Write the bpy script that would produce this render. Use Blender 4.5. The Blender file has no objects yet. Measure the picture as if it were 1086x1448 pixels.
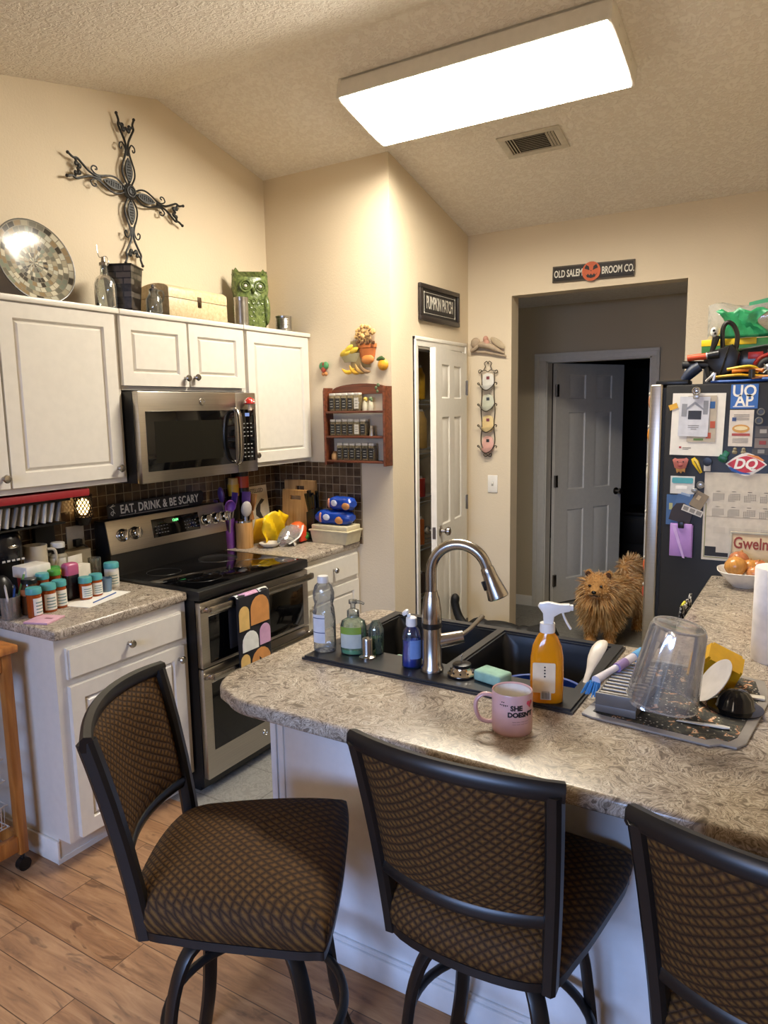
import bpy, bmesh, math, random
from mathutils import Vector as V, Matrix as MX
SC = bpy.context.scene
COL = SC.collection
PI = math.pi
rnd = random.Random(7)

# ------------------------------------------------------------------ camera
YAW, PITCH, ROLL, FPX = .5493, -.1418, -.0176, 1013.15
_f = V((-math.sin(YAW)*math.cos(PITCH), math.cos(YAW)*math.cos(PITCH), math.sin(PITCH)))
_r = V((math.cos(YAW), math.sin(YAW), 0)); _u = _r.cross(_f)
_r2 = math.cos(ROLL)*_r + math.sin(ROLL)*_u; _u2 = -math.sin(ROLL)*_r + math.cos(ROLL)*_u
cd = bpy.data.cameras.new('camera'); cam = bpy.data.objects.new('camera', cd); COL.objects.link(cam)
cd.sensor_fit = 'VERTICAL'; cd.sensor_height = 24; cd.lens = FPX*24/1448; cd.clip_start = .05
mw = MX.Identity(4)
for i, a in enumerate((_r2, _u2, -_f)):
    for k in range(3): mw[k][i] = a[k]
mw[0][3], mw[1][3], mw[2][3] = 2.9136, -2.1101, 1.681
cam.matrix_world = mw
SC.camera = cam

# ------------------------------------------------------------------ light and exposure
SC.view_settings.view_transform = 'Standard'; SC.view_settings.look = 'None'
SC.view_settings.exposure = 0.12; SC.view_settings.gamma = 1; SC.view_settings.use_curve_mapping = False
LAMP_STRENGTH = 53.0            # the kitchen ceiling light's diffuser
LAMP_COLOR = (1.0, .92, .77)
w = bpy.data.worlds.new('world'); SC.world = w; w.use_nodes = True
w.node_tree.nodes['Background'].inputs[0].default_value = (.55, .72, 1, 1)
w.node_tree.nodes['Background'].inputs[1].default_value = .6
def area(name, loc, target, sx, sy, power, col):
    l = bpy.data.lights.new(name, 'AREA'); l.shape = 'RECTANGLE'; l.size = sx; l.size_y = sy; l.energy = power; l.color = col
    o = bpy.data.objects.new(name, l); COL.objects.link(o); o.location = loc
    o.rotation_euler = (V(target)-V(loc)).to_track_quat('-Z', 'Y').to_euler(); return o
# daylight that enters through the dining room's glass door, behind the photographer
area('daylight', (2.2, -5.2, 2.25), (2.2, -.5, .35), 2.6, 1.0, 340, (.34, .53, 1.0))
# added warm fill without a fixture, lifts the ceiling and near side, behind the photographer
pl = bpy.data.lights.new('dining_fill', 'POINT'); pl.energy = 20; pl.color = (1, .84, .66); pl.shadow_soft_size = .18
po = bpy.data.objects.new('dining_fill', pl); COL.objects.link(po); po.location = (2.0, -3.1, 2.2)
SC.cycles.max_bounces = 8; SC.cycles.transparent_max_bounces = 16; SC.cycles.sample_clamp_indirect = 6
SC.cycles.caustics_reflective = False; SC.cycles.caustics_refractive = False
SC.cycles.use_denoising = True

# ------------------------------------------------------------------ mesh helpers
class B:
    def __init__(s): s.bm = bmesh.new()
    def add(s, verts, faces, M=None):
        vs = [s.bm.verts.new(M @ V(v) if M else V(v)) for v in verts]
        for f in faces:
            try: s.bm.faces.new([vs[i] for i in f])
            except ValueError: pass
        return vs
    def box(s, x0, x1, y0, y1, z0, z1, bev=0, M=None, seg=2):
        t = bmesh.new()
        bmesh.ops.create_cube(t, size=1)
        for v in t.verts: v.co = V(((x0+x1)/2+v.co.x*(x1-x0), (y0+y1)/2+v.co.y*(y1-y0), (z0+z1)/2+v.co.z*(z1-z0)))
        if bev: bmesh.ops.bevel(t, geom=list(t.edges), offset=bev, segments=seg, profile=.5, affect='EDGES')
        s.merge(t, M); return s
    def merge(s, t, M=None):
        t.verts.index_update()
        vs = [s.bm.verts.new(M @ v.co if M else v.co) for v in t.verts]
        for f in t.faces:
            try:
                nf = s.bm.faces.new([vs[v.index] for v in f.verts]); nf.material_index = f.material_index
            except ValueError: pass
        t.free()
    def cyl(s, p0, p1, r0, r1=None, n=16, cap=True):
        s.tube([p0, p1], [r0, r0 if r1 is None else r1], n, cap=cap); return s
    def tube(s, pts, r, n=8, closed=False, cap=True, M=None, flat=None):
        pts = [V(p) for p in pts]; N = len(pts)
        if not isinstance(r, (list, tuple)): r = [r]*N
        rings = []; up = None
        for i, p in enumerate(pts):
            if closed: d = pts[(i+1) % N]-pts[i-1]
            else: d = pts[min(i+1, N-1)]-pts[max(i-1, 0)]
            d.normalize()
            if up is None:
                up = V((0, 0, 1)) if abs(d.z) < .9 else V((1, 0, 0))
            a = d.cross(up)
            if a.length < 1e-4: a = d.orthogonal()
            a.normalize(); b = a.cross(d).normalized(); up = b
            ring = []
            for k in range(n):
                t = 2*PI*k/n
                ca, sa = math.cos(t)*r[i], math.sin(t)*r[i]
                if flat: sa *= flat
                q = p+a*ca+b*sa
                ring.append(s.bm.verts.new(M @ q if M else q))
            rings.append(ring)
        for i in range(N if closed else N-1):
            A, C = rings[i], rings[(i+1) % N]
            for k in range(n):
                s.bm.faces.new((A[k], A[(k+1) % n], C[(k+1) % n], C[k]))
        if cap and not closed:
            s.bm.faces.new(rings[0][::-1]); s.bm.faces.new(rings[-1])
        return s
    def bar(s, pts, wx, wz, side, M=None, closed=False):
        """rectangular section along pts; wx along 'side' vectors (one vector, or one per point)"""
        pts = [V(p) for p in pts]; N = len(pts); rings = []
        for i, p in enumerate(pts):
            d = (pts[(i+1) % N]-pts[i-1]) if closed else (pts[min(i+1, N-1)]-pts[max(i-1, 0)])
            d.normalize()
            sd = V(side[i]) if isinstance(side, list) else V(side)
            a = (sd-d*sd.dot(d)).normalized(); b = d.cross(a)
            ring = []
            c = .22
            for u, v in ((1, 1-2*c), (1-2*c, 1), (-1+2*c, 1), (-1, 1-2*c), (-1, -1+2*c), (-1+2*c, -1), (1-2*c, -1), (1, -1+2*c)):
                q = p+a*u*wx/2+b*v*wz/2
                ring.append(s.bm.verts.new(M @ q if M else q))
            rings.append(ring)
        for i in range(N if closed else N-1):
            A, C = rings[i], rings[(i+1) % N]
            for k in range(8): s.bm.faces.new((A[k], A[(k+1) % 8], C[(k+1) % 8], C[k]))
        if not closed: s.bm.faces.new(rings[0][::-1]); s.bm.faces.new(rings[-1])
        return s
    def lathe(s, prof, n=24, c=(0, 0, 0), M=None, sx=1, sy=1, a0=0, a1=2*PI):
        full = abs(a1-a0-2*PI) < 1e-6; rows = []
        cnt = n if full else n+1
        for r, z in prof:
            if r < 1e-6:
                q = V((c[0], c[1], c[2]+z)); v = s.bm.verts.new(M @ q if M else q); rows.append([v]*cnt); continue
            row = []
            for k in range(cnt):
                t = a0+(a1-a0)*k/n
                q = V((c[0]+r*sx*math.cos(t), c[1]+r*sy*math.sin(t), c[2]+z))
                row.append(s.bm.verts.new(M @ q if M else q))
            rows.append(row)
        for A, C in zip(rows, rows[1:]):
            for k in range(n):
                q = []
                for v in (A[k], A[(k+1) % cnt], C[(k+1) % cnt], C[k]):
                    if v not in q: q.append(v)
                if len(q) > 2:
                    try: s.bm.faces.new(q)
                    except ValueError: pass
        return s
    def sph(s, c, r, u=16, v=10, M=None):
        if not isinstance(r, (tuple, list)): r = (r, r, r)
        t = bmesh.new(); bmesh.ops.create_uvsphere(t, u_segments=u, v_segments=v, radius=1)
        for x in t.verts: x.co = V((c[0]+x.co.x*r[0], c[1]+x.co.y*r[1], c[2]+x.co.z*r[2]))
        s.merge(t, M); return s
    def prism(s, poly, h0, h1, ax='z', M=None, bev=0):
        """extrude a 2-D outline. ax z: (x,y); y: (x,z); x: (y,z)"""
        t = bmesh.new()
        def q(p, h):
            return V((p[0], p[1], h)) if ax == 'z' else V((p[0], h, p[1])) if ax == 'y' else V((h, p[0], p[1]))
        a = [t.verts.new(q(p, h0)) for p in poly]; b = [t.verts.new(q(p, h1)) for p in poly]
        n = len(poly)
        t.faces.new(a[::-1]); t.faces.new(b)
        for i in range(n): t.faces.new((a[i], a[(i+1) % n], b[(i+1) % n], b[i]))
        bmesh.ops.recalc_face_normals(t, faces=t.faces)
        if bev:
            es = [e for e in t.edges if len({v in b for v in e.verts}) == 1]
            bmesh.ops.bevel(t, geom=es, offset=bev, segments=2, profile=.5, affect='EDGES')
        s.merge(t, M); return s
    def torus(s, c, R, r, n=32, m=8, ax='z', sx=1, sy=1):
        pts = []
        for k in range(n):
            t = 2*PI*k/n; a, b = R*sx*math.cos(t), R*sy*math.sin(t)
            pts.append((c[0]+a, c[1]+b, c[2]) if ax == 'z' else (c[0]+a, c[1], c[2]+b) if ax == 'y' else (c[0], c[1]+a, c[2]+b))
        return s.tube(pts, r, m, closed=True)

def root_of(o):
    while o.parent: o = o.parent
    return o
def ob(name, b, m, par=None, w=False, smooth=True, ang=38, label=None, rec=True, sol=0, sub=0):
    """link a builder as ONE mesh object; w=True: its coordinates are world ones"""
    me = bpy.data.meshes.new(name)
    if rec: bmesh.ops.recalc_face_normals(b.bm, faces=b.bm.faces)
    if w and par: bmesh.ops.translate(b.bm, verts=b.bm.verts, vec=-root_of(par).location)
    b.bm.to_mesh(me); b.bm.free()
    for mm in (m if isinstance(m, (list, tuple)) else [m]): me.materials.append(mm)
    if smooth and len(me.polygons):
        me.shade_smooth(); me.set_sharp_from_angle(angle=math.radians(ang))
    o = bpy.data.objects.new(name, me); COL.objects.link(o)
    if par: o.parent = par
    if sol:
        d = o.modifiers.new('thickness', 'SOLIDIFY'); d.thickness = sol; d.offset = 0
    if sub:
        d = o.modifiers.new('smooth', 'SUBSURF'); d.levels = sub; d.render_levels = sub
    if label: o['label'] = label
    return o
def thing(name, label, cat, loc=(0, 0, 0), rz=0, group=None, rot=None):
    o = bpy.data.objects.new(name, None); COL.objects.link(o); o.location = loc
    o.rotation_euler = rot or (0, 0, rz); o.empty_display_size = .05
    return tag(o, label, cat, group)
def tag(o, label, cat, group=None):
    o['label'] = label; o['category'] = cat
    if group: o['group'] = group
    return o
def one(name, b, m, label, cat, loc=(0, 0, 0), rz=0, group=None, rot=None, **k):
    o = ob(name, b, m, **k); o.location = loc; o.rotation_euler = rot or (0, 0, rz); return tag(o, label, cat, group)
def struct(name, b, m, par=None, **k):
    o = ob(name, b, m, par, **k)
    if not par: o['kind'] = 'structure'
    return o
def dup(root, loc, rz=0, label=None, rot=None):
    r = root.copy(); COL.objects.link(r); r.location = loc; r.rotation_euler = rot or (0, 0, rz)
    if label: r['label'] = label
    for ch in list(root.children):
        c = ch.copy(); COL.objects.link(c); c.parent = r
        for g in ch.children:
            d = g.copy(); COL.objects.link(d); d.parent = c
    return r
def text_mesh(body, size, ext=.0006, fat=0, sx=1, sp=1):
    cu = bpy.data.curves.new('t', 'FONT'); cu.body = body; cu.size = size; cu.extrude = ext; cu.offset = fat
    cu.align_x = 'CENTER'; cu.align_y = 'CENTER'; cu.resolution_u = 3; cu.space_character = sp
    o = bpy.data.objects.new('t', cu); COL.objects.link(o)
    dg = bpy.context.evaluated_depsgraph_get()
    me = bpy.data.meshes.new_from_object(o.evaluated_get(dg))
    bpy.data.objects.remove(o); bpy.data.curves.remove(cu)
    if sx != 1:
        for v in me.vertices: v.co.x *= sx
    return me
def text(body, size, m, par, M, name='lettering', **k):
    """lettering as a mesh part; M places the text plane (x right, y up, z out of it) in the parent's space"""
    me = text_mesh(body, size, **k); me.transform(M); me.materials.clear(); me.materials.append(m)
    o = bpy.data.objects.new(name, me); COL.objects.link(o); o.parent = par; return o
def frame(x, y, o):
    """matrix with axes x, y, x*y at origin o"""
    x = V(x).normalized(); y = V(y).normalized(); z = x.cross(y); M = MX.Identity(4)
    for i, a in enumerate((x, y, z)):
        for k in range(3): M[k][i] = a[k]
    for k in range(3): M[k][3] = o[k]
    return M
def TR(*a): return MX.Translation(V(a))
def RZ(a): return MX.Rotation(a, 4, 'Z')
def RX(a): return MX.Rotation(a, 4, 'X')
def RY(a): return MX.Rotation(a, 4, 'Y')
def arc(cx, cy, r, a0, a1, n=8): return [(cx+r*math.cos(a0+(a1-a0)*i/n), cy+r*math.sin(a0+(a1-a0)*i/n)) for i in range(n+1)]
def rrect(x0, x1, y0, y1, r, n=5):
    return arc(x1-r, y0+r, r, -PI/2, 0, n)+arc(x1-r, y1-r, r, 0, PI/2, n)+arc(x0+r, y1-r, r, PI/2, PI, n)+arc(x0+r, y0+r, r, PI, 1.5*PI, n)
def smooth_path(P, n=6, closed=False):
    P = [V(p) for p in P]; out = []; N = len(P)
    for i in range(N if closed else N-1):
        if closed: a, b, c, d = P[i-1], P[i], P[(i+1) % N], P[(i+2) % N]
        else: a, b, c, d = P[max(i-1, 0)], P[i], P[i+1], P[min(i+2, N-1)]
        for k in range(n):
            t = k/n
            out.append(.5*((2*b)+(c-a)*t+(2*a-5*b+4*c-d)*t*t+(-a+3*b-3*c+d)*t**3))
    if not closed: out.append(P[-1])
    return out
def panel_slab(W, H, T, panels, ins=.012, dep=.009, ins2=.022, up=.007):
    """door slab: x 0..W, z 0..H, front at y=-T; raised panels (x0,x1,z0,z1) set in the front"""
    b = B(); bm = b.bm
    xs = sorted({0, W}|{round(p[i], 5) for p in panels for i in (0, 1)}); zs = sorted({0, H}|{round(p[i], 5) for p in panels for i in (2, 3)})
    g = [[bm.verts.new((x, -T, z)) for z in zs] for x in xs]; cells = []
    for i in range(len(xs)-1):
        for k in range(len(zs)-1):
            f = bm.faces.new((g[i][k], g[i+1][k], g[i+1][k+1], g[i][k+1]))
            mx, mz = (xs[i]+xs[i+1])/2, (zs[k]+zs[k+1])/2
            for n, p in enumerate(panels):
                if p[0] < mx < p[1] and p[2] < mz < p[3]: cells.append((n, f))
    c = [bm.verts.new((x, 0, z)) for x, z in ((0, 0), (W, 0), (W, H), (0, H))]
    bm.faces.new((c[3], c[2], c[1], c[0]))
    for e, (i, j) in (([g[a][0] for a in range(len(xs))], (0, 1)), ([g[-1][a] for a in range(len(zs))], (1, 2)),
                      ([g[a][-1] for a in range(len(xs)-1, -1, -1)], (2, 3)), ([g[0][a] for a in range(len(zs)-1, -1, -1)], (3, 0))):
        bm.faces.new(e[::-1]+[c[i], c[j]])
    bmesh.ops.recalc_face_normals(bm, faces=bm.faces)
    for n in range(len(panels)):
        fs = [f for m, f in cells if m == n]
        bmesh.ops.inset_region(bm, faces=fs, thickness=ins, depth=-dep)
        bmesh.ops.inset_region(bm, faces=fs, thickness=ins*.4, depth=0)
        if up: bmesh.ops.inset_region(bm, faces=fs, thickness=ins2, depth=up)
    return b
def put(b, M):
    bmesh.ops.transform(b.bm, matrix=M, verts=b.bm.verts); return b

# ------------------------------------------------------------------ materials
def H(h):
    h = h.lstrip('#'); o = []
    for i in (0, 2, 4):
        c = int(h[i:i+2], 16)/255; o.append(c/12.92 if c <= .04045 else ((c+.055)/1.055)**2.4)
    return (*o, 1)
class N:
    def __init__(s, name):
        s.m = bpy.data.materials.new(name); s.m.use_nodes = True; s.t = s.m.node_tree
        s.p = s.t.nodes['Principled BSDF']; s.out = s.t.nodes['Material Output']; s._c = None
    def n(s, typ, **k):
        x = s.t.nodes.new(typ)
        for a, v in k.items():
            if a.startswith('i_'):
                key = a[2:].replace('_', ' ')
                x.inputs[key].default_value = v
            else: setattr(x, a, v)
        return x
    def l(s, a, b): s.t.links.new(a, b)
    def co(s, kind='Object', scale=None, rot=None, loc=None):
        if s._c is None: s._c = s.t.nodes.new('ShaderNodeTexCoord')
        o = s._c.outputs[kind]
        if scale or rot or loc:
            m = s.t.nodes.new('ShaderNodeMapping')
            if scale: m.inputs['Scale'].default_value = scale if isinstance(scale, tuple) else (scale,)*3
            if rot: m.inputs['Rotation'].default_value = rot
            if loc: m.inputs['Location'].default_value = loc
            s.l(o, m.inputs[0]); o = m.outputs[0]
        return o
    def noise(s, scale, co=None, detail=3, dist=0, rough=.5):
        x = s.n('ShaderNodeTexNoise', i_Scale=scale, i_Detail=detail, i_Distortion=dist, i_Roughness=rough)
        s.l(co or s.co(), x.inputs['Vector']); return x
    def ramp(s, src, stops, interp='LINEAR'):
        r = s.t.nodes.new('ShaderNodeValToRGB'); r.color_ramp.interpolation = interp; e = r.color_ramp.elements
        while len(e) < len(stops): e.new(.5)
        for i, (p, c) in enumerate(stops): e[i].position = p; e[i].color = H(c) if isinstance(c, str) else c
        s.l(src, r.inputs[0]); return r.outputs[0]
    def math(s, op, a, b=None):
        x = s.n('ShaderNodeMath', operation=op)
        for i, v in enumerate((a, b)):
            if v is None: continue
            if isinstance(v, (int, float)): x.inputs[i].default_value = v
            else: s.l(v, x.inputs[i])
        return x.outputs[0]
    def mix(s, f, a, b, mode='MIX'):
        x = s.n('ShaderNodeMix', data_type='RGBA', blend_type=mode)
        for sk, v in ((x.inputs[0], f), (x.inputs[6], a), (x.inputs[7], b)):
            if isinstance(v, (int, float)): sk.default_value = v
            elif isinstance(v, str): sk.default_value = H(v)
            elif isinstance(v, tuple): sk.default_value = v
            else: s.l(v, sk)
        return x.outputs[2]
    def base(s, v):
        if isinstance(v, str): s.p.inputs['Base Color'].default_value = H(v)
        elif isinstance(v, tuple): s.p.inputs['Base Color'].default_value = v
        else: s.l(v, s.p.inputs['Base Color'])
        return s
    def set(s, **k):
        for a, v in k.items(): s.p.inputs[a.replace('_', ' ')].default_value = v
        return s
    def bump(s, h, strength=.3, dist=.01):
        b = s.n('ShaderNodeBump', i_Strength=strength, i_Distance=dist); s.l(h, b.inputs['Height']); s.l(b.outputs[0], s.p.inputs['Normal']); return s
_mc = {}
def P(col, rough=.5, metal=0, name=None, var=.06, **k):
    """plain material with a slight procedural variation"""
    key = (col, rough, metal, tuple(k.items()))
    if key in _mc: return _mc[key]
    x = N(name or 'paint_'+col.strip('#')); c = H(col)
    if var:
        nz = x.noise(30, detail=2)
        a = tuple(min(1, v*(1-var)) for v in c[:3])+(1,); b = tuple(min(1, v*(1+var)) for v in c[:3])+(1,)
        x.base(x.ramp(nz.outputs['Fac'], [(.35, a), (.65, b)]))
    else: x.base(c)
    x.set(Roughness=rough, Metallic=metal, **k); _mc[key] = x.m; return x.m
def clear(name, tint, rough=.06, gloss=.12, body=0, bodycol='#ffffff', bump=0):
    """thin clear plastic or glass wall: lets light through, mirrors at a grazing angle"""
    x = N(name); t = x.n('ShaderNodeBsdfTransparent'); t.inputs[0].default_value = H(tint)
    g = x.n('ShaderNodeBsdfGlossy'); g.inputs['Roughness'].default_value = rough
    fr = x.n('ShaderNodeFresnel', i_IOR=1.45)
    f2 = x.math('ADD', fr.outputs[0], gloss*.3)
    if bump:
        nz = x.noise(bump); bp = x.n('ShaderNodeBump', i_Strength=.5, i_Distance=.01); x.l(nz.outputs[0], bp.inputs['Height'])
        x.l(bp.outputs[0], g.inputs['Normal']); x.l(bp.outputs[0], fr.inputs['Normal'])
    m = x.n('ShaderNodeMixShader'); x.l(f2, m.inputs[0]); x.l(t.outputs[0], m.inputs[1]); x.l(g.outputs[0], m.inputs[2])
    last = m
    if body:
        d = x.n('ShaderNodeBsdfDiffuse'); d.inputs[0].default_value = H(bodycol)
        m2 = x.n('ShaderNodeMixShader'); m2.inputs[0].default_value = body; x.l(m.outputs[0], m2.inputs[1]); x.l(d.outputs[0], m2.inputs[2]); last = m2
    x.l(last.outputs[0], x.out.inputs[0]); return x.m
def emit(name, col, st):
    x = N(name); x.base('#202020').set(Emission_Strength=st); x.p.inputs['Emission Color'].default_value = (*col[:3], 1); return x.m

def mat_wall(name, col, bs=.25):
    x = N(name); nz = x.noise(2.2, detail=4); c = H(col)
    x.base(x.ramp(nz.outputs['Fac'], [(.3, tuple(v*.95 for v in c[:3])+(1,)), (.7, c)]))
    b = x.noise(95, detail=3, dist=.6); x.bump(b.outputs['Fac'], bs, .004); x.set(Roughness=.62); return x.m
WALL = mat_wall('cream_wall_paint', '#dbcbb0')
WALL_HALL = mat_wall('hall_wall_paint', '#cdbd9f')
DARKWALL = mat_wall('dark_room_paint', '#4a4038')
x = N('ceiling_texture'); nz = x.noise(40, detail=2, dist=1.2); b = x.ramp(nz.outputs['Fac'], [(.42, '#000000'), (.56, '#ffffff')])
x.base(x.mix(b, '#e9e0d4', '#f1eadf')); x.bump(b, .5, .006); x.set(Roughness=.8); CEIL = x.m
WHITE = P('#d9d3c8', .35, name='white_cabinet_paint', var=.02)
WHITE_TRIM = P('#e4dfd5', .4, name='white_trim_paint', var=.02)
WHITE_PANEL = P('#dcdcdc', .45, name='white_panel_paint', var=.02)
def mat_laminate(name):
    x = N(name); co = x.co()
    d = x.noise(7, co, 3); dv = x.n('ShaderNodeVectorMath', operation='MULTIPLY_ADD')
    x.l(d.outputs['Color'], dv.inputs[0]); dv.inputs[1].default_value = (.15, .15, .15); x.l(co, dv.inputs[2])
    a = x.noise(12, dv.outputs[0], 3, 3.4, .5)
    base = x.ramp(a.outputs['Fac'], [(.24, '#342b24'), (.36, '#6d6052'), (.42, '#b7a997'), (.465, '#5c5044'), (.51, '#c8bba8'), (.56, '#7f7263'), (.61, '#d2c6b4'), (.67, '#594d42'), (.76, '#a89a88')])
    big = x.noise(5, co, 2); tone = x.ramp(big.outputs['Fac'], [(.35, '#8a8078'), (.65, '#b7a993')])
    c = x.mix(.22, base, tone)
    vo = x.noise(60, dv.outputs[0], 2, 1.5); sp = x.ramp(vo.outputs['Fac'], [(.66, '#000000'), (.72, '#ffffff')])
    x.base(x.mix(x.math('MULTIPLY', sp, .65), c, '#3a3029')); x.set(Roughness=.26); x.p.inputs['Specular IOR Level'].default_value = .5
    return x.m
LAM = mat_laminate('swirled_stone_laminate')
def mat_wood_floor():
    x = N('wood_plank_floor'); co = x.co()
    br = x.n('ShaderNodeTexBrick', offset=.37, i_Scale=1.0, i_Mortar_Size=.0016, i_Bias=-.1); br.inputs['Brick Width'].default_value = 1.15; br.inputs['Row Height'].default_value = .125
    br.inputs['Color1'].default_value = (0, 0, 0, 1); br.inputs['Color2'].default_value = (1, 1, 1, 1); br.inputs['Mortar'].default_value = (.5, .5, .5, 1)
    x.l(co, br.inputs['Vector'])
    off = x.n('ShaderNodeVectorMath', operation='MULTIPLY_ADD'); x.l(br.outputs['Color'], off.inputs[0]); off.inputs[1].default_value = (3.7, 2.1, 0); x.l(co, off.inputs[2])
    mp = x.n('ShaderNodeMapping'); mp.inputs['Scale'].default_value = (1.1, 9, 1); x.l(off.outputs[0], mp.inputs[0])
    g = x.noise(3.2, mp.outputs[0], 6, .9, .6)
    c = x.ramp(g.outputs['Fac'], [(.27, '#472a17'), (.36, '#7d5535'), (.5, '#9c7049'), (.7, '#b58b60')])
    mp2 = x.n('ShaderNodeMapping'); mp2.inputs['Scale'].default_value = (1.6, 5, 1); x.l(off.outputs[0], mp2.inputs[0])
    k = x.noise(2.6, mp2.outputs[0], 3, 2.2); kk = x.ramp(k.outputs['Fac'], [(.60, '#000000'), (.70, '#ffffff')])
    c = x.mix(x.math('MULTIPLY', kk, .75), c, '#4a2c18')
    c = x.mix(.22, c, x.ramp(br.outputs['Color'], [(0, '#8a6443'), (1, '#cfae8c')]))
    c = x.mix(x.math('MULTIPLY', br.outputs['Fac'], .8), c, '#3a271a')
    x.base(c); x.bump(g.outputs['Fac'], .12, .004); x.set(Roughness=.42); return x.m
WOODFLOOR = mat_wood_floor()
def mat_tile_floor():
    x = N('grey_patterned_vinyl'); co = x.co()
    br = x.n('ShaderNodeTexBrick', offset=.5, i_Scale=1.0, i_Mortar_Size=.004); br.inputs['Brick Width'].default_value = .6; br.inputs['Row Height'].default_value = .3
    br.inputs['Color1'].default_value = H('#908d85'); br.inputs['Color2'].default_value = H('#858179'); br.inputs['Mortar'].default_value = H('#64605a'); x.l(co, br.inputs['Vector'])
    a = x.noise(18, co, 4, 2.5); c = x.ramp(a.outputs['Fac'], [(.4, '#66635d'), (.5, '#9f9c94'), (.6, '#73706a')])
    x.base(x.mix(.4, br.outputs['Color'], c)); x.set(Roughness=.4); return x.m
TILEFLOOR = mat_tile_floor()
def mat_backsplash(name, rot):
    x = N(name); co = x.co(rot=rot)
    br = x.n('ShaderNodeTexBrick', offset=0, i_Scale=1.0, i_Mortar_Size=.0022, i_Mortar_Smooth=.1, i_Bias=-.1); br.inputs['Brick Width'].default_value = .05; br.inputs['Row Height'].default_value = .05
    br.inputs['Color1'].default_value = H('#33251a'); br.inputs['Color2'].default_value = H('#7a644b'); br.inputs['Mortar'].default_value = H('#94846c'); x.l(co, br.inputs['Vector'])
    a = x.noise(26, co, 3); c = x.mix(.4, br.outputs['Color'], x.ramp(a.outputs['Fac'], [(.35, '#3a2a1e'), (.65, '#6d5840')]), 'MIX')
    c = x.mix(br.outputs['Fac'], c, '#94846c')
    x.base(c); x.bump(x.math('SUBTRACT', 1.0, br.outputs['Fac']), .4, .002); x.set(Roughness=.22); return x.m
def mat_steel(name, col='#b9b2a8', rough=.3, ax=2):
    x = N(name); sc = [3, 3, 3]
    for i in range(3):
        if i != ax: sc[i] = 3
    sc[ax] = 260
    nz = x.noise(1, x.co(scale=tuple(sc)), 2); c = H(col)
    x.base(x.ramp(nz.outputs['Fac'], [(.3, tuple(v*.86 for v in c[:3])+(1,)), (.7, c)])); x.set(Metallic=1, Roughness=rough); return x.m
STEEL = mat_steel('brushed_stainless_steel'); NICKEL = P('#a9a39b', .25, 1, name='brushed_nickel', var=.05)
DARKNICKEL = P('#8d867d', .3, 1, name='satin_nickel', var=.05)
CHROME = P('#c9c6c0', .12, 1, name='polished_metal', var=0)
BLACK = P('#0d0d0e', .35, name='black_plastic', var=.05); BLACKGLASS = P('#060607', .06, name='black_glass', var=0)
BLACKMETAL = P('#111010', .38, name='black_painted_metal', var=.1)
BLACKCOMP = P('#141415', .42, name='black_composite', var=.1); SINKRIM = P('#2a2a2c', .36, name='charcoal_composite_rim', var=.1)
def mat_fabric(name, rot):
    x = N(name); co = x.co(rot=rot)
    sx = x.n('ShaderNodeSeparateXYZ'); x.l(co, sx.inputs[0])
    wob = x.noise(30, co, 2)
    s = 2*PI/.034
    wv = x.math('MULTIPLY', wob.outputs['Fac'], 1.5)
    zz = x.math('MULTIPLY', sx.outputs[2], s*.72)
    u = x.math('ADD', x.math('ADD', x.math('MULTIPLY', x.math('ADD', sx.outputs[0], sx.outputs[1]), s*.72), wv), zz)
    v = x.math('SUBTRACT', x.math('ADD', x.math('MULTIPLY', x.math('SUBTRACT', sx.outputs[0], sx.outputs[1]), s*.72), wv), zz)
    a = x.math('ABSOLUTE', x.math('SINE', u)); b = x.math('ABSOLUTE', x.math('SINE', v))
    k = x.math('MINIMUM', a, b)
    fine = x.noise(110, co, 2, 3.0)
    kk = x.math('ADD', x.math('MULTIPLY', k, .75), x.math('MULTIPLY', fine.outputs['Fac'], .35))
    x.base(x.ramp(kk, [(.10, '#22150a'), (.38, '#372411'), (.65, '#4a3218'), (.95, '#63461f')]))
    x.bump(kk, .5, .004); x.set(Roughness=.75); x.p.inputs['Specular IOR Level'].default_value = .2; return x.m
FAB_SEAT = mat_fabric('lattice_upholstery_seat', (0, 0, 0)); FAB_BACK = mat_fabric('lattice_upholstery_back', (PI/2, 0, 0))
def mat_wood(name, c0, c1, scale=(2, 30, 30), rough=.45):
    x = N(name); nz = x.noise(2, x.co(scale=scale), 5, .6); x.base(x.ramp(nz.outputs['Fac'], [(.3, c0), (.7, c1)])); x.set(Roughness=rough); return x.m
RACKWOOD = mat_wood('reddish_brown_wood', '#4a2415', '#7a4228'); CARTWOOD = mat_wood('orange_pine', '#8f5522', '#bd7d3a', (20, 20, 2))
BAMBOO = mat_wood('bamboo', '#b07c40', '#d3a262', (40, 40, 2)); BOARDWOOD = mat_wood('board_wood', '#a87f4c', '#c89f68', (25, 25, 2))
PAPER = P('#e9e5dc', .7, name='paper_white', var=.03); CREAMPAPER = P('#ded6c6', .7, name='paper_cream', var=.03)

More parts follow.
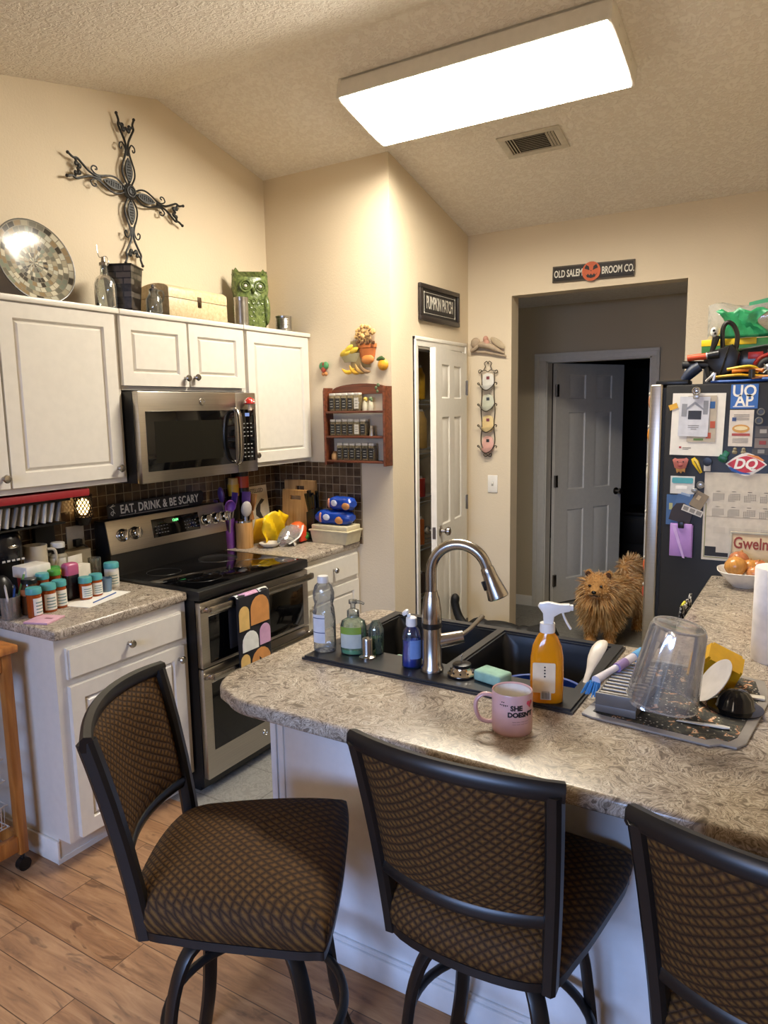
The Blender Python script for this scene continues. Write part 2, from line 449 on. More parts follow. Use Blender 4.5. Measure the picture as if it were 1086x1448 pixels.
# ================================================================== the room
def zc(y): return 3.2208-.24*(y-.5639) if y > .5639 else 3.2208-.217*(.5639-y)
RB, LW, YB, YR = -3.9, 0.0, 2.35, .5639     # rear wall, left wall, back wall, ridge
CT = .925
b = B().box(-.1, 4.7, RB-.1, -.095, -.1, 0); struct('floor', b, WOODFLOOR, smooth=False)
b = B().box(-.6, 3.5, -.095, 6.9, -.1, 0); struct('floor_kitchen', b, TILEFLOOR, smooth=False)
up = [(RB-.1, zc(RB-.1)), (YR, zc(YR)), (YB+.12, zc(YB+.12))]
b = B().prism(up+[(y, z+.1) for y, z in up[::-1]], -.1, 4.7, 'x'); struct('ceiling', b, CEIL, smooth=False)
def wall_yz(name, x0, x1, y0, y1, m=WALL):
    ys = [y0]+([YR] if y0 < YR < y1 else [])+[y1]
    b = B().prism([(y0, 0), (y1, 0)]+[(y, zc(y)+.03) for y in ys[::-1]], x0, x1, 'x'); struct(name, b, m, smooth=False)
wall_yz('wall_left', -.1, 0, RB-.1, YB+.12)
wall_yz('wall_right', 3.3, 3.4, -.5, YB+.12)
wall_yz('wall_dining', 4.6, 4.7, RB-.1, -.4)
b = B().box(3.4, 4.6, -.5, -.4, 0, zc(-.4)+.01); struct('wall_stub', b, WALL, smooth=False)
b = B()
for x0, x1, z0, z1 in ((-.1, 1.2, 0, 2.3), (3.2, 4.7, 0, 2.3), (1.2, 3.2, 2.1, 2.3), (1.2, 3.2, 0, .05)): b.box(x0, x1, RB-.1, RB, z0, z1)
struct('wall_rear', b, WALL, smooth=False)
# glass door of the dining room
b = B()
for x0, x1 in ((1.2, 1.27), (2.16, 2.24), (3.13, 3.2)): b.box(x0, x1, RB-.08, RB-.02, .05, 2.1)
for z0, z1 in ((.05, .13), (2.03, 2.1)): b.box(1.2, 3.2, RB-.08, RB-.02, z0, z1)
wd = struct('window_1', b, WHITE_TRIM, smooth=False)
GLASS = clear('window_glass', '#ffffff')
for x0, x1 in ((1.27, 2.16), (2.24, 3.13)): ob('pane', B().box(x0, x1, RB-.053, RB-.047, .13, 2.03), GLASS, wd, smooth=False)
# the pantry box that juts out of the corner
SY, PX = 1.347, .862
b = B().prism([(0, 0), (PX, 0), (PX, zc(SY+.1)+.03), (0, zc(SY+.1)+.03)], SY, SY+.1, 'y'); struct('wall_spice', b, WALL, smooth=False)
PD0, PD1, PDZ = 1.635, 2.235, 2.045
def zpoly(y0, y1, z0): return [(y0, z0), (y1, z0), (y1, zc(y1)+.03), (y0, zc(y0)+.03)]
b = B().prism(zpoly(SY+.0005, PD0, 0), PX-.1, PX-.0005, 'x').prism(zpoly(PD1, YB-.0005, 0), PX-.1, PX-.0005, 'x').prism(zpoly(PD0, PD1, PDZ), PX-.1, PX-.0005, 'x')
struct('wall_pantry', b, WALL, smooth=False)
OX0, OX1, OZ = 1.167, 2.215, 2.385
b = B().box(-.1, OX0, YB, YB+.12, 0, zc(YB)+.03).box(OX1, 3.4, YB, YB+.12, 0, zc(YB)+.03).box(OX0, OX1, YB, YB+.12, OZ, zc(YB)+.03)
struct('wall_back', b, WALL, smooth=False)
# hallway and the unlit room past it
HY = 3.62; DX0, DX1, DZ = .972, 1.785, 2.045
b = B().box(-.6, DX0, HY, HY+.11, 0, 2.5).box(DX1, 3.5, HY, HY+.11, 0, 2.5).box(DX0, DX1, HY, HY+.11, DZ, 2.5); struct('wall_hall', b, WALL_HALL, smooth=False)
b = B().box(-.6, 3.5, YB+.12, HY+.11, 2.48, 2.58); struct('ceiling_hall', b, CEIL, smooth=False)
b = B().box(-.7, -.6, YB, HY+.11, 0, 2.58); struct('wall_hall_left', b, WALL_HALL, smooth=False)
b = B().box(3.5, 3.6, YB, HY+.11, 0, 2.58); struct('wall_hall_right', b, WALL_HALL, smooth=False)
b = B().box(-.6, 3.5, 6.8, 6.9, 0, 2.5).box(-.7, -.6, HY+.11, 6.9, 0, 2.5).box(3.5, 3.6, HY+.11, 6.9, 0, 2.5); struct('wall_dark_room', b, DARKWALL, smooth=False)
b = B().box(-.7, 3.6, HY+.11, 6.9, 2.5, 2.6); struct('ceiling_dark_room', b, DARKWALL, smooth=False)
# baseboards
def baseboard(name, x0, x1, y0, y1, ax):
    b = B()
    if ax == 'x': b.prism([(y0, 0), (y1, 0), (y1, .07), ((y0+y1)/2, .085), (y0, .085)] if y0 > y1 else [(y0, 0), (y1, 0), (y1, .085), ((y0+y1)/2, .085), (y0, .07)], x0, x1, 'x')
    struct(name, b, WHITE_TRIM)
baseboard('baseboard_hall', -.6, .876, HY-.014, HY, 'x')
baseboard('baseboard_back', PX+.001, OX0, YB-.014, YB, 'x')
# door casings
def casing(name, axis, plane, a0, a1, zt, w0, w1, d, out):
    """three-sided moulded frame round an opening"""
    b = B()
    for t, e in ((d, 0), (d*1.5, .62)):
        lo0, hi0 = a0-w0, a0-w0*e; lo1, hi1 = a1+w1*e, a1+w1; zl, zh = zt+w1*e, zt+w1
        for p, q, z0, z1 in ((lo0, hi0, 0, zh), (lo1, hi1, 0, zh), (lo0, hi1, zl, zh)):
            k_ = t+(.0012 if z0 > 0 else 0)
            if axis == 'y': b.box(plane-.001, plane+k_, p, q, z0, z1, .003)
            else: b.box(p, q, plane-k_, plane+.001, z0, z1, .003)
    # jamb lining
    if axis == 'y':
        for p, q in ((a0-.004, a0+.012), (a1-.012, a1+.004)): b.box(plane-.1, plane+.004, p, q, 0, zt)
        b.box(plane-.1, plane+.004, a0, a1, zt-.012, zt+.004)
    else:
        for p, q in ((a0-.004, a0+.012), (a1-.012, a1+.004)): b.box(p, q, plane-.004, plane+.11, 0, zt)
        b.box(a0, a1, plane-.004, plane+.11, zt-.012, zt+.004)
    struct(name, b, WHITE_TRIM)
casing('trim_pantry', 'y', PX, PD0, PD1, PDZ, .047, .055, .013, 1)
casing('trim_hall_door', 'x', HY, DX0, DX1, DZ, .094, .06, .014, 1)
def six_panel(Wd):
    a, c = .11*Wd/.6, Wd/2; g = .045*Wd/.6; P6 = []
    for z0, z1 in ((.20, .80), (.97, 1.62), (1.73, 1.93)):
        P6 += [(a, c-g, z0, z1), (c+g, Wd-a, z0, z1)]
    return P6
def knobset(par, x, z, T, m=NICKEL):
    for sgn, y in ((-1, -T), (1, 0)):
        M = TR(x, y, z) @ RX(PI/2 if sgn < 0 else -PI/2)
        b = B().lathe([(0, 0), (.032, 0), (.032, .004), (.013, .008), (.011, .03), (.02, .036), (.027, .048), (.024, .06), (.012, .066), (0, .067)], 20, M=M)
        ob('door_knob', b, m, par)
th = math.radians(8)
b = panel_slab(.597, 2.02, .035, six_panel(.597), .012, .008, .025, .006)
d1 = ob('door_1', b, WHITE_TRIM); d1['kind'] = 'structure'
d1.location = (PX+.006+.6*math.sin(th), PD1-.008-.6*math.cos(th), .012); d1.rotation_euler = (0, 0, PI/2+th)
knobset(d1, .065, .94, .035)
ob('latch_plate', B().box(-.002, .001, -.028, -.008, .90, .97), DARKNICKEL, d1)
for z in (.2, 1.05, 1.80):
    ob('hinge', B().box(.585, .605, -.038, -.03, z-.045, z+.045, .001).cyl((.604, -.04, z-.048), (.604, -.04, z+.048), .006, n=10), DARKNICKEL, d1)
b = panel_slab(.80, 2.02, .035, six_panel(.80), .012, .009, .025, .006)
d2 = ob('door_2', b, WHITE_TRIM); d2['kind'] = 'structure'
d2.location = (DX0+.02, HY+.115, .012); d2.rotation_euler = (0, 0, math.radians(62))
knobset(d2, .735, .92, .035, DARKNICKEL)
for z in (.2, 1.05, 1.80):
    ob('hinge', B().box(-.005, .03, -.042, -.03, z-.05, z+.05, .001).cyl((-.004, -.045, z-.05), (-.004, -.045, z+.05), .007, n=10), DARKNICKEL, d2)
# tile behind the counter
BS_L = mat_backsplash('brown_wall_tiles_left', (0, PI/2, PI/2)); BS_S = mat_backsplash('brown_wall_tiles_side', (PI/2, 0, 0))
x = N('brown_wall_tiles'); 
b = B().box(0, .008, -.62, SY-.008, CT-.02, 1.40); struct('trim_backsplash_left', b, BS_L, smooth=False)
b = B().box(.0, .652, SY-.008, SY+.001, CT-.02, 1.378); struct('trim_backsplash_side', b, BS_S, smooth=False)

# ------------------------------------------------------------------ ceiling light and vent
sl = math.atan(.24)
def on_ceiling(x, y, drop=0): return TR(x, y, zc(y)-drop) @ RX(-sl)
L = thing('ceiling_light', 'long rectangular white ceiling light, glowing, on the sloped ceiling', 'ceiling light', on_ceiling(1.554, .98).translation, rot=(-sl, 0, 0))
hx, hy, hz = .605, .205, .09
b = B()
for s in (-1, 1):
    b.box(-hx, hx, s*hy-.006 if s > 0 else s*hy, s*hy if s > 0 else s*hy+.006, -hz, 0)
b.box(-hx, hx, -hy, hy, -.012, 0); ob('housing', b, WHITE_TRIM, L, smooth=False)
for s in (-1, 1):
    b = B().box(s*hx-.008, s*hx+.008, -hy-.002, hy+.002, -hz-.002, 0, .002)
    for yy in (-.1, 0, .1): b.cyl((s*(hx+.008), yy, -.045), (s*(hx+.011), yy, -.045), .006, n=10)
    ob('end_cap', b, WHITE_TRIM, L)
ob('diffuser', B().prism([(-hy+.006, -hz+.012)]+[((hy-.006)*-math.cos(PI*i/14), -hz-.001-.010*math.sin(PI*i/14)) for i in range(15)]+[(hy-.006, -hz+.012)], -hx+.009, hx-.009, 'x'), emit('glowing_diffuser', LAMP_COLOR, LAMP_STRENGTH), L, smooth=False)
T = thing('ceiling_vent', 'small white louvred air vent on the sloped ceiling beside the light', 'vent', on_ceiling(1.594, 1.53).translation, rot=(-sl, 0, 0))
b = B()
for x0, x1, y0, y1 in ((-.16, .16, -.095, -.065), (-.16, .16, .065, .095), (-.16, -.125, -.065, .065), (.125, .16, -.065, .065)): b.box(x0, x1, y0, y1, -.008, 0, .002)
ob('frame', b, P('#c9c1b2', .5), T)
ob('duct', B().box(-.125, .125, -.065, .065, -.001, 0), P('#2b2622', .9), T)
b = B()
for i in range(9):
    y = -.056+i*.014; b.box(-.075, .075, -.0055, .0055, -.0008, .0008, M=TR(0, y, -.006) @ RX(.6))
for s in (-1, 1):
    for i in range(3): b.box(-.0055, .0055, -.062, .062, -.0008, .0008, M=TR(s*(.085+i*.015), 0, -.006) @ RY(-.6*s))
ob('louvres', b, P('#bfb7a8', .5), T)

# ------------------------------------------------------------------ cabinets along the left wall
def knob(par, x, y, z, m=NICKEL):
    b = B().lathe([(0, 0), (.008, 0), (.006, .008), (.006, .014), (.014, .019), (.0165, .025), (.013, .031), (0, .033)], 18, M=TR(x, y, z) @ RY(PI/2))
    ob('knob', b, m, par)
def front(par, name, y0, y1, z0, z1, x, raised=True, kn=None, T=.02):
    """a cabinet front facing +x in the thing's own space"""
    W_, H_ = y1-y0, z1-z0; e = .055
    b = panel_slab(W_, H_, T, [(e, W_-e, e, H_-e)] if raised else [], .009, .012, .014, .010)
    if not raised: bmesh.ops.bevel(b.bm, geom=[e_ for e_ in b.bm.edges if all(v.co.y < -T+.001 for v in e_.verts)], offset=.006, segments=2, affect='EDGES')
    put(b, TR(x, y0, z0) @ RZ(PI/2)); d = ob(name, b, WHITE, par)
    if kn: knob(d, x+T, kn[0], kn[1])
    return d
c = thing('lower_cabinet', 'white base cabinet with one drawer, left of the stove at the counter end', 'cabinet', (0, -.625, 0))
b = B().box(.012, .61, 0, .62, .1, .885).box(.012, .54, 0, .62, 0, .1); ob('body', b, WHITE, c, smooth=False)
b = B().box(.012, .545, -.012, 0, 0, .09, .003).box(.54, .546, -.012, .62, 0, .02); ob('toe_kick_trim', b, WHITE_TRIM, c)
front(c, 'drawer', .04, .585, .727, .845, .61, False, (.305, .79)); front(c, 'door', .04, .585, .11, .70, .61, True, (.555, .645))
c = thing('lower_cabinet', 'white base cabinet right of the stove against the spice rack wall', 'cabinet', (0, .762, 0))
b = B().box(.012, .61, 0, .583, .1, .885).box(.012, .54, 0, .583, 0, .1); ob('body', b, WHITE, c, smooth=False)
front(c, 'drawer', .05, .563, .727, .86, .61, False, (.31, .80)); front(c, 'door', .05, .563, .11, .70, .61, True, (.09, .625))
def counter(name, label, x0, x1, y0, y1):
    b = B().box(x0, x1, y0, y1, CT-.04, CT, .011, seg=3); one(name, b, LAM, label, 'countertop')
counter('countertop', 'short grey-brown laminate countertop left of the stove crowded with medicine bottles', 0, .632, -.637, -.004)
counter('countertop', 'short grey-brown laminate countertop right of the stove below the blue packets', 0, .632, .762, SY-.001)
UD = .31
def upper(label, y0, y1, z0, z1, doors):
    c = thing('upper_cabinet', label, 'cabinet', (0, y0, z0))
    ob('body', B().box(.012, UD-.018, 0, y1-y0, 0, z1-z0), WHITE, c, smooth=False)
    for a0, a1, b0, b1, k in doors:
        front(c, 'door', a0-y0, a1-y0, b0-z0, b1-z0, UD-.018, True, (k[0]-y0, k[1]-z0) if k else None)
    return c
c = upper('white wall cabinet with tall doors left of the microwave', -.95, -.003, 1.385, 2.13, [(-.925, -.55, 1.41, 2.10, (-.575, 1.45)), (-.54, -.03, 1.41, 2.10, (-.06, 1.45))])
ob('crown', B().box(.012, UD+.004, -.0, .947, .722, .745, .004), WHITE, c)
c = upper('short white two-door wall cabinet directly over the microwave', 0, .775, 1.786, 2.13, [(.0, .378, 1.805, 2.10, (.355, 1.845)), (.392, .768, 1.805, 2.10, (.415, 1.85))])
ob('crown', B().box(.012, UD+.004, -.0, .775, .321, .344, .004), WHITE, c)
c = upper('white single-door wall cabinet right of the microwave in the corner', .778, SY-.001, 1.385, 2.13, [(.797, 1.322, 1.41, 2.10, (.825, 1.45))])
ob('crown', B().box(.012, UD+.004, 0, SY-.779, .722, .745, .004), WHITE, c)

# ------------------------------------------------------------------ stove
S = thing('stove', 'stainless double-oven electric stove with a black glass cooktop', 'stove', (0, 0, 0))
ob('body', B().box(.02, .66, .004, .756, .03, .90), BLACKMETAL, S, smooth=False)
ob('plinth', B().box(.06, .62, .02, .74, 0, .04), BLACK, S, smooth=False)
b = B().box(.10, .695, .0, .76, .885, .93, .008); ob('cooktop', b, BLACK, S)
ob('cooktop_glass', B().box(.14, .66, .03, .73, .929, .9315, .001), BLACKGLASS, S)
for bx, by, r in ((.26, .2, .08), (.26, .56, .1), (.5, .2, .1), (.5, .56, .08)):
    ob('burner_ring', B().torus((bx, by, .9316), r, .0006, 40, 4), P('#3a3836', .3), S)
pr = [(.03, .93), (.14, .93), (.135, 1.035), (.105, 1.19), (.03, 1.19)]
ob('backguard', B().prism(pr, .002, .758, 'y', bev=.004), BLACK, S)
# the slanted steel fascia
fa = frame((0, 1, 0), (-.03, 0, .155), (.1225, .38, 1.1125))      # x along the wall, y up the slope
b = B().box(-.379, .379, -.078, .080, -.002, .006, .002, M=fa); ob('fascia', b, STEEL, S)
b = B().box(-.12, .19, -.038, .052, .0055, .0085, .001, M=fa); dsp = ob('display', b, BLACKGLASS, S)
text('12:04', .018, emit('green_digits', (.15, 1, .25), 3), dsp, fa @ TR(.03, .032, .0087))
b = B()
for i in range(5):
    for k in range(3): b.box(-.105+i*.018, -.095+i*.018, .014-k*.017, .0165-k*.017, .0085, .0089, M=fa)
    for k in range(3): b.box(.085+i*.018, .093+i*.018, .014-k*.017, .0165-k*.017, .0085, .0089, M=fa)
ob('key_marks', b, P('#8a8a86', .5), dsp)
for y in (.078, .15, .61, .68, .742):
    k = B().lathe([(0, 0), (.031, 0), (.031, .008), (.027, .010), (.0255, .032), (.022, .036), (0, .036)], 22, M=fa @ TR(y-.38, .004, .006))
    k.box(-.005, .005, -.026, .026, .034, .046, .002, M=fa @ TR(y-.38, .004, .006) @ RZ(-.2)); ob('knob', k, CHROME, S)
def oven(name, z0, z1, wz0, wz1, hzz):
    d = ob(name, B().box(.662, .692, .004, .756, z0, z1, .004), STEEL, S)
    ob('window', B().box(.69, .6945, .05, .71, wz0, wz1, .001), BLACKGLASS, d)
    pts = smooth_path([(.692, .02, hzz-.006), (.725, .022, hzz), (.742, .06, hzz+.002), (.748, .38, hzz+.003), (.742, .70, hzz+.002), (.725, .738, hzz), (.692, .74, hzz-.006)], 5)
    ob('handle', B().bar(pts, .016, .03, (1, 0, 0)), NICKEL, d); return d
oven('upper_oven_door', .585, .878, .60, .81, .85)
d = oven('lower_oven_door', .075, .58, .20, .51, .552)
ob('badge', B().cyl((.692, .38, .145), (.695, .38, .145), .016, n=20).torus((.6955, .38, .145), .013, .0016, 20, 6, 'x'), CHROME, d)
# dish towel over the upper handle
tw = thing('dish_towel', 'black dish towel with orange, pink and white arches hanging on the oven handle', 'towel', (.75, .255, .86))
CL = P('#17151a', .9, name='towel_cloth')
def tsurf(u, z): return .0145+.002*math.sin(u*60+z*20)
b = B(); rows = []
prof = [(-.031, -.22), (-.031, -.1), (-.030, -.0), (-.02, .013), (-.0, .021), (.014, .013), (.016, 0), (.017, -.1), (.018, -.2), (.019, -.315)]
prof = [(p.x, p.y) for p in smooth_path([(a, c_, 0) for a, c_ in prof], 3)]
for px_, pz in prof: rows.append([b.bm.verts.new((px_+.002*math.sin(u*9+pz*14), -.108+.216*u, pz)) for u in [i/10 for i in range(11)]])
for r0, r1 in zip(rows, rows[1:]):
    for i in range(10): b.bm.faces.new((r0[i], r0[i+1], r1[i+1], r1[i]))
ob('cloth', b, CL, tw, sol=.003)
TC = [P('#c98a4a', .9), P('#d9b36a', .9), P('#c79ab8', .9), P('#dfe0d8', .9)]
def arch(y0, y1, z0, z1, m):
    w_ = (y1-y0)/2; r = min(w_, z1-z0); o = [(y0, z0), (y1, z0)]+[((y0+y1)/2+w_*math.cos(t), z1-r+r*math.sin(t)) for t in [PI*i/8 for i in range(9)]]
    b = B().prism([(p, q) for p, q in o], .0205, .0222, 'x'); put(b, MX.Identity(4)); ob('arch_print', b, m, tw)
arch(-.10, -.035, -.14, -.03, TC[1]); arch(-.025, .10, -.13, 0, TC[0]); arch(-.085, .02, -.24, -.15, TC[3]); arch(.03, .103, -.235, -.14, TC[2]); arch(-.10, -.04, -.312, -.25, TC[1]); arch(-.03, .10, -.312, -.245, TC[0])
for y0, y1, m in ((-.105, -.085, TC[3]), (-.08, .035, TC[2]), (.042, .103, TC[3])):
    b = B()
    for (a, c_), (a2, c2) in zip([(-.012, .0195), (.0, .0235), (.008, .0205)], [(.0, .0235), (.008, .0205), (.018, .012)]): b.add([(a, y0, c_), (a, y1, c_), (a2, y1, c2), (a2, y0, c2)], [(0, 1, 2, 3)])
    ob('band_print', b, m, tw, sol=.001)

# ------------------------------------------------------------------ microwave
m_ = thing('microwave', 'stainless over-the-range microwave with a dark glass door', 'microwave', (0, .003, 1.377))
ob('body', B().box(.01, .352, .0, .755, .0, .402), BLACKMETAL, m_, smooth=False)
b = B().box(.352, .388, .0, .605, .0, .402, .004); d = ob('door', b, STEEL, m_)
ob('window', B().box(.387, .3905, .035, .59, .05, .315, .001), BLACKGLASS, d)
ob('window_mesh', B().box(.3903, .3909, .08, .50, .085, .27), P('#15140f', .25), d)
pts = smooth_path([(.388, .597, .05), (.41, .596, .055), (.424, .594, .10), (.43, .592, .18), (.424, .594, .27), (.41, .596, .312), (.388, .597, .317)], 5)
ob('handle', B().bar(pts, .014, .024, (1, 0, 0)), NICKEL, d)
ob('badge', B().cyl((.388, .376, .357), (.391, .376, .357), .016, n=20).torus((.3915, .376, .357), .012, .0015, 20, 6, 'x'), CHROME, d)
b = B().box(.352, .388, .608, .755, .0, .402, .004); d = ob('control_panel', b, STEEL, m_)
kp = ob('keypad', B().box(.387, .3905, .632, .735, .055, .318, .001), BLACKGLASS, d)
fr = frame((0, 1, 0), (0, 0, 1), (.3907, .683, 0))
b = B()
for r in range(9):
    for q in range(3):
        if r == 4: continue
        b.box(-.032+q*.026, -.020+q*.026, .076+r*.021, .081+r*.021, 0, .0006, M=fr)
ob('key_marks', b, P('#8a8a86', .5), kp)
ob('clock', B().box(-.016, .016, .283, .30, 0, .0006, M=fr), emit('blue_clock', (.35, .5, 1), .6), kp)
b = B().lathe([(0, .02), (.02, .02), (.028, .024), (.024, .042), (.010, .054), (0, .056)], 18)
mu = thing('mushroom_ornament', 'red mushroom ornament with white dots on the microwave front', 'ornament', (.424, .672, 1.70))
ob('cap', b, P('#b3221c', .25), mu); ob('stem', B().lathe([(0, -.01), (.011, -.01), (.009, .005), (.008, .022), (0, .022)], 12), P('#e2c9b0', .5), mu)
b = B()
for t, z, r in ((0, .033, .005), (.9, .043, .004), (-.9, .042, .004), (1.6, .031, .004), (-1.7, .03, .004)): b.sph((.026*math.cos(t)*(1 if z < .036 else .75), .026*math.sin(t)*(1 if z < .036 else .75), z), r, 8, 6)
ob('dot', b, P('#f2eee6', .4), mu)

# ================================================================== the peninsula
c = thing('peninsula_cabinet', 'long white panelled base under the bar counter, behind the three stools', 'cabinet', (1.5, -.47, 0))
b = B().box(0, 1.79, -.02, 0, 0, .882).box(0, .02, 0, .58, 0, .882).box(.02, 1.0, .56, .58, .1, .882).box(.02, 1.79, .5, .51, 0, .1); ob('body', b, WHITE_PANEL, c, smooth=False)
b = B().box(-.004, .018, -.028, -.018, 0, .882, .002).box(.024, .045, -.026, -.018, 0, .882, .002); ob('corner_trim', b, WHITE_PANEL, c)
b = B().box(-.004, 1.79, -.036, -.02, 0, .075, .004).box(-.004, 1.79, -.03, -.02, .075, .09, .003); ob('baseboard', b, WHITE_PANEL, c)
b = B().box(1.06, 1.79, .62, 1.79, .1, .882).box(1.12, 1.79, .62, 1.79, 0, .1); ob('side_run', b, WHITE, c, smooth=False)
for a0, a1 in ((.64, 1.09), (1.11, 1.75)):
    for nm, z0, z1, r in (('drawer', .73, .85, False), ('door', .11, .70, True)):
        W_, H_ = a1-a0, z1-z0; b = panel_slab(W_, H_, .02, [(.055, W_-.055, .055, H_-.055)] if r else [], .01, .006, .022, .006)
        put(b, TR(1.06, a1, z0) @ RZ(-PI/2)); d = ob(nm, b, WHITE, c)
        ob('knob', B().sph((1.03, (a0+a1)/2, z1-.06), .015, 12, 8).cyl((1.04, (a0+a1)/2, z1-.06), (1.03, (a0+a1)/2, z1-.06), .006), NICKEL, d)
# countertop: L-shaped outline with the sink cut out
SX0, SX1, SY0, SY1 = 1.584, 2.425, -.4375, .126
out = [(3.29, -.775), (3.29, 1.322), (2.522, 1.322), (2.522, .20), (2.48, .165), (1.54, .165)]+arc(1.54, .085, .08, PI/2, PI, 5)[1:]+arc(1.62, -.60, .16, PI, 1.28*PI, 5)+arc(1.66, -.62, .155, 1.30*PI, 1.5*PI, 5)
hole = [(SX0+.03, SY0+.03), (SX1-.03, SY0+.03), (SX1-.03, SY1-.03), (SX0+.03, SY1-.03)]
b = B(); bm = b.bm; es = []
lo = [bm.verts.new((p, q, CT-.042)) for p, q in out]; li = [bm.verts.new((p, q, CT-.042)) for p, q in hole]
for lp in (lo, li):
    for i in range(len(lp)): es.append(bm.edges.new((lp[i], lp[(i+1) % len(lp)])))
bmesh.ops.triangle_fill(bm, edges=es, use_beauty=True)
for f in list(bm.faces):
    q = f.calc_center_median()
    if hole[0][0] < q.x < hole[2][0] and hole[0][1] < q.y < hole[2][1]: bm.faces.remove(f)
ext = bmesh.ops.extrude_face_region(bm, geom=list(bm.faces))
nv = [g for g in ext['geom'] if isinstance(g, bmesh.types.BMVert)]
for v in nv: v.co.z = CT
bmesh.ops.recalc_face_normals(bm, faces=bm.faces)
ee = [e for e in bm.edges if len(e.link_faces) == 2 and abs(e.verts[0].co.z-e.verts[1].co.z) < 1e-5 and e.calc_face_angle(0) > 1 and not all(hole[0][0]-.01 < v.co.x < hole[2][0]+.01 and hole[0][1]-.01 < v.co.y < hole[2][1]+.01 for v in e.verts)]
bmesh.ops.bevel(bm, geom=ee, offset=.013, segments=3, profile=.5, affect='EDGES')
one('countertop', b, LAM, 'large L-shaped grey-brown laminate bar countertop holding the black sink', 'countertop')

# ------------------------------------------------------------------ sink
s = thing('sink', 'black double-basin kitchen sink set into the bar counter', 'sink', (SX0, SY0, CT))
WX, WY = SX1-SX0, SY1-SY0
b = B(); bm = b.bm
xs = [0, .045, .418, .456, WX-.042, WX]; ys = [0, .15, WY-.04, WY]; zt = .012
g = [[bm.verts.new((x_, y_, zt)) for y_ in ys] for x_ in xs]
for i in range(5):
    for k in range(3):
        if k == 1 and i in (1, 3): continue
        bm.faces.new((g[i][k], g[i+1][k], g[i+1][k+1], g[i][k+1]))
ret = bmesh.ops.extrude_face_region(bm, geom=list(bm.faces)); 
for v in [q for q in ret['geom'] if isinstance(q, bmesh.types.BMVert)]: v.co.z = 0.0005
for v in bm.verts:                       # the divider stands lower than the rim
    if abs(v.co.x-.418) < 1e-4 or abs(v.co.x-.456) < 1e-4:
        if .1 < v.co.y < WY-.02 and v.co.z > .005: pass
bmesh.ops.recalc_face_normals(bm, faces=bm.faces)
bmesh.ops.bevel(bm, geom=[e for e in bm.edges if len(e.link_faces) == 2 and e.calc_face_angle(0) > 1 and max(v.co.z for v in e.verts) > .01 and min(v.co.z for v in e.verts) > .01], offset=.006, segments=2, affect='EDGES')
ob('rim', b, SINKRIM, s)
def basin(x0, x1, nm):
    r = .05; y0, y1 = .15, WY-.04
    b = B(); bm = b.bm; lv = []
    for ins, z in ((0, .006), (.004, -.03), (.012, -.19), (.03, -.215), (.09, -.222)):
        lv.append([bm.verts.new((p, q, z)) for p, q in rrect(x0+ins-.001, x1-ins+.001, y0+ins-.001, y1-ins+.001, max(.012, r-ins*.5) if ins else .003, 5)])
    n = len(lv[0])
    for A, C in zip(lv, lv[1:]):
        for i in range(n): bm.faces.new((A[i], A[(i+1) % n], C[(i+1) % n], C[i]))
    bm.faces.new(lv[-1]); o = ob(nm, b, BLACKCOMP, s, rec=False)
    cx, cy = (x0+x1)/2, (y0+y1)/2
    ob('drain', B().lathe([(0, -.22), (.02, -.22), (.034, -.218), (.044, -.2175), (.046, -.2215)], 24, (cx, cy, 0)), CHROME, o)
basin(.045, .418, 'basin'); basin(.456, WX-.042, 'basin')
DZ_ = CT+.0125   # top of the sink deck
# ------------------------------------------------------------------ faucet
F = thing('faucet', 'tall brushed nickel gooseneck faucet with a pull-down spray head', 'faucet', (1.995, -.36, DZ_))
prof = [(0, 0), (.033, 0), (.033, .012), (.0275, .02), (.0275, .13), (.0285, .15)]
ob('base', B().lathe(prof, 28), NICKEL, F)
ob('band', B().lathe([(.0275, .128), (.0292, .13), (.0292, .143), (.0275, .145)], 28), BLACK, F)
ob('collar', B().lathe([(.0275, .145), (.0285, .15), (.028, .175), (.0225, .215), (.019, .225), (.0165, .235)], 28), NICKEL, F)
path = [(0, 0, .22), (0, 0, .275)]
DX, DY = .158, .03
for i in range(0, 19):
    t = PI-PI*.93*i/18; path.append(((DX/2)*(1+math.cos(t)), (DY/2)*(1+math.cos(t)), .292+.080*math.sin(t)))
ob('spout', B().tube(path, .0155, 18), NICKEL, F)
e0 = V(path[-1]); dr = (V(path[-1])-V(path[-3])).normalized()
Mh = frame(dr.orthogonal(), dr.cross(dr.orthogonal()), e0)
ob('spray_head', B().lathe([(0, -.004), (.0165, -.004), (.0185, .0), (.0195, .012), (.0195, .018), (.021, .03), (.029, .078), (.0295, .084), (.027, .087), (0, .087)], 24, M=Mh), NICKEL, F)
ob('spray_button', B().box(-.006, .006, -.004, .004, .028, .055, .002, M=Mh @ TR(.024, 0, 0)), BLACK, F)
ob('lever_hub', B().tube([(.015, .015, .085), (.075, .05, .098)], [.021, .0185], 18), NICKEL, F)
ob('lever', B().tube(smooth_path([(.065, .045, .098), (.085, .075, .115), (.105, .12, .145)], 4), .0085, 10, flat=.7), DARKNICKEL, F)
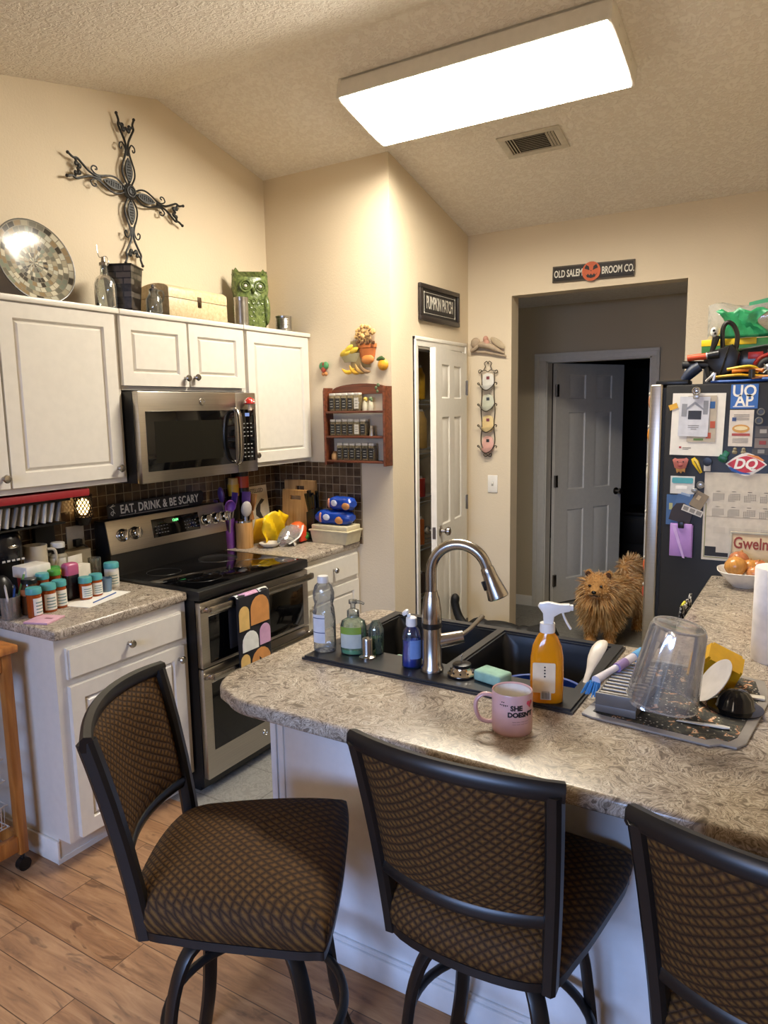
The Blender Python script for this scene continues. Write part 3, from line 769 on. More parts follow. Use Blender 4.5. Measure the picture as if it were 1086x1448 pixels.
# ------------------------------------------------------------------ things round the sink
one('soap_dispenser', B().lathe([(0, 0), (.026, 0), (.026, .004), (.018, .008), (.0165, .012), (.0165, .056), (.015, .060), (0, .060)], 24), NICKEL, 'short brushed nickel soap dispenser cap on the sink deck', 'soap dispenser', (1.772, -.355, DZ_))
CLEARP = clear('clear_plastic', '#e9ecea', .08, .25, .06, '#e8e8e4'); CLEARG = clear('clear_green_plastic', '#e0efe4', .08, .3, .06, '#cfe0d4')
CLEARB = clear('clear_bottle_plastic', '#e4e8e8', .08, .3, .10, '#dfe2e0', bump=40)
def label_patch(r, z0, z1, a0, a1, sx=1, sy=1, n=10): return B().lathe([(r, z0), (r, z1)], n, sx=sx, sy=sy, a0=a0, a1=a1)
A = -PI/2+.46      # azimuth from the sink towards the camera
t = thing('dish_soap_bottle', 'tall clear empty soap bottle with a white label at the left of the sink', 'bottle', (1.618, -.362, DZ_), A+PI/2)
ob('body', B().lathe([(0, .0), (.033, 0), (.036, .004), (.036, .10), (.033, .135), (.029, .15), (.033, .165), (.034, .185), (.027, .208), (.018, .217), (.015, .222)], 24, sy=.75), CLEARB, t)
ob('cap', B().lathe([(.0, .218), (.0185, .218), (.0185, .232), (.016, .238), (0, .238)], 20), P('#d9dad8', .3), t)
ob('label', label_patch(.0365, .03, .12, -PI*.85, -PI*.45, 1, .76), P('#c8cdd6', .5), t)
b = B()
for z in (.062, .108): b.lathe([(.0369, z), (.0369, z+.0025)], 10, sx=1, sy=.765, a0=-PI*.85, a1=-PI*.45)
ob('label_print', b, P('#3a4a78', .5), t, sol=.0004)
t = thing('soap_pump_bottle', 'clear hand soap pump bottle with a green label on the sink deck', 'bottle', (1.712, -.34, DZ_), A+PI/2)
ob('body', B().lathe([(0, 0), (.034, 0), (.040, .003), (.041, .01), (.041, .085), (.036, .103), (.02, .112), (.0165, .116), (.0165, .122)], 24, sy=.7), CLEARG, t)
ob('soap', B().lathe([(0, .002), (.036, .002), (.038, .006), (.038, .014), (0, .014)], 20, sy=.68), P('#79b98b', .2), t)
ob('label', label_patch(.0415, .022, .088, -PI*.86, -PI*.28, 1, .71), P('#b7bfb6', .5), t)
ob('label_band', label_patch(.042, .066, .088, -PI*.86, -PI*.28, 1, .715), P('#7b9a3a', .5), t)
b = B().lathe([(0, .116), (.019, .116), (.019, .135), (.012, .140), (.008, .141), (.008, .155), (.013, .157), (.013, .168), (0, .169)], 18)
b.tube([(0, 0, .163), (.024, -.01, .164), (.036, -.015, .16)], [.006, .005, .0035], 8); ob('pump', b, CLEARP, t)
t = thing('soap_bottle', 'small clear bottle of green liquid behind the soap pump', 'bottle', (1.772, -.305, DZ_))
ob('body', B().lathe([(0, 0), (.022, 0), (.024, .004), (.024, .075), (.015, .095), (.012, .1), (0, .1)], 20), CLEARG, t)
ob('liquid', B().lathe([(0, .002), (.02, .002), (.0215, .006), (.0215, .05), (0, .05)], 16), clear('green_soap', '#8fc4a0', .1, .1, .25, '#3f8a5a'), t)
t = thing('dish_soap_bottle', 'blue dish soap bottle with a white flip cap beside the faucet', 'bottle', (1.93, -.362, DZ_), A+PI/2)
ob('body', B().lathe([(0, 0), (.025, 0), (.029, .004), (.029, .03), (.0265, .06), (.0275, .09), (.023, .112), (.014, .122), (.012, .126)], 24, sy=.72), clear('blue_tint_plastic', '#9db6d8', .06, .3, .05, '#87a5d0'), t)
ob('soap', B().lathe([(0, .003), (.0235, .003), (.027, .006), (.027, .03), (.0247, .06), (.0255, .082), (0, .082)], 22, sy=.7), P('#0f45b8', .1, name='blue_liquid'), t)
ob('label', label_patch(.0292, .03, .085, -PI*.55, -PI*.05, .98, .74), P('#6f8fc8', .4), t)
b = B().lathe([(0, .124), (.015, .124), (.0165, .128), (.0155, .148), (.010, .152), (0, .152)], 18)
b.lathe([(0, 0), (.011, 0), (.012, .006), (.008, .010), (0, .010)], 14, M=TR(-.014, 0, .160) @ RY(-.7)).box(-.012, -.002, -.006, .006, .148, .160, .001); ob('flip_cap', b, P('#e6e6e4', .35), t)
t = thing('sink_strainer', 'round metal sink strainer with a black plug lying on the sink deck', 'strainer', (2.085, -.352, DZ_))
ob('bowl', B().lathe([(0, .001), (.038, .001), (.041, .004), (.041, .007), (.033, .014), (.027, .022), (.0265, .026), (0, .026)], 28), CHROME, t)
b = B()
for i in range(10): a = 2*PI*i/10; b.sph((.0345*math.cos(a), .0345*math.sin(a), .0145), (.003, .003, .002), 8, 6)
ob('hole', b, BLACK, t)
ob('plug', B().lathe([(.0, .024), (.024, .024), (.0265, .028), (.026, .034), (.016, .037), (0, .037)], 24), BLACK, t)
ob('stem', B().tube([(0, 0, .036), (0, 0, .058)], .0022, 8).sph((0, 0, .058), .0032, 8, 6), NICKEL, t)
SPONGE = P('#8fb5a2', .9, name='teal_sponge', var=.12)
one('sponge', B().box(-.045, .045, -.03, .03, 0, .03, .007, seg=3), SPONGE, 'pale green sponge lying on the sink deck behind the pink mug', 'sponge', (2.178, -.352, DZ_), -.25)
one('sponge', B().box(-.05, .05, -.012, .012, -.05, .03, .006), SPONGE, 'pale green scrubber standing in the left basin behind the blue soap', 'sponge', (1.868, -.264, CT-.03), -.06)
# pink mug
t = thing('mug', 'pink mug with black lettering and a red heart on the counter', 'mug', (2.325, -.585, CT), A+PI/2)
PINK = P('#cda39d', .3, name='pink_glaze', var=.02)
ob('body', B().lathe([(0, .003), (.040, .003), (.043, 0), (.046, .003), (.0475, .01), (.0475, .098), (.0465, .101), (.0445, .099), (.044, .012), (.038, .008), (0, .008)], 36), PINK, t)
ob('inside', B().lathe([(.0438, .097), (.0435, .013), (.038, .0085), (0, .0085)], 32), P('#d9d2c8', .35), t, rec=False)
ob('handle', B().tube(smooth_path([(-.045, 0, .085), (-.066, 0, .088), (-.083, 0, .074), (-.085, 0, .050), (-.076, 0, .028), (-.058, 0, .020), (-.045, 0, .022)], 4), .0065, 10, flat=.8), PINK, t)
def wrap_text(body, size, m, par, R, z, az, fat=0, **k):
    me = text_mesh(body, size, fat=fat, **k)
    for v in me.vertices:
        a = az+v.co.x/R; rr = R+.0006+v.co.z; v.co = V((rr*math.cos(a), rr*math.sin(a), z+v.co.y))
    me.materials.clear(); me.materials.append(m); o = bpy.data.objects.new('lettering', me); COL.objects.link(o); o.parent = par; return o
INK = P('#161214', .6)
wrap_text('SHE', .0165, INK, t, .0475, .072, -PI/2+.12, .0006); wrap_text("DOESN'T", .0155, INK, t, .0475, .056, -PI/2+.36, .0006)
wrap_text('.:;,.', .02, INK, t, .0475, .083, -PI/2-.50)
for z in (.04, .034): wrap_text('— — — —', .008, P('#a5827f', .6), t, .0475, z, -PI/2+.33)
hz = [(math.sin(a)**3*.0095, .0006*(13*math.cos(a)-5*math.cos(2*a)-2*math.cos(3*a)-math.cos(4*a))) for a in [2*PI*i/24 for i in range(24)]]
b = B(); M2 = lambda u, v_: ((.0482)*math.cos(-PI/2+.86+u/.0475), .0482*math.sin(-PI/2+.86+u/.0475), .080+v_)
b.add([M2(*p) for p in hz]+[M2(0, 0)], [(i, (i+1) % 24, 24) for i in range(24)]); ob('heart', b, P('#c93a48', .4), t, sol=.0006)
# orange spray bottle
t = thing('spray_bottle', 'orange cleaner spray bottle with a white trigger on the sink edge', 'spray bottle', (2.348, -.405, DZ_), A+PI/2-.1)
OR = P('#d98a12', .12, name='orange_plastic', var=.03)
def loft_oval(rows, n=28):
    b = B(); rs = []
    for z, ax, ay, p in rows:
        r = []
        for i in range(n):
            a = 2*PI*i/n; c_, s_ = math.cos(a), math.sin(a)
            r.append(b.bm.verts.new((ax*math.copysign(abs(c_)**(2/p), c_), ay*math.copysign(abs(s_)**(2/p), s_), z)))
        rs.append(r)
    for A_, C_ in zip(rs, rs[1:]):
        for i in range(n): b.bm.faces.new((A_[i], A_[(i+1) % n], C_[(i+1) % n], C_[i]))
    b.bm.faces.new(rs[0][::-1]); b.bm.faces.new(rs[-1]); return b
ob('body', loft_oval([(0, .038, .024, 3), (.004, .041, .027, 3), (.06, .042, .028, 3), (.115, .041, .027, 3), (.145, .036, .024, 2.6), (.168, .026, .019, 2.2), (.180, .017, .015, 2), (.184, .0155, .0145, 2)]), OR, t)
ob('label', B().prism(rrect(-.036, .020, .030, .108, .004), -.0292, -.0280, 'y'), P('#e0cfae', .5), t)
b = B()
for z in (.097, .089, .081, .073): b.box(-.008, -.004, -.0296, -.029, z-.002, z+.002)
ob('label_mark', b, INK, t)
b = B()
for i in range(9): b.box(-.013+i*.0022, -.0118+i*.0022, -.0292, -.0286, .014, .034)
ob('barcode', B().box(-.016, .010, -.0288, -.0278, .012, .036), P('#cfc6b4', .5), t); ob('barcode_lines', b, P('#4c4238', .5), t)
WHT = P('#e9e6df', .3, name='white_plastic', var=.02)
ob('collar', B().lathe([(0, .181), (.019, .181), (.0195, .186), (.0185, .204), (0, .204)], 22), WHT, t)
hd = B().prism([(-.020, .255), (-.024, .247), (-.012, .230), (-.010, .203), (.014, .203), (.016, .222), (.030, .231), (.052, .236), (.055, .238), (.055, .252), (.052, .255), (.03, .254), (.0, .259)], -.009, .009, 'y', bev=.003)
ob('trigger_head', hd, WHT, t)
ob('nozzle', B().cyl((.054, 0, .245), (.062, 0, .245), .008, n=14), WHT, t)
ob('trigger', B().bar(smooth_path([(.036, 0, .236), (.040, 0, .222), (.048, 0, .205), (.057, 0, .190)], 4), .010, .006, (0, 1, 0)), WHT, t)
# scoop leaning on the right edge of the sink, blue tub in the basin
b = B(); pth = smooth_path([(2.398, -.27, .915), (2.402, -.21, .955), (2.404, -.16, .985), (2.408, -.12, 1.005), (2.410, -.085, 1.012)], 4)
b.tube(pth, [.006, .006, .007, .008, .009, .011, .014, .017, .019, .020, .021, .021, .020, .018, .015, .011, .004], 12, flat=.35)
one('spoon_rest', b, P('#d6cec1', .4), 'white scoop leaning on the right rim of the sink', 'scoop')
one('tub', B().lathe([(0, 0), (.11, 0), (.135, .13), (.14, .135), (.132, .133), (.107, .006), (0, .006)], 32), P('#1e3f8f', .3), 'blue plastic tub standing in the right sink basin', 'tub', (2.235, -.13, CT-.218))

# ================================================================== stools
def stool(label, loc, rz):
    t = thing('bar_stool', label, 'bar stool', loc, rz, 'black framed upholstered stools along the bar')
    # seat: domed cushion, narrower and rounded at the back
    ol = []
    key = [(-.165, -.205), (0, -.235), (.165, -.205), (.205, -.10), (.230, .08), (.238, .185), (.212, .21), (0, .220), (-.212, .21), (-.238, .185), (-.230, .08), (-.205, -.10)]
    ol = smooth_path([(a, c_, 0) for a, c_ in key], 5, True); n = len(ol)
    b = B(); bm = b.bm; rings = []
    for s_, z in ((.96, .600), (1.0, .606), (1.015, .63), (1.0, .655), (.96, .672), (.85, .688), (.65, .700), (.4, .708), (.15, .711)):
        rings.append([bm.verts.new((p.x*s_, p.y*s_, z-(.012*(max(0, p.y)/.24)**2 if z > .66 else 0))) for p in ol])
    for a, c_ in zip(rings, rings[1:]):
        for i in range(n): bm.faces.new((a[i], a[(i+1) % n], c_[(i+1) % n], c_[i]))
    bm.faces.new(rings[0][::-1]); bm.faces.new(rings[-1])
    ob('seat', b, FAB_SEAT, t, ang=60)
    b = B()
    pl = [(p.x*.99, p.y*.99) for p in ol]; b.prism(pl, .583, .602, 'z'); ob('seat_frame', b, BLACKMETAL, t)
    ob('swivel', B().lathe([(0, .50), (.10, .50), (.10, .53), (.06, .535), (.06, .57), (.12, .583), (0, .583)], 24), BLACKMETAL, t)
    # back: two leaning posts, a bowed top rail, a bowed lower rail and the padded panel
    def post(sx, z):
        q = (z-.585)/(1.05-.585); return V((sx*(.172+.030*q), -.186-.044*q-.042*q*q, z))
    for sx in (-1, 1):
        ob('back_post', B().bar([post(sx, z) for z in (.582, .62, .7, .8, .9, .98, 1.034)], .030, .038, (1, 0, 0)), BLACKMETAL, t)
    def bow(z, u, d=.045, rise=0):
        p = post(1, z); return V((p.x*u, p.y-d*(1-u*u), z+rise*(1-u*u)))
    us = [-1+i/8 for i in range(17)]
    ob('top_rail', B().bar([bow(1.034, u*1.075, rise=.010) for u in us], .034, .026, (0, .2, 1)), BLACKMETAL, t)
    ob('lower_rail', B().bar([bow(.745, u*.985) for u in us], .030, .022, (0, .2, 1)), BLACKMETAL, t)
    b = B(); bm = b.bm; zs = [.752+.272*i/8 for i in range(9)]
    F_, K_ = [], []
    for z in zs:
        e = 1-abs((z-.888)/.137)**6
        F_.append([bm.verts.new(bow(z, u*.93, rise=.006)+V((0, .006+.016*e*(1-abs(u)**6), 0))) for u in us]); K_.append([bm.verts.new(bow(z, u*.93, rise=.006)-V((0, .006+.008*e*(1-abs(u)**6), 0))) for u in us])
    for G, fl in ((F_, 1), (K_, 0)):
        for a, c_ in zip(G, G[1:]):
            for i in range(16): bm.faces.new((a[i], a[i+1], c_[i+1], c_[i]) if fl else (a[i+1], a[i], c_[i], c_[i+1]))
    for i in range(16):
        bm.faces.new((F_[0][i], K_[0][i], K_[0][i+1], F_[0][i+1])); bm.faces.new((F_[-1][i+1], K_[-1][i+1], K_[-1][i], F_[-1][i]))
    for i in range(8):
        bm.faces.new((F_[i][0], F_[i+1][0], K_[i+1][0], K_[i][0])); bm.faces.new((F_[i+1][-1], F_[i][-1], K_[i][-1], K_[i+1][-1]))
    ob('back_pad', b, FAB_BACK, t, ang=60)
    for sx, sy in ((-1, -1), (1, -1), (1, 1), (-1, 1)):
        d = V((sx*.72, sy*.70, 0)).normalized(); sd = V((-d.y, d.x, 0))
        pts = [d*r+V((0, 0, z)) for r, z in smooth2([(.10, .518), (.165, .50), (.205, .42), (.225, .30), (.245, .15), (.285, 0.008)])]
        lg = ob('leg', B().bar(pts, .036, .020, sd), BLACKMETAL, t)
        ob('foot', B().lathe([(0, 0), (.017, 0), (.017, .012), (0, .012)], 14, (pts[-1].x, pts[-1].y, 0)), BLACK, lg)
    ob('foot_ring', B().torus((0, 0, .27), .212, .0115, 48, 10), BLACKMETAL, t)
    return t
def smooth2(P_): return [(p.x, p.y) for p in smooth_path([(a, c_, 0) for a, c_ in P_], 4)]
st = stool('turned bar stool showing its patterned seat, near the stove-side end of the bar', (1.826, -.963, 0), math.radians(-61))
dup(st, (2.357, -.727, 0), math.radians(.5), 'bar stool tucked under the counter directly below the pink mug')
dup(st, (2.932, -.765, 0), math.radians(-7), 'bar stool at the right end of the bar, farthest from the stove')

# ================================================================== wooden cart at the left
t = thing('kitchen_cart', 'orange pine rolling cart with wire baskets beside the white cabinet', 'cart', (.26, -.87, 0))
ob('top', B().box(-.24, .225, -.30, .19, .84, .868, .005), CARTWOOD, t)
for sx in (-.215, .175):
    for sy in (-.27, .135):
        p = ob('post', B().box(sx, sx+.035, sy, sy+.035, .07, .84, .004), CARTWOOD, t)
        ob('caster', B().cyl((sx+.005, sy+.017, .025), (sx+.03, sy+.017, .025), .025, n=16).cyl((sx+.017, sy+.017, .03), (sx+.017, sy+.017, .072), .008), BLACK, p)
for z in (.775, .085):
    b = B().box(.18, .205, -.235, .135, z, z+.06, .003).box(-.21, -.185, -.235, .135, z, z+.06, .003).box(-.18, .175, -.265, -.24, z, z+.06, .003).box(-.18, .175, .14, .165, z, z+.06, .003)
    ob('rail', b, CARTWOOD, t)
WIRE = P('#d8d5cd', .3, .6, name='white_wire')
for z in (.18, .36, .55):
    b = B(); h = .085
    for zz in (z, z+h): b.tube([(-.17, -.225, zz), (.17, -.225, zz), (.17, .125, zz), (-.17, .125, zz)], .0028, 6, closed=True)
    for i in range(9):
        x_ = -.15+i*.0375; b.tube([(x_, -.225, z+h), (x_, -.22, z), (x_, .12, z), (x_, .125, z+h)], .0016, 5)
    for i in range(8):
        y_ = -.20+i*.043; b.tube([(-.17, y_, z+h), (-.165, y_, z), (.165, y_, z), (.17, y_, z+h)], .0016, 5)
    ob('wire_basket', b, WIRE, t)
one('jar', B().lathe([(0, 0), (.06, 0), (.065, .01), (.065, .10), (.05, .12), (.05, .13), (0, .13)], 20), P('#23211f', .3), 'dark jar standing on the wooden cart top', 'jar', (.30, -.86, .868))

# ================================================================== decor on top of the wall cabinets
UT = 2.137
def mosaic():
    x = N('glass_mosaic'); co = x.co()
    sp = x.n('ShaderNodeSeparateXYZ'); x.l(co, sp.inputs[0])
    ang = x.math('ARCTAN2', sp.outputs[1], sp.outputs[0]); rr = x.math('SQRT', x.math('ADD', x.math('MULTIPLY', sp.outputs[0], sp.outputs[0]), x.math('MULTIPLY', sp.outputs[1], sp.outputs[1])))
    cb = x.n('ShaderNodeCombineXYZ'); x.l(x.math('MULTIPLY', ang, .115), cb.inputs[0]); x.l(rr, cb.inputs[1])
    br = x.n('ShaderNodeTexBrick', offset=.5, i_Scale=1.0, i_Mortar_Size=.0015); br.inputs['Brick Width'].default_value = .024; br.inputs['Row Height'].default_value = .021
    br.inputs['Color1'].default_value = (0, 0, 0, 1); br.inputs['Color2'].default_value = (1, 1, 1, 1); br.inputs['Mortar'].default_value = (0, 0, 0, 1); x.l(cb.outputs[0], br.inputs['Vector'])
    c = x.ramp(br.outputs['Color'], [(0, '#3d3830'), (.14, '#6f6c5e'), (.3, '#a39b84'), (.45, '#c9c2ab'), (.6, '#7d8474'), (.75, '#8d7a5c'), (.88, '#b9b6a4')], 'CONSTANT')
    x.base(x.mix(br.outputs['Fac'], c, '#8a8272')); x.set(Roughness=.16); return x.m
t = thing('mosaic_plate', 'large round mosaic glass plate leaning on the wall atop the cabinets', 'plate', (.085, -.232, UT+.168), rot=(0, PI/2-.22, 0))
ob('dish', B().lathe([(0, .0), (.06, .001), (.12, .008), (.165, .022), (.172, .026), (.172, .030), (.165, .028), (.12, .014), (.06, .007), (0, .006)], 48), mosaic(), t)
ob('edge', B().torus((0, 0, .028), .172, .003, 48, 6), P('#5d5a50', .3), t)
t = thing('oil_bottle', 'clear glass oil bottle with a wire stopper on the cabinet top', 'bottle', (.225, .005, UT))
GL = clear('clear_glass', '#dfe3de', .03, .4, .10, '#c9c9c0')
ob('body', B().lathe([(0, 0), (.042, 0), (.045, .006), (.045, .10), (.036, .125), (.018, .14), (.015, .175), (.018, .18)], 22), GL, t)
ob('stopper', B().lathe([(0, .178), (.019, .178), (.019, .19), (.010, .195), (.008, .215), (0, .216)], 14), NICKEL, t)
ob('clasp', B().tube(smooth_path([(.019, 0, .17), (.034, 0, .185), (.02, 0, .215), (-.02, 0, .215), (-.034, 0, .235), (-.038, 0, .27)], 4), .0018, 6), NICKEL, t)
def woven():
    x = N('dark_capiz_strips'); br = x.n('ShaderNodeTexBrick', offset=.5, i_Scale=1.0, i_Mortar_Size=.003); br.inputs['Brick Width'].default_value = .07; br.inputs['Row Height'].default_value = .027
    br.inputs['Color1'].default_value = H('#1c1613'); br.inputs['Color2'].default_value = H('#8b8075'); br.inputs['Mortar'].default_value = H('#0d0b0a')
    br.inputs['Bias'].default_value = -.25
    cb = x.n('ShaderNodeCombineXYZ'); sp = x.n('ShaderNodeSeparateXYZ'); x.l(x.co(), sp.inputs[0]); x.l(x.math('ADD', sp.outputs[0], sp.outputs[1]), cb.inputs[0]); x.l(sp.outputs[2], cb.inputs[1]); x.l(cb.outputs[0], br.inputs['Vector'])
    nz = x.noise(25, detail=2); x.base(x.mix(.35, br.outputs['Color'], x.ramp(nz.outputs['Fac'], [(.45, '#15110f'), (.65, '#6d6258')]))); x.set(Roughness=.3); return x.m
t = thing('square_vase', 'square dark striped vase between the glass bottles atop the cabinets', 'vase', (.205, .118, UT), .5)
b = B()
for r0, r1, z0, z1 in ((.052, .066, 0, .195),): b.prism([(-r0, -r0), (r0, -r0), (r0, r0), (-r0, r0)], 0, .001, 'z')
b = B(); ls = [[b.bm.verts.new((sx*r, sy*r, z)) for sx, sy in ((-1, -1), (1, -1), (1, 1), (-1, 1))] for r, z in ((.052, 0), (.066, .195), (.061, .195), (.048, .01))]
for a, c_ in zip(ls, ls[1:]):
    for i in range(4): b.bm.faces.new((a[i], a[(i+1) % 4], c_[(i+1) % 4], c_[i]))
b.bm.faces.new(ls[0][::-1]); b.bm.faces.new(ls[-1]); ob('body', b, woven(), t)
for r, z in ((.0675, .192), (.053, .004)): ob('edge_band', B().tube([(-r, -r, z), (r, -r, z), (r, r, z), (-r, r, z)], .004, 6, closed=True), P('#120e0c', .4), t)
t = thing('glass_cruet', 'small clear glass jug with a stopper in front of the wooden box', 'jug', (.262, .238, UT))
ob('body', B().lathe([(0, 0), (.034, 0), (.037, .005), (.036, .06), (.026, .08), (.020, .09), (.022, .105)], 20), GL, t)
ob('handle', B().tube(smooth_path([(.022, .0, .098), (.045, .012, .095), (.048, .014, .065), (.036, .008, .045)], 4), .004, 8), GL, t)
ob('stopper', B().lathe([(0, .1), (.018, .1), (.020, .108), (.010, .116), (.012, .125), (0, .13)], 14), NICKEL, t)
t = thing('wooden_box', 'pale carved wooden box with a curved lid on the cabinet top', 'box', (.16, .52, UT), .03)
PALE = mat_wood('pale_carved_wood', '#bfa77f', '#d8c5a0', (30, 30, 30))
ob('body', B().box(-.10, .10, -.20, .20, 0, .085, .004), PALE, t)
ld = ob('lid', B().prism([(-.10, .087), (.10, .087), (.10, .125)]+[(.10*math.cos(a), .125+.03*math.sin(a)) for a in [PI*i/10 for i in range(1, 10)]]+[(-.10, .125)], -.20, .20, 'y', bev=.003), PALE, t)
ob('clasp', B().box(.099, .104, -.012, .012, .055, .105, .002).box(.10, .108, -.005, .005, .062, .08, .001), P('#4a3a26', .4, .7), t)
def can(label, loc, r, h):
    t = thing('tin_can', label, 'can', loc)
    pf = [(0, 0), (r, 0), (r, .006)]
    for i in range(9): pf += [(r*.97, .012+i*(h-.02)/9), (r, .012+(i+.5)*(h-.02)/9)]
    pf += [(r, h-.004), (r*1.01, h), (r*.95, h), (r*.95, h-.01)]
    ob('body', B().lathe(pf, 28), P('#aaa8a2', .28, 1, name='tin'), t); ob('lid', B().lathe([(0, h-.008), (r*.95, h-.008)], 24), P('#9c9a94', .3, 1), t)
can('ribbed tin can standing in front of the green owl', (.235, .85, UT), .038, .145); can('small tin can at the right end of the cabinet tops', (.235, 1.20, UT), .046, .082)
OWL = N('green_glaze'); nz = OWL.noise(60, detail=3); OWL.base(OWL.ramp(nz.outputs['Fac'], [(.3, '#42512b'), (.7, '#7b8a4e')])).set(Roughness=.18); OWL.bump(nz.outputs['Fac'], .4, .004); OWL = OWL.m
t = thing('owl_figurine', 'green glazed ceramic owl standing on the cabinet top in the corner', 'owl figurine', (.13, 1.045, UT), -.55)
def owl_w(z): return .062+.042*math.sin(PI*min(1, z/.30)*.85+.25)
b = B(); rs = []
for i in range(17):
    z = .30*i/16; wy = [.070, .082, .090, .095, .098, .099, .099, .098, .096, .095, .097, .101, .104, .104, .102, .100, .098][i]; wx = .062*(1-.25*(i/16)**2)
    rs.append([b.bm.verts.new((wx*math.copysign(abs(math.cos(a))**.8, math.cos(a)), wy*math.copysign(abs(math.sin(a))**.8, math.sin(a)), z-(.030*(1-abs(math.sin(a))**1.5) if i == 16 else 0)+(.025*abs(math.sin(a))**6 if i > 14 else 0))) for a in [2*PI*k/28 for k in range(28)]])
for a, c_ in zip(rs, rs[1:]):
    for k in range(28): b.bm.faces.new((a[k], a[(k+1) % 28], c_[(k+1) % 28], c_[k]))
b.bm.faces.new(rs[0][::-1]); b.bm.faces.new(rs[-1]); ob('body', b, OWL, t, ang=60)
for sy in (-1, 1):
    e = ob('eye', B().torus((.052, sy*.042, .232), .030, .006, 24, 8, 'x').torus((.056, sy*.042, .232), .017, .004, 20, 6, 'x'), OWL, t)
    ob('pupil', B().sph((.056, sy*.042, .232), (.006, .009, .009), 12, 8), P('#e9e4d2', .1), e)
    ob('wing', B().sph((.035, sy*.078, .11), (.032, .022, .085), 14, 10), OWL, t)
    ob('ear_tuft', B().lathe([(.026, 0), (.016, .022), (0, .042)], 12, (0.0, sy*.078, .295)), OWL, t)
ob('beak', B().lathe([(0, -.028), (.009, -.008), (.011, .004), (0, .012)], 10, (.062, 0, .215)), OWL, t)
b = B()
for r in range(5):
    for k in range(-2+(r % 2), 3): 
        y_ = k*.026-(.013 if r % 2 else 0); b.torus((.060-.003*abs(k), y_, .055+r*.024), .012, .0025, 14, 5, 'x')
ob('breast_feathers', b, OWL, t)

# ================================================================== iron cross on the left wall
t = thing('wall_cross', 'black wrought iron scrollwork cross hanging on the wall above the cabinets', 'cross', (.028, .338, 2.728))
IRON = P('#0c0b0a', .5, 0, name='black_iron', var=.15)
def spiral(cx, cy, r, a0, turns, n=22): return [(cx+r*(1-.8*i/n)*math.cos(a0+turns*2*PI*i/n), cy+r*(1-.8*i/n)*math.sin(a0+turns*2*PI*i/n)) for i in range(n+1)]
def arm(a, L_, sw=1):
    dy, dz = math.sin(a), math.cos(a)
    def W(p): u, v_ = p[0]*sw, p[1]; return (0, v_*dy+u*dz, v_*dz-u*dy)
    k = L_/.33
    def C(pts, r, sm=5): b.tube([W(q) for q in ([(p.x, p.y) for p in smooth_path([(u, v_*k, 0) for u, v_ in pts], sm)] if sm else pts)], r, 7)
    b = B()
    for s_ in (-1, 1):
        C([(s_*.012, .03), (s_*.034, .07), (s_*.033, .11), (s_*.012, .16), (s_*.004, .19)], .0042)
        C([(s_*.002, .16), (s_*.006, .20), (s_*.012, .225), (s_*.032, .262), (s_*.044, .285), (s_*.040, .305), (s_*.050, .33)], .0052)
        C([(s_*.042, .295), (s_*.026, .287), (s_*.018, .270), (s_*.006, .275), (0, .283)], .0058)
        C([(s_*.028, .128), (s_*.014, .165), (s_*.012, .19), (s_*.026, .212), (s_*.042, .205), (s_*.044, .188), (s_*.034, .183), (s_*.031, .193)], .0034)
        b.sph(W((s_*.050, .332*k)), .0075, 8, 6); b.sph(W((s_*.014, .273*k)), (.006, .012, .012), 10, 6)
        b.sph(W((s_*.020, .290*k)), (.005, .010, .010), 10, 6)
    ob('scroll_arm', b, IRON, t)
    b = B(); pts = [(.021*math.sin(PI*i/12)**.8*s_, .036+.115*i/12) for s_, rng in ((1, range(13)), (-1, range(11, 0, -1))) for i in rng]
    vs = [b.bm.verts.new((.006, *W((u, v_*k))[1:])) for u, v_ in pts]; b.bm.faces.new(vs); vv = [b.bm.verts.new((-.002, *W((u, v_*k))[1:])) for u, v_ in pts]; b.bm.faces.new(vv[::-1])
    for i in range(len(vs)): b.bm.faces.new((vs[i], vs[(i+1) % len(vs)], vv[(i+1) % len(vs)], vv[i]))
    for i in range(8):
        for s_ in (-1, 0, 1): b.sph((.006, *W((s_*.008*(1 if 1 < i < 6 else .4), (.045+.0125*i)*k))[1:]), .0035, 6, 5)
    ob('leaf', b, IRON, t)
arm(.0, .335); arm(PI, .33); arm(PI/2+.12, .33); arm(-PI/2+.12, .33)
ob('boss', B().lathe([(0, 0), (.036, 0), (.038, .006), (.03, .012), (0, .016)], 24, M=TR(-.004, 0, 0) @ RY(PI/2)).torus((.011, 0, 0), .024, .003, 24, 6, 'x').torus((.012, 0, 0), .012, .003, 16, 6, 'x'), IRON, t)

# ================================================================== spice rack wall
t = thing('spice_rack', 'reddish brown wooden three-shelf spice rack on the wall', 'spice rack', (.664, SY-.002, 1.37))
RW = .20
for sx in (-1, 1): ob('side_panel', B().prism([(0, 0), (-.085, 0), (-.085, .42), (-.078, .44), (0, .44)], -.012+sx*RW, .0+sx*RW if sx < 0 else sx*RW, 'x', bev=.002), RACKWOOD, t)
for z in (.015, .155, .295):
    ob('shelf', B().box(-RW, RW-.012, -.08, -.002, z, z+.012, .002), RACKWOOD, t)
    
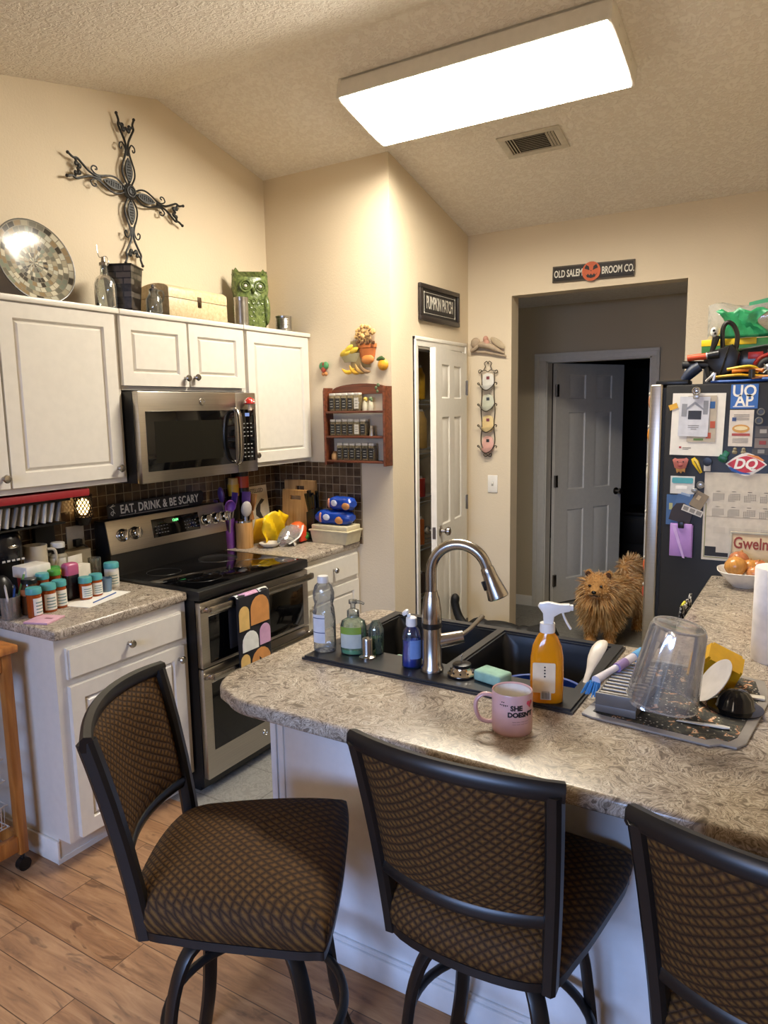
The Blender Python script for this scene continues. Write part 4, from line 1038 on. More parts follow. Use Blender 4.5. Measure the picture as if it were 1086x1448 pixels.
b = B().prism([(-RW, .40), (RW-.012, .40)]+[((RW-.012)*math.cos(a)-.003, .425+.035*math.sin(a)) for a in [PI*i/12 for i in range(13)]], -.014, -.002, 'y'); ob('arched_top', b, RACKWOOD, t)
rackz = lambda i: 1.37+(.295, .155, .015)[i]+.0125
JARGL = clear('spice_jar_glass', '#dcdcd4', .06, .3, .32, '#c2ad80')
SPC = ['#3a2a1c', '#5a4a22', '#7a4a1e', '#4d4a2a', '#2c241c', '#8a6a3a']
def spice_jar(label, loc, k, h=.088, dark=True, group='square glass spice jars on the wooden rack'):
    t = thing('spice_jar', label, 'spice jar', loc, 0, group)
    r = .0185
    ob('glass', B().box(-r, r, -r, r, 0, h, .004), JARGL, t)
    ob('spice', B().box(-r*.86, r*.86, -r*.86, r*.86, .003, h*.82, .003), P(SPC[k % 6], .8, var=.2), t)
    ob('label', B().box(-r*.8, r*.8, -r-.0012, -r-.0004, h*.14, h*.82), P('#17181a' if dark else '#cfcabc', .5), t)
    b = B()
    for q in range(3): b.box(-r*.5, r*.5, -r-.0018, -r-.001, h*(.28+.17*q), h*(.31+.17*q))
    ob('label_print', b, P('#b8b6ae' if dark else '#55524c', .5), t)
    ob('lid', B().box(-r*.92, r*.92, -r*.92, r*.92, h, h+.013, .002), P('#d6d2c8', .4), t)
    return t
jy = SY-.045
for k in range(5): spice_jar('square spice jar with a dark label in the row on the top shelf' if k < 4 else 'spice jar with a pale label, last of the top shelf row', (.496+.0425*k, jy, rackz(0)), k, .088, k < 4, 'dark-label spice jars on the top shelf' if k < 4 else None)
for k in range(6):
    if k == 4: spice_jar('spice jar holding pale brown spice, second from the shaker on the middle shelf', (.498+.0415*k, jy, rackz(1)), 5, .078, False, None)
    else: spice_jar('square spice jar with a dark label in the row on the middle shelf', (.498+.0415*k, jy, rackz(1)), k+2, .08, True, 'dark-label spice jars on the middle shelf')
for k in range(6): spice_jar('square spice jar with a dark label in the row on the bottom shelf', (.543+.043*k, jy, rackz(2)), k+1, .085, True, 'dark-label spice jars on the bottom shelf')
t = thing('shaker', 'small metal shaker at the end of the middle spice shelf', 'shaker', (.757, jy, rackz(1)))
ob('body', B().lathe([(0, 0), (.018, 0), (.015, .03), (.012, .045), (0, .045)], 16), NICKEL, t); ob('cap', B().lathe([(0, .045), (.0135, .045), (.012, .056), (0, .06)], 16), CHROME, t)
t = thing('cork_jar', 'squat tan jar at the stove end of the bottom spice shelf', 'jar', (.498, jy, rackz(2)))
ob('body', B().lathe([(0, 0), (.018, 0), (.021, .01), (.02, .03), (.013, .04), (0, .04)], 16), P('#b58a58', .6), t); ob('stopper', B().lathe([(0, .04), (.012, .04), (.011, .05), (0, .05)], 12), P('#8a6238', .8), t)
t = thing('shaker_figurine', 'pair of pale flowered shakers filling the end of the top spice shelf', 'figurine', (.735, jy, rackz(0)))
for i, dx in enumerate((-.02, .016)):
    q = ob('shaker', B().lathe([(0, 0), (.016, 0), (.017, .02), (.012, .045), (.010, .055), (0, .058)], 16, (dx, 0, 0)), P('#c9c2a8', .4), t)
    ob('flower', B().sph((dx, 0, .064), .012, 10, 7).sph((dx+.01, -.005, .056), .006, 8, 6), P('#b8a24a' if i == 0 else '#5c6e4c', .6), q)
one('ivy_sprig', B().sph((0, 0, 0), (.011, .004, .011), 8, 6).sph((-.012, -.004, -.015), (.009, .004, .01), 8, 6).sph((-.004, -.003, -.034), (.008, .004, .009), 8, 6).tube([(0, .002, .005), (-.01, 0, -.02), (-.006, 0, -.04)], .0015, 5), P('#5d6b4a', .6), 'small green ivy sprig at the rack top corner', 'ornament', (.826, SY-.085, 1.815))

# fruit wall plaques
FY = SY-.004
t = thing('fruit_plaque', 'wall plaque of a pot of nuts, a fruit bowl and bananas', 'wall decoration', (.668, FY, 1.945)); t.scale = (1.4, 1.0, 1.35)
ob('flower_pot', B().lathe([(0, .02), (.034, .02), (.040, .06), (.044, .06), (.044, .075), (0, .075)], 18, (.030, 0, 0), sy=.5), P('#b8662e', .6), t)
b = B()
for i in range(40):
    a, r = rnd.uniform(0, 2*PI), math.sqrt(rnd.random()); b.sph((.028+.048*r*math.cos(a), -.012-.012*(1-r), .112+.042*r*math.sin(a)), (.010, .008, .009), 7, 5)
ob('nuts', b, P('#d0a86a', .5, var=.3), t)
b = B()
for i in range(12): a = 2*PI*i/12; b.sph((.028+.028*math.cos(a), -.026, .116+.024*math.sin(a)), (.004, .003, .004), 6, 5)
for i in range(10): b.sph((-.01+.009*i, -.022, .082+.006*math.sin(i*2)), (.005, .004, .008), 6, 5)
ob('dark_nuts', b, P('#6a4526', .5), t)
ob('bowl', B().lathe([(0, 0), (.03, .0), (.048, .03), (.05, .036), (.046, .036), (.03, .006), (0, .006)], 22, (-.052, 0, .005), sy=.45), P('#a59b76', .5), t)
for i, (x_, z_, a) in enumerate(((-.075, .045, .5), (-.055, .058, .7), (-.03, .05, .5), (-.06, .042, .2))):
    ob('fruit', B().sph((0, 0, 0), (.026, .014, .012), 12, 8, M=TR(x_, -.012, z_) @ RY(-a)), P('#d2b23a', .45), t)
for i, (x_, z_, a) in enumerate(((-.055, -.03, .1), (-.025, -.032, -.7), (.0, -.03, -.9), (.022, -.028, -1.0))):
    ob('banana', B().tube(smooth_path([(-.034, 0, .01), (-.016, 0, -.005), (.008, 0, -.006), (.026, 0, .006)], 3), [.002, .004, .006, .008, .0085, .009, .008, .007, .005, .002], 8, M=TR(x_, -.012, z_) @ RY(-a*.6)), P(['#d9a92a', '#c99a2e', '#a98442', '#84684a'][i], .5), t)
ob('peach', B().sph((.035, -.010, .012), (.03, .014, .02), 14, 9), P('#c87f3c', .5), t)
ob('backing', B().box(-.05, .045, -.004, .0, -.02, .09, .001), P('#9c8a60', .7), t)
t = thing('orange_plaque', 'small yellow-orange fruit plaque with green leaves, right of the fruit bowl', 'wall decoration', (.815, FY, 1.928))
ob('fruit', B().sph((0, -.008, 0), (.034, .016, .032), 18, 12), P('#dc9a2a', .4, var=.2), t)
for a, l in ((-.4, .03), (.3, .028), (.0, .022)): ob('leaf', B().sph((0, 0, 0), (l*.8, .006, .010), 10, 6, M=TR(-.008+.02*a, -.016, .034) @ RY(a)), P('#3f5a2c', .5), t)
t = thing('radish_plaque', 'small green and red vegetable plaque, left of the fruit bowl', 'wall decoration', (.415, FY, 1.925))
for x_, z_, r, c_ in ((-.012, .012, .022, '#3e7a4c'), (.012, .016, .02, '#4a8a56'), (-.004, -.004, .018, '#a8442e'), (.0, .02, .014, '#8a3a26')): ob('vegetable', B().sph((x_, -.01, z_), (r, .012, r*1.1), 12, 8), P(c_, .45), t)
for x_ in (-.008, .010): ob('root', B().sph((x_, -.008, -.032), (.012, .008, .012), 10, 7), P('#c07f48', .5), t)

# ================================================================== signs and wall pieces
CHALK = P('#d8d4c8', .7, name='chalk_white'); SIGNBLACK = P('#16151a', .55, name='sign_black')
t = thing('wall_sign', 'black sign reading EAT DRINK & BE SCARY standing on the stove backguard', 'sign', (.062, .36, 1.192), rot=(0, -.06, 0))
ML = lambda u, v_, d=.0062: frame((0, 1, 0), (0, 0, 1), (d, u, v_))
sg = [(-.30, .0), (.285, .0), (.30, .012), (.312, .03), (.306, .052), (.315, .06), (.30, .075), (-.29, .068), (-.30, .06)]
ob('board', B().prism(sg, -.006, .006, 'x', bev=.001), SIGNBLACK, t)
text('EAT, DRINK & BE SCARY', .058, CHALK, t, ML(.02, .036), sx=.76, sp=1.06, fat=.0012)
b = B()
b.tube([(.0065, -.278+p[0], .03+p[1]) for p in spiral(0, -.008, .014, 0, 1)], .0016, 5); b.tube([(.0065, -.278, .012), (.0065, -.27, .04), (.0065, -.285, .055), (.0065, -.268, .066)], .0016, 5); b.tube([(.0065, -.29, .055), (.0065, -.26, .06)], .0015, 5)
b.tube([(.0065, -.24, .008), (.0065, .20, .008)], .0008, 4); ob('doodle', b, CHALK, t)
t = thing('wall_sign', 'dark framed PUMPKIN PATCH sign on the wall above the pantry door', 'sign', (PX+.004, 1.915, 2.30))
b = B()
for a0, a1, z0, z1 in ((-.262, .262, -.105, -.078), (-.262, .262, .078, .105), (-.262, -.235, -.078, .078), (.235, .262, -.078, .078)): b.box(0, .020, a0, a1, z0, z1, .003)
ob('frame', b, P('#2c2522', .4), t); ob('panel', B().box(0, .010, -.236, .236, -.08, .08), P('#221f1f', .6), t)
b = B()
for a0, a1, z0, z1 in ((-.205, .205, .058, .060), (-.205, .205, -.060, -.058), (-.207, -.204, -.06, .06), (.204, .207, -.06, .06)): b.box(.010, .0112, a0, a1, z0, z1)
for u in (-.205, .205):
    for v_ in (-.058, .058): b.sph((.0105, u, v_), (.002, .006, .006), 8, 6)
ob('border', b, CHALK, t)
text('PUMPKIN PATCH', .105, P('#cfc9bb', .7), t, ML(0, .0, .0105), sx=.44, fat=.001)
t = thing('wall_sign', 'long dark lettered sign with an orange pumpkin face above the doorway', 'sign', (1.68, YB-.004, 2.478), rot=(0, .02, 0))
MB_ = lambda u, v_, d=-.0125: frame((1, 0, 0), (0, 0, 1), (u, d, v_))
b = B().box(-.245, .245, -.008, 0, -.048, .048, .002)
ob('board', b, P('#4b443c', .6), t); ob('face_board', B().box(-.236, .236, -.012, -.006, -.039, .039, .001), P('#25211f', .6), t)
text('OLD SALEM', .058, CHALK, t, MB_(-.145, -.002), sx=.58, fat=.0012); text('BROOM CO.', .058, CHALK, t, MB_(.150, -.002), sx=.58, fat=.0012)
pk = ob('pumpkin_disc', B().lathe([(0, 0), (.056, 0), (.056, .006), (0, .008)], 28, M=TR(-.005, -.011, 0) @ RX(PI/2), sx=.98), P('#c2541f', .5), t)
b = B()
for s_ in (-1, 1): b.prism([(s_*.010, .006), (s_*.040, .018), (s_*.030, .038), (s_*.014, .028)] if s_ > 0 else [(s_*.010, .006), (s_*.014, .028), (s_*.030, .038), (s_*.040, .018)], -.0205, -.0185, 'y', M=TR(-.005, 0, 0))
b.prism([(-.004, 0), (.004, 0), (0, .007)], -.0205, -.0185, 'y', M=TR(-.005, 0, 0))
b.prism([(-.036, -.012)]+[(-.036+.009*i, -.016-(.008 if i % 2 else -.002)) for i in range(1, 8)]+[(.036, -.012), (.022, -.034), (0, -.040), (-.022, -.034)], -.0205, -.0185, 'y', M=TR(-.005, 0, 0)); ob('carved_face', b, P('#1f1512', .6), pk)
# reclining angel and the four hanging tea plates
t = thing('angel_plaque', 'pale reclining winged angel plaque on the wall beside the doorway', 'wall decoration', (1.005, YB-.006, 2.075), rot=(0, .12, 0))
STONE = P('#a8947c', .65, name='painted_stone', var=.12); PINKST = P('#b98a76', .65, var=.1)
ob('body', B().tube(smooth_path([(-.062, -.014, .008), (-.02, -.020, .012), (.025, -.020, .004), (.07, -.016, -.012), (.125, -.010, -.032)], 4), [.020, .022, .025, .028, .030, .030, .028, .027, .026, .025, .024, .022, .019, .016, .012, .010, .008], 12, flat=.8), STONE, t)
ob('head', B().sph((-.082, -.016, .020), (.034, .018, .034), 16, 10), STONE, t)
ob('wing', B().sph((0, 0, 0), (.062, .008, .022), 16, 8, M=TR(.072, -.012, .030) @ RY(.5)), P('#b3a184', .6), t)
ob('arm', B().tube(smooth_path([(-.055, -.026, .01), (-.075, -.03, -.018), (-.105, -.022, -.032)], 4), .012, 10), STONE, t)
ob('companion', B().sph((-.012, -.02, .050), (.018, .016, .020), 12, 8).sph((.0, -.028, .018), (.024, .018, .030), 12, 8), PINKST, t)
ob('base', B().tube([(-.11, -.010, -.036), (0, -.010, -.034), (.14, -.010, -.050)], [.008, .010, .006], 8), STONE, t)
t = thing('plate_rack', 'wrought wire wall rack of four pastel tea plates below the angel', 'wall decoration', (1.012, YB-.004, 1.665))
BR = P('#3c3226', .45, .4, name='bronze_wire'); PCOL = ['#d9d6cc', '#c3c3ae', '#d8c08a', '#d9a99a']
b = B()
for s_ in (-1, 1):
    b.tube(smooth_path([(s_*.045, -.01, .24), (s_*.043, -.01, .1), (s_*.05, -.01, 0), (s_*.042, -.01, -.10), (s_*.05, -.01, -.2), (s_*.03, -.012, -.255), (0, -.012, -.275)], 4), .0028, 6)
    b.tube([(s_*(.045+p[0]), -.012, .252+p[1]) for p in spiral(.012, 0, .016, PI, s_*1.1)], .0026, 6)
    b.tube([(s_*(p[0]), -.012, -.292+p[1]) for p in spiral(.017, 0, .016, PI, 1.2)], .0026, 6)
b.tube(smooth_path([(-.05, -.012, .255), (-.02, -.014, .262), (0, -.014, .25), (.02, -.014, .262), (.05, -.012, .255)], 4), .0026, 6)
for s_ in (-1, 1): b.tube(smooth_path([(s_*.03, -.012, .265), (s_*.018, -.012, .285), (s_*.026, -.012, .305), (s_*.008, -.012, .318), (0, -.012, .30)], 4), .0026, 6)
ob('wire_frame', b, BR, t)
for i in range(4):
    z = .175-.137*i
    p = ob('plate', B().prism([(-.036, -.03), (.036, -.03), (.042, .02), (.034, .055), (.012, .066), (-.012, .066), (-.034, .055), (-.042, .02)], -.012, -.006, 'y', bev=.002), P(PCOL[i], .35, var=.05), t)
    ob('motif', B().box(-.011, .011, -.0135, -.011, .026, .046, .001), P(['#7a3a3e', '#3d4248', '#7a3a4a', '#2c2a2c'][i], .5), p)
    b = B().tube(smooth_path([(-.062, -.018, -.005), (-.068, -.026, .006), (-.056, -.03, .008), (-.035, -.04, -.022), (0, -.046, -.040), (.035, -.04, -.022), (.056, -.03, .008), (.068, -.026, .006), (.062, -.018, -.005)], 4), .0032, 6)
    for v in b.bm.verts: v.co.z += z-.005
    ob('wire_cradle', b, BR, t)
    b = B().lathe([(0, -.034), (.024, -.03), (.042, -.008), (.046, .0), (.042, .0), (.02, -.024), (0, -.028)], 24, (0, -.022, z-.012), sy=.5); ob('cup', b, P(PCOL[i], .35, var=.05), t)
    p.location.z = z
t = thing('light_switch', 'white light switch on the wall left of the doorway', 'light switch', (1.043, YB-.001, 1.177))
ob('plate', B().box(-.035, .035, -.006, 0, -.058, .058, .003), WHITE_TRIM, t); ob('toggle', B().box(-.005, .005, -.016, -.004, -.004, .012, .002), WHITE_TRIM, t)
ob('slot', B().box(-.007, .007, -.0066, -.0055, -.014, .014), P('#b9b3a6', .5), t)

# ================================================================== fridge
FX, FY0, FY1, FZ = 2.302, 1.33, 2.235, 1.767  # fridge and the things on it moved back, positions scaled about the camera
t = thing('refrigerator', 'stainless refrigerator with a black side covered in papers and magnets', 'refrigerator', (FX, FY0, 0))
SIDE = P('#1b1b1c', .42, name='black_textured_side', var=.08)
ob('cabinet', B().box(0, .78, 0, FY1-FY0, .03, FZ, .006), SIDE, t)
ob('base_grille', B().box(.03, .75, .02, FY1-FY0-.02, 0, .05), BLACK, t, smooth=False)
ob('gasket', B().box(-.016, .002, .010, FY1-FY0-.010, .10, FZ-.012), P('#080808', .6), t, smooth=False)
for y0, y1 in ((.0, .448), (.456, .905)):
    d = ob('door', B().box(-.070, -.014, y0, y1, .09, FZ+.006, .010, seg=3), STEEL, t)
    yh = y1-.035 if y0 < .1 else y0+.035
    ob('handle', B().tube(smooth_path([(-.07, yh, .70), (-.105, yh, .73), (-.112, yh, 1.1), (-.105, yh, 1.47), (-.07, yh, 1.50)], 5), .011, 10), NICKEL, d)
ob('hinge_cover', B().box(-.05, .09, .02, .12, FZ, FZ+.022, .006), BLACK, t); ob('hinge_cover', B().box(-.05, .09, .78, .88, FZ, FZ+.022, .006), BLACK, t)
FS = FY0-.001
FM = lambda u, v_, d: frame((1, 0, 0), (0, 0, 1), (u, d, v_))
def sheet(name, label, cat, u0, u1, v0, v1, m, d=.001, th=.001, rz=0, group=None, curl=0):
    """flat thing held on the fridge side: origin at its centre"""
    t = thing(name, label, cat, ((u0+u1)/2, FS-d, (v0+v1)/2), rot=(0, rz, 0), group=group)
    w_, h_ = (u1-u0)/2, (v1-v0)/2
    b = B().box(-w_, w_, -th, 0, -h_, h_)
    ob('sheet', b, m, t); return t, w_, h_
def bars(par, m, rows, d, name='print'):
    b = B()
    for u0, u1, v0, v1 in rows: b.box(u0, u1, -d-.0006, -d, v0, v1)
    return ob(name, b, m, par)
GREYINK = P('#6d675e', .7, name='grey_ink'); DARKINK = P('#2f2b28', .7, name='dark_ink')
t, w_, h_ = sheet('paper_sheet', 'big white sheet of paper at the top left of the fridge side', 'paper', 2.3296, 2.5458, 1.4554, 1.7288, PAPER, rz=.02)
bars(t, P('#a8323a', .6), [(-.07, -.06, -.106, -.098)], .001, 'red_logo'); bars(t, GREYINK, [(-.055, -.02, -.105, -.102), (-.055, -.03, -.111, -.109)], .001)
t, w_, h_ = sheet('flyer', 'colourful flyer half hidden behind the photo card on the fridge', 'flyer', 2.3963, 2.5129, 1.5158, 1.7172, P('#b9ad98', .5), .0032)
bars(t, P('#2f5f9a', .5), [(.03, .052, .045, .075)], .001, 'blue_mark'); bars(t, P('#b9542f', .5), [(.035, .055, -.04, -.01), (.02, .04, -.085, -.06)], .001, 'orange_mark'); bars(t, P('#5c7a3a', .5), [(-.03, .01, -.094, -.085)], .001, 'green_mark')
t, w_, h_ = sheet('photo_card', 'snowy card showing a small white pavilion at the top of the fridge', 'card', 2.3614, 2.4843, 1.5402, 1.714, P('#cfd0d6', .45), .0056, rz=.03)
ob('roof', B().prism([(-.034, .036), (0, .066), (.045, .030), (.040, .026), (0, .054), (-.03, .03)], -.0018, -.001, 'y'), P('#8c8e98', .5), t)
bars(t, P('#2c2c30', .5), [(-.024, .030, -.012, .026)], .001, 'dark_opening'); bars(t, P('#8f9197', .5), [(-.052, -.03, .0, .055), (.036, .055, .01, .07)], .001, 'grey_trees'); bars(t, GREYINK, [(-.022, .024, -.040, -.038), (-.022, .022, -.048, -.046), (-.01, .014, -.056, -.054)], .001)
t = thing('yellow_note', 'yellow sticky note poking out left of the white sheet', 'note', (2.3359, FS-.0035, 1.6716), rot=(0, -.35, 0)); ob('sheet', B().box(-.018, .018, -.001, 0, -.012, .012), P('#dca93a', .6), t)
t = thing('magnet_clip', 'round silver magnet clip holding the white sheet at the top', 'magnet', (2.4292, FS-.0085, 1.7384))
ob('disc', B().lathe([(0, 0), (.017, 0), (.018, .004), (.012, .008), (0, .009)], 24, M=RX(PI/2)), NICKEL, t); ob('ring', B().torus((0, -.009, 0), .0155, .003, 24, 8, 'y'), CHROME, t); ob('jaw', B().box(-.012, .012, -.007, -.001, -.034, -.014, .002), P('#b9b4aa', .3, .5), t)
t, w_, h_ = sheet('sticker', 'square blue sticker with big white capital letters at the fridge top', 'sticker', 2.5659, 2.6709, 1.6589, 1.7617, P('#2e62ad', .4))
text('UO', .068, P('#efece4', .5), t, FM(0, .021, -.0012), sx=.9, fat=.0015); text('AP', .066, P('#efece4', .5), t, FM(0, -.020, -.0012), sx=.9, fat=.0015); bars(t, P('#cfd6e2', .5), [(-.042, .04, -.045, -.040)], .001, 'underline')
t, w_, h_ = sheet('coupon', 'tall menu leaflet with a sandwich picture below the blue sticker', 'leaflet', 2.5649, 2.6582, 1.4978, 1.6536, P('#ddd3c5', .5), rz=.01)
ob('picture', B().prism([(.034*math.cos(a), -.002+.018*math.sin(a)) for a in [2*PI*i/20 for i in range(20)]], -.0016, -.001, 'y'), P('#d09a4c', .5), t); ob('picture_filling', B().prism([(.026*math.cos(a), .0+.009*math.sin(a)) for a in [2*PI*i/20 for i in range(20)]], -.0021, -.0015, 'y'), P('#ecd9a8', .5), t)
bars(t, P('#a84a42', .5), [(-.034, .036, -.033, -.022)], .001, 'red_band'); bars(t, GREYINK, [(-.03, .03, .056-.007*i, .058-.007*i) for i in range(4)]+[(-.03, .03, -.044-.006*i, -.0425-.006*i) for i in range(4)], .001); bars(t, P('#4a5f8f', .5), [(-.036, -.02, .03, .046)], .001, 'blue_mark')
t, w_, h_ = sheet('calendar', 'large cream wall calendar hanging on the fridge side', 'calendar', 2.478, 2.7938, 0.9911, 1.3833, P('#cfc7b6', .6), .0012)
rows = []
for R_ in range(2):
    for C_ in range(4):
        ox, oz = -.10+.062*C_+(.0), .088-.068*R_
        rows.append((ox-.008, ox+.008, oz+.024, oz+.026))
        for i in range(5):
            for k in range(7):
                if (i == 0 and k < C_) or (i == 4 and k > 3): continue
                rows.append((ox-.021+k*.007, ox-.018+k*.007, oz+.012-i*.0075, oz+.0155-i*.0075))
bars(t, DARKINK, rows, .001, 'printed_dates')
rows = []
for C_ in range(4):
    ox, oz = -.09+.062*C_, -.062
    rows += [(ox-.021+k*.007, ox-.019+k*.007, oz+.012-i*.0075, oz+.0145-i*.0075) for i in range(4) for k in range(7)]
bars(t, P('#9a9284', .7), rows, .001, 'faint_dates'); bars(t, P('#a69d8d', .7), [(-.149, .149, -.001, .0012)], .001, 'fold'); bars(t, P('#211f20', .6), [(-.145, -.10, -.178, -.135), (-.10, -.05, -.178, -.160)], .001, 'dark_picture'); bars(t, P('#8a8a4a', .6), [(-.149, -.146, -.185, .06), (-.149, -.05, -.185, -.182)], .001, 'green_edge')
# red lozenge logo magnet
t = thing('logo_magnet', 'red pointed-oval logo magnet with blue and orange edges over the calendar', 'magnet', (2.6391, FS-.004, 1.4214))
def lens(w_, h_, n=12): return [(-w_+2*w_*i/n, -h_*(1-abs(-1+2*i/n)**1.6)) for i in range(n+1)]+[(w_-2*w_*i/n, h_*(1-abs(-1+2*i/n)**1.6)) for i in range(1, n)]
LO = lambda P_, k=1, dx=0, dz=0: [(p*k+dx, q*k+dz) for p, q in P_]
ob('backing', B().prism(LO(lens(.080, .050)), -.003, 0, 'y'), P('#ece6dc', .4), t)
ob('blue_arc', B().prism([(-.07, -.012), (-.055, -.030), (-.02, -.042), (.015, -.043), (.02, -.040), (-.02, -.030), (-.055, -.014)], -.0037, -.0029, 'y'), P('#2353a4', .4), t)
ob('orange_arc', B().prism([(.008, .043), (.045, .036), (.070, .018), (.060, .016), (.03, .030), (.0, .040)], -.0037, -.0029, 'y'), P('#e08a2a', .4), t)
ob('red_field', B().prism(LO(lens(.073, .036)), -.0042, -.003, 'y'), P('#c3272b', .4), t)
text('DQ', .060, P('#f3efe8', .5), t, FM(0, .0, -.0044) @ MX(((1, .22, 0, 0), (0, 1, 0, 0), (0, 0, 1, 0), (0, 0, 0, 1))), fat=.0022, sx=.95)
t = thing('green_clip', 'green plastic clip magnet left above the red oval magnet', 'magnet', (2.5522, FS-.001, 1.4532), rot=(0, .5, 0)); ob('clip', B().box(-.012, .012, -.012, 0, -.026, .026, .003), P('#1f6b4a', .35), t); ob('jaw', B().box(-.018, .018, -.016, -.003, -.02, .002, .003), P('#185a3d', .35), t)
t = thing('yellow_clip', 'yellow plastic bag clip stuck beside the bear magnet', 'clip', (2.4451, FS-.001, 1.4098), rot=(0, -.45, 0)); ob('clip', B().prism([(-.010, .038), (.006, .040), (.014, .02), (.008, -.035), (-.003, -.035), (-.013, .015)], -.010, 0, 'y', bev=.002), P('#e0bd1f', .35), t); ob('spring', B().tube([(0, -.011, .025), (.002, -.012, -.028)], .002, 6), P('#7a6a20', .4), t)
t = thing('bear_magnet', 'pinkish bear head magnet with a tan ruff under the white sheet', 'magnet', (2.3751, FS-.001, 1.413)); PK = P('#b5685a', .5, var=.1)
ob('head', B().prism([(-.030, .010), (-.034, .022), (-.024, .030), (-.014, .026), (.014, .028), (.024, .032), (.034, .024), (.030, .010), (.024, -.014), (.0, -.020), (-.024, -.014)], -.006, 0, 'y', bev=.0015), PK, t)
ob('ruff', B().prism([(-.020, -.012), (.022, -.012), (.020, -.034), (.010, -.028), (.004, -.040), (-.004, -.030), (-.014, -.038)], -.005, 0, 'y', bev=.001), P('#b58446', .6), t); ob('muzzle', B().sph((.0, -.006, -.002), (.012, .003, .008), 10, 6), P('#9a4a44', .5), t)
b = B()
for s_ in (-1, 1): b.sph((s_*.012, -.007, .014), (.003, .002, .003), 8, 6)
ob('eyes', b, INK, t)
t, w_, h_ = sheet('teal_magnet', 'white card magnet with a teal top under the bear magnet', 'magnet', 2.3359, 2.4377, 1.2826, 1.3621, P('#cfcdc6', .4), .0008, .003)
ob('teal_band', B().prism(rrect(-.044, .044, .008, .033, .006), -.0042, -.003, 'y'), P('#4fa0a6', .4), t); bars(t, P('#f0ede6', .4), [(-.028, .02, -.018, -.004)], .003, 'white_patch')
t = thing('round_magnet', 'round silver button magnet right of the teal card', 'magnet', (2.4621, FS-.001, 1.325)); ob('rim', B().torus((0, -.003, 0), .014, .003, 20, 8, 'y'), P('#8a8a8a', .3, .6), t); ob('face', B().sph((0, -.002, 0), (.013, .005, .013), 16, 8), P('#a5a7ab', .2, .4), t)
t, w_, h_ = sheet('postcard', 'blue card magnet low at the left edge of the fridge side', 'magnet', 2.3221, 2.3751, 1.1395, 1.2773, P('#3f5f8a', .4), .0006, .001); bars(t, P('#a8a878', .5), [(-.015, .0, .0, .03)], .001, 'pale_spot')
t, w_, h_ = sheet('postcard', 'blue night picture magnet tilted beneath the teal card', 'magnet', 2.3645, 2.4281, 1.2084, 1.3038, P('#46648f', .4), .0026, .001, rz=.25); bars(t, P('#8fa3c0', .5), [(-.02, .02, .02, .03)], .001, 'sky_band')
t = thing('brown_magnet', 'dark brown arched magnet over the blue cards', 'magnet', (2.3857, FS-.0045, 1.1978), rot=(0, .25, 0)); ob('plaque', B().prism([(-.042, -.045), (.05, -.045), (.048, .01), (.03, .035), (.0, .045), (-.03, .035), (-.042, .005)], -.002, 0, 'y'), P('#2c211c', .5), t)
t = thing('photo_strip', 'strip of small white photo frames stuck across the brown magnet', 'photo', (2.4334, FS-.0072, 1.2084), rot=(0, .35, 0)); ob('strip', B().box(-.045, .045, -.001, 0, -.014, .014), P('#cfcac0', .5), t)
for q in range(3): bars(t, P('#8a857c', .5), [(-.040+.029*q, -.018+.029*q, -.009, .009)], .001, 'picture')
t, w_, h_ = sheet('snapshot', 'tan snapshot of a person stuck right of the blue cards', 'photo', 2.4313, 2.4864, 1.219, 1.2932, P('#8a7a60', .5), .0050, .001, rz=.5); bars(t, P('#c9b590', .5), [(-.015, .0, .0, .02)], .001, 'pale_spot')
t = thing('oval_magnet', 'small grey oval magnet above the round teal-card magnet', 'magnet', (2.4387, FS-.0085, 1.3006)); ob('disc', B().sph((0, -.002, 0), (.014, .004, .011), 14, 8), P('#8d8d8c', .3, .3), t)
t = thing('black_magnet', 'black round-topped clip magnet above the calendar corner', 'magnet', (2.4864, FS-.001, 1.4172)); ob('knob', B().lathe([(0, 0), (.019, 0), (.019, .012), (0, .014)], 20, M=TR(0, 0, .012) @ RX(PI/2)), BLACK, t); ob('tab', B().box(-.014, .014, -.005, 0, -.03, 0, .002), P('#cfcbc2', .5), t)
for (u, v_, nm) in ((2.6847, 1.644, 'upper grey ring magnet near the right edge of the fridge'), (2.6794, 1.6069, 'lower grey ring magnet under the other ring')):
    t = thing('ring_magnet', nm, 'magnet', (u, FS-.001, v_)); ob('ring', B().torus((0, -.004, 0), .013, .003, 20, 8, 'y'), P('#7f8080', .3, .5), t); ob('face', B().lathe([(0, 0), (.011, 0), (.011, .002), (0, .003)], 16, M=RX(PI/2)), P('#4a4b4c', .4), t)
for i, (u0, u1, v0, v1, c_) in enumerate(((2.6666, 2.7302, 1.537, 1.5847, '#57524e'), (2.6666, 2.7302, 1.4914, 1.5338, '#7a6f66'), (2.6582, 2.7302, 1.4628, 1.4882, '#4a4744'))):
    t, w_, h_ = sheet('snapshot', ['dark snapshot at the right edge of the fridge, uppermost of three', 'middle reddish snapshot at the right edge of the fridge', 'lowest dark snapshot just over the red oval magnet'][i], 'photo', u0, u1, v0, v1, P(c_, .5), .0008, .001)
    bars(t, P(['#a8a29a', '#8f3a34', '#8d8a84'][i], .5), [(-.014, .012, -.006, .010)], .001, 'pale_spot')
t = thing('bobble_magnet', 'pair of tan figure magnets between the leaflet and the red oval', 'magnet', (2.6083, FS-.001, 1.4808)); 
for s_ in (-.016, .018): ob('figure', B().sph((s_, -.003, .004), (.008, .004, .008), 10, 7).sph((s_, -.003, -.008), (.011, .004, .009), 10, 7), P('#8f8468', .5), t)
t = thing('note_pad', 'purple notepad hanging from a black clip on the fridge side', 'notepad', (2.3889, FS-.0075, 1.0727)); PUR = P('#b48acb', .5, name='lilac_paper', var=.04)
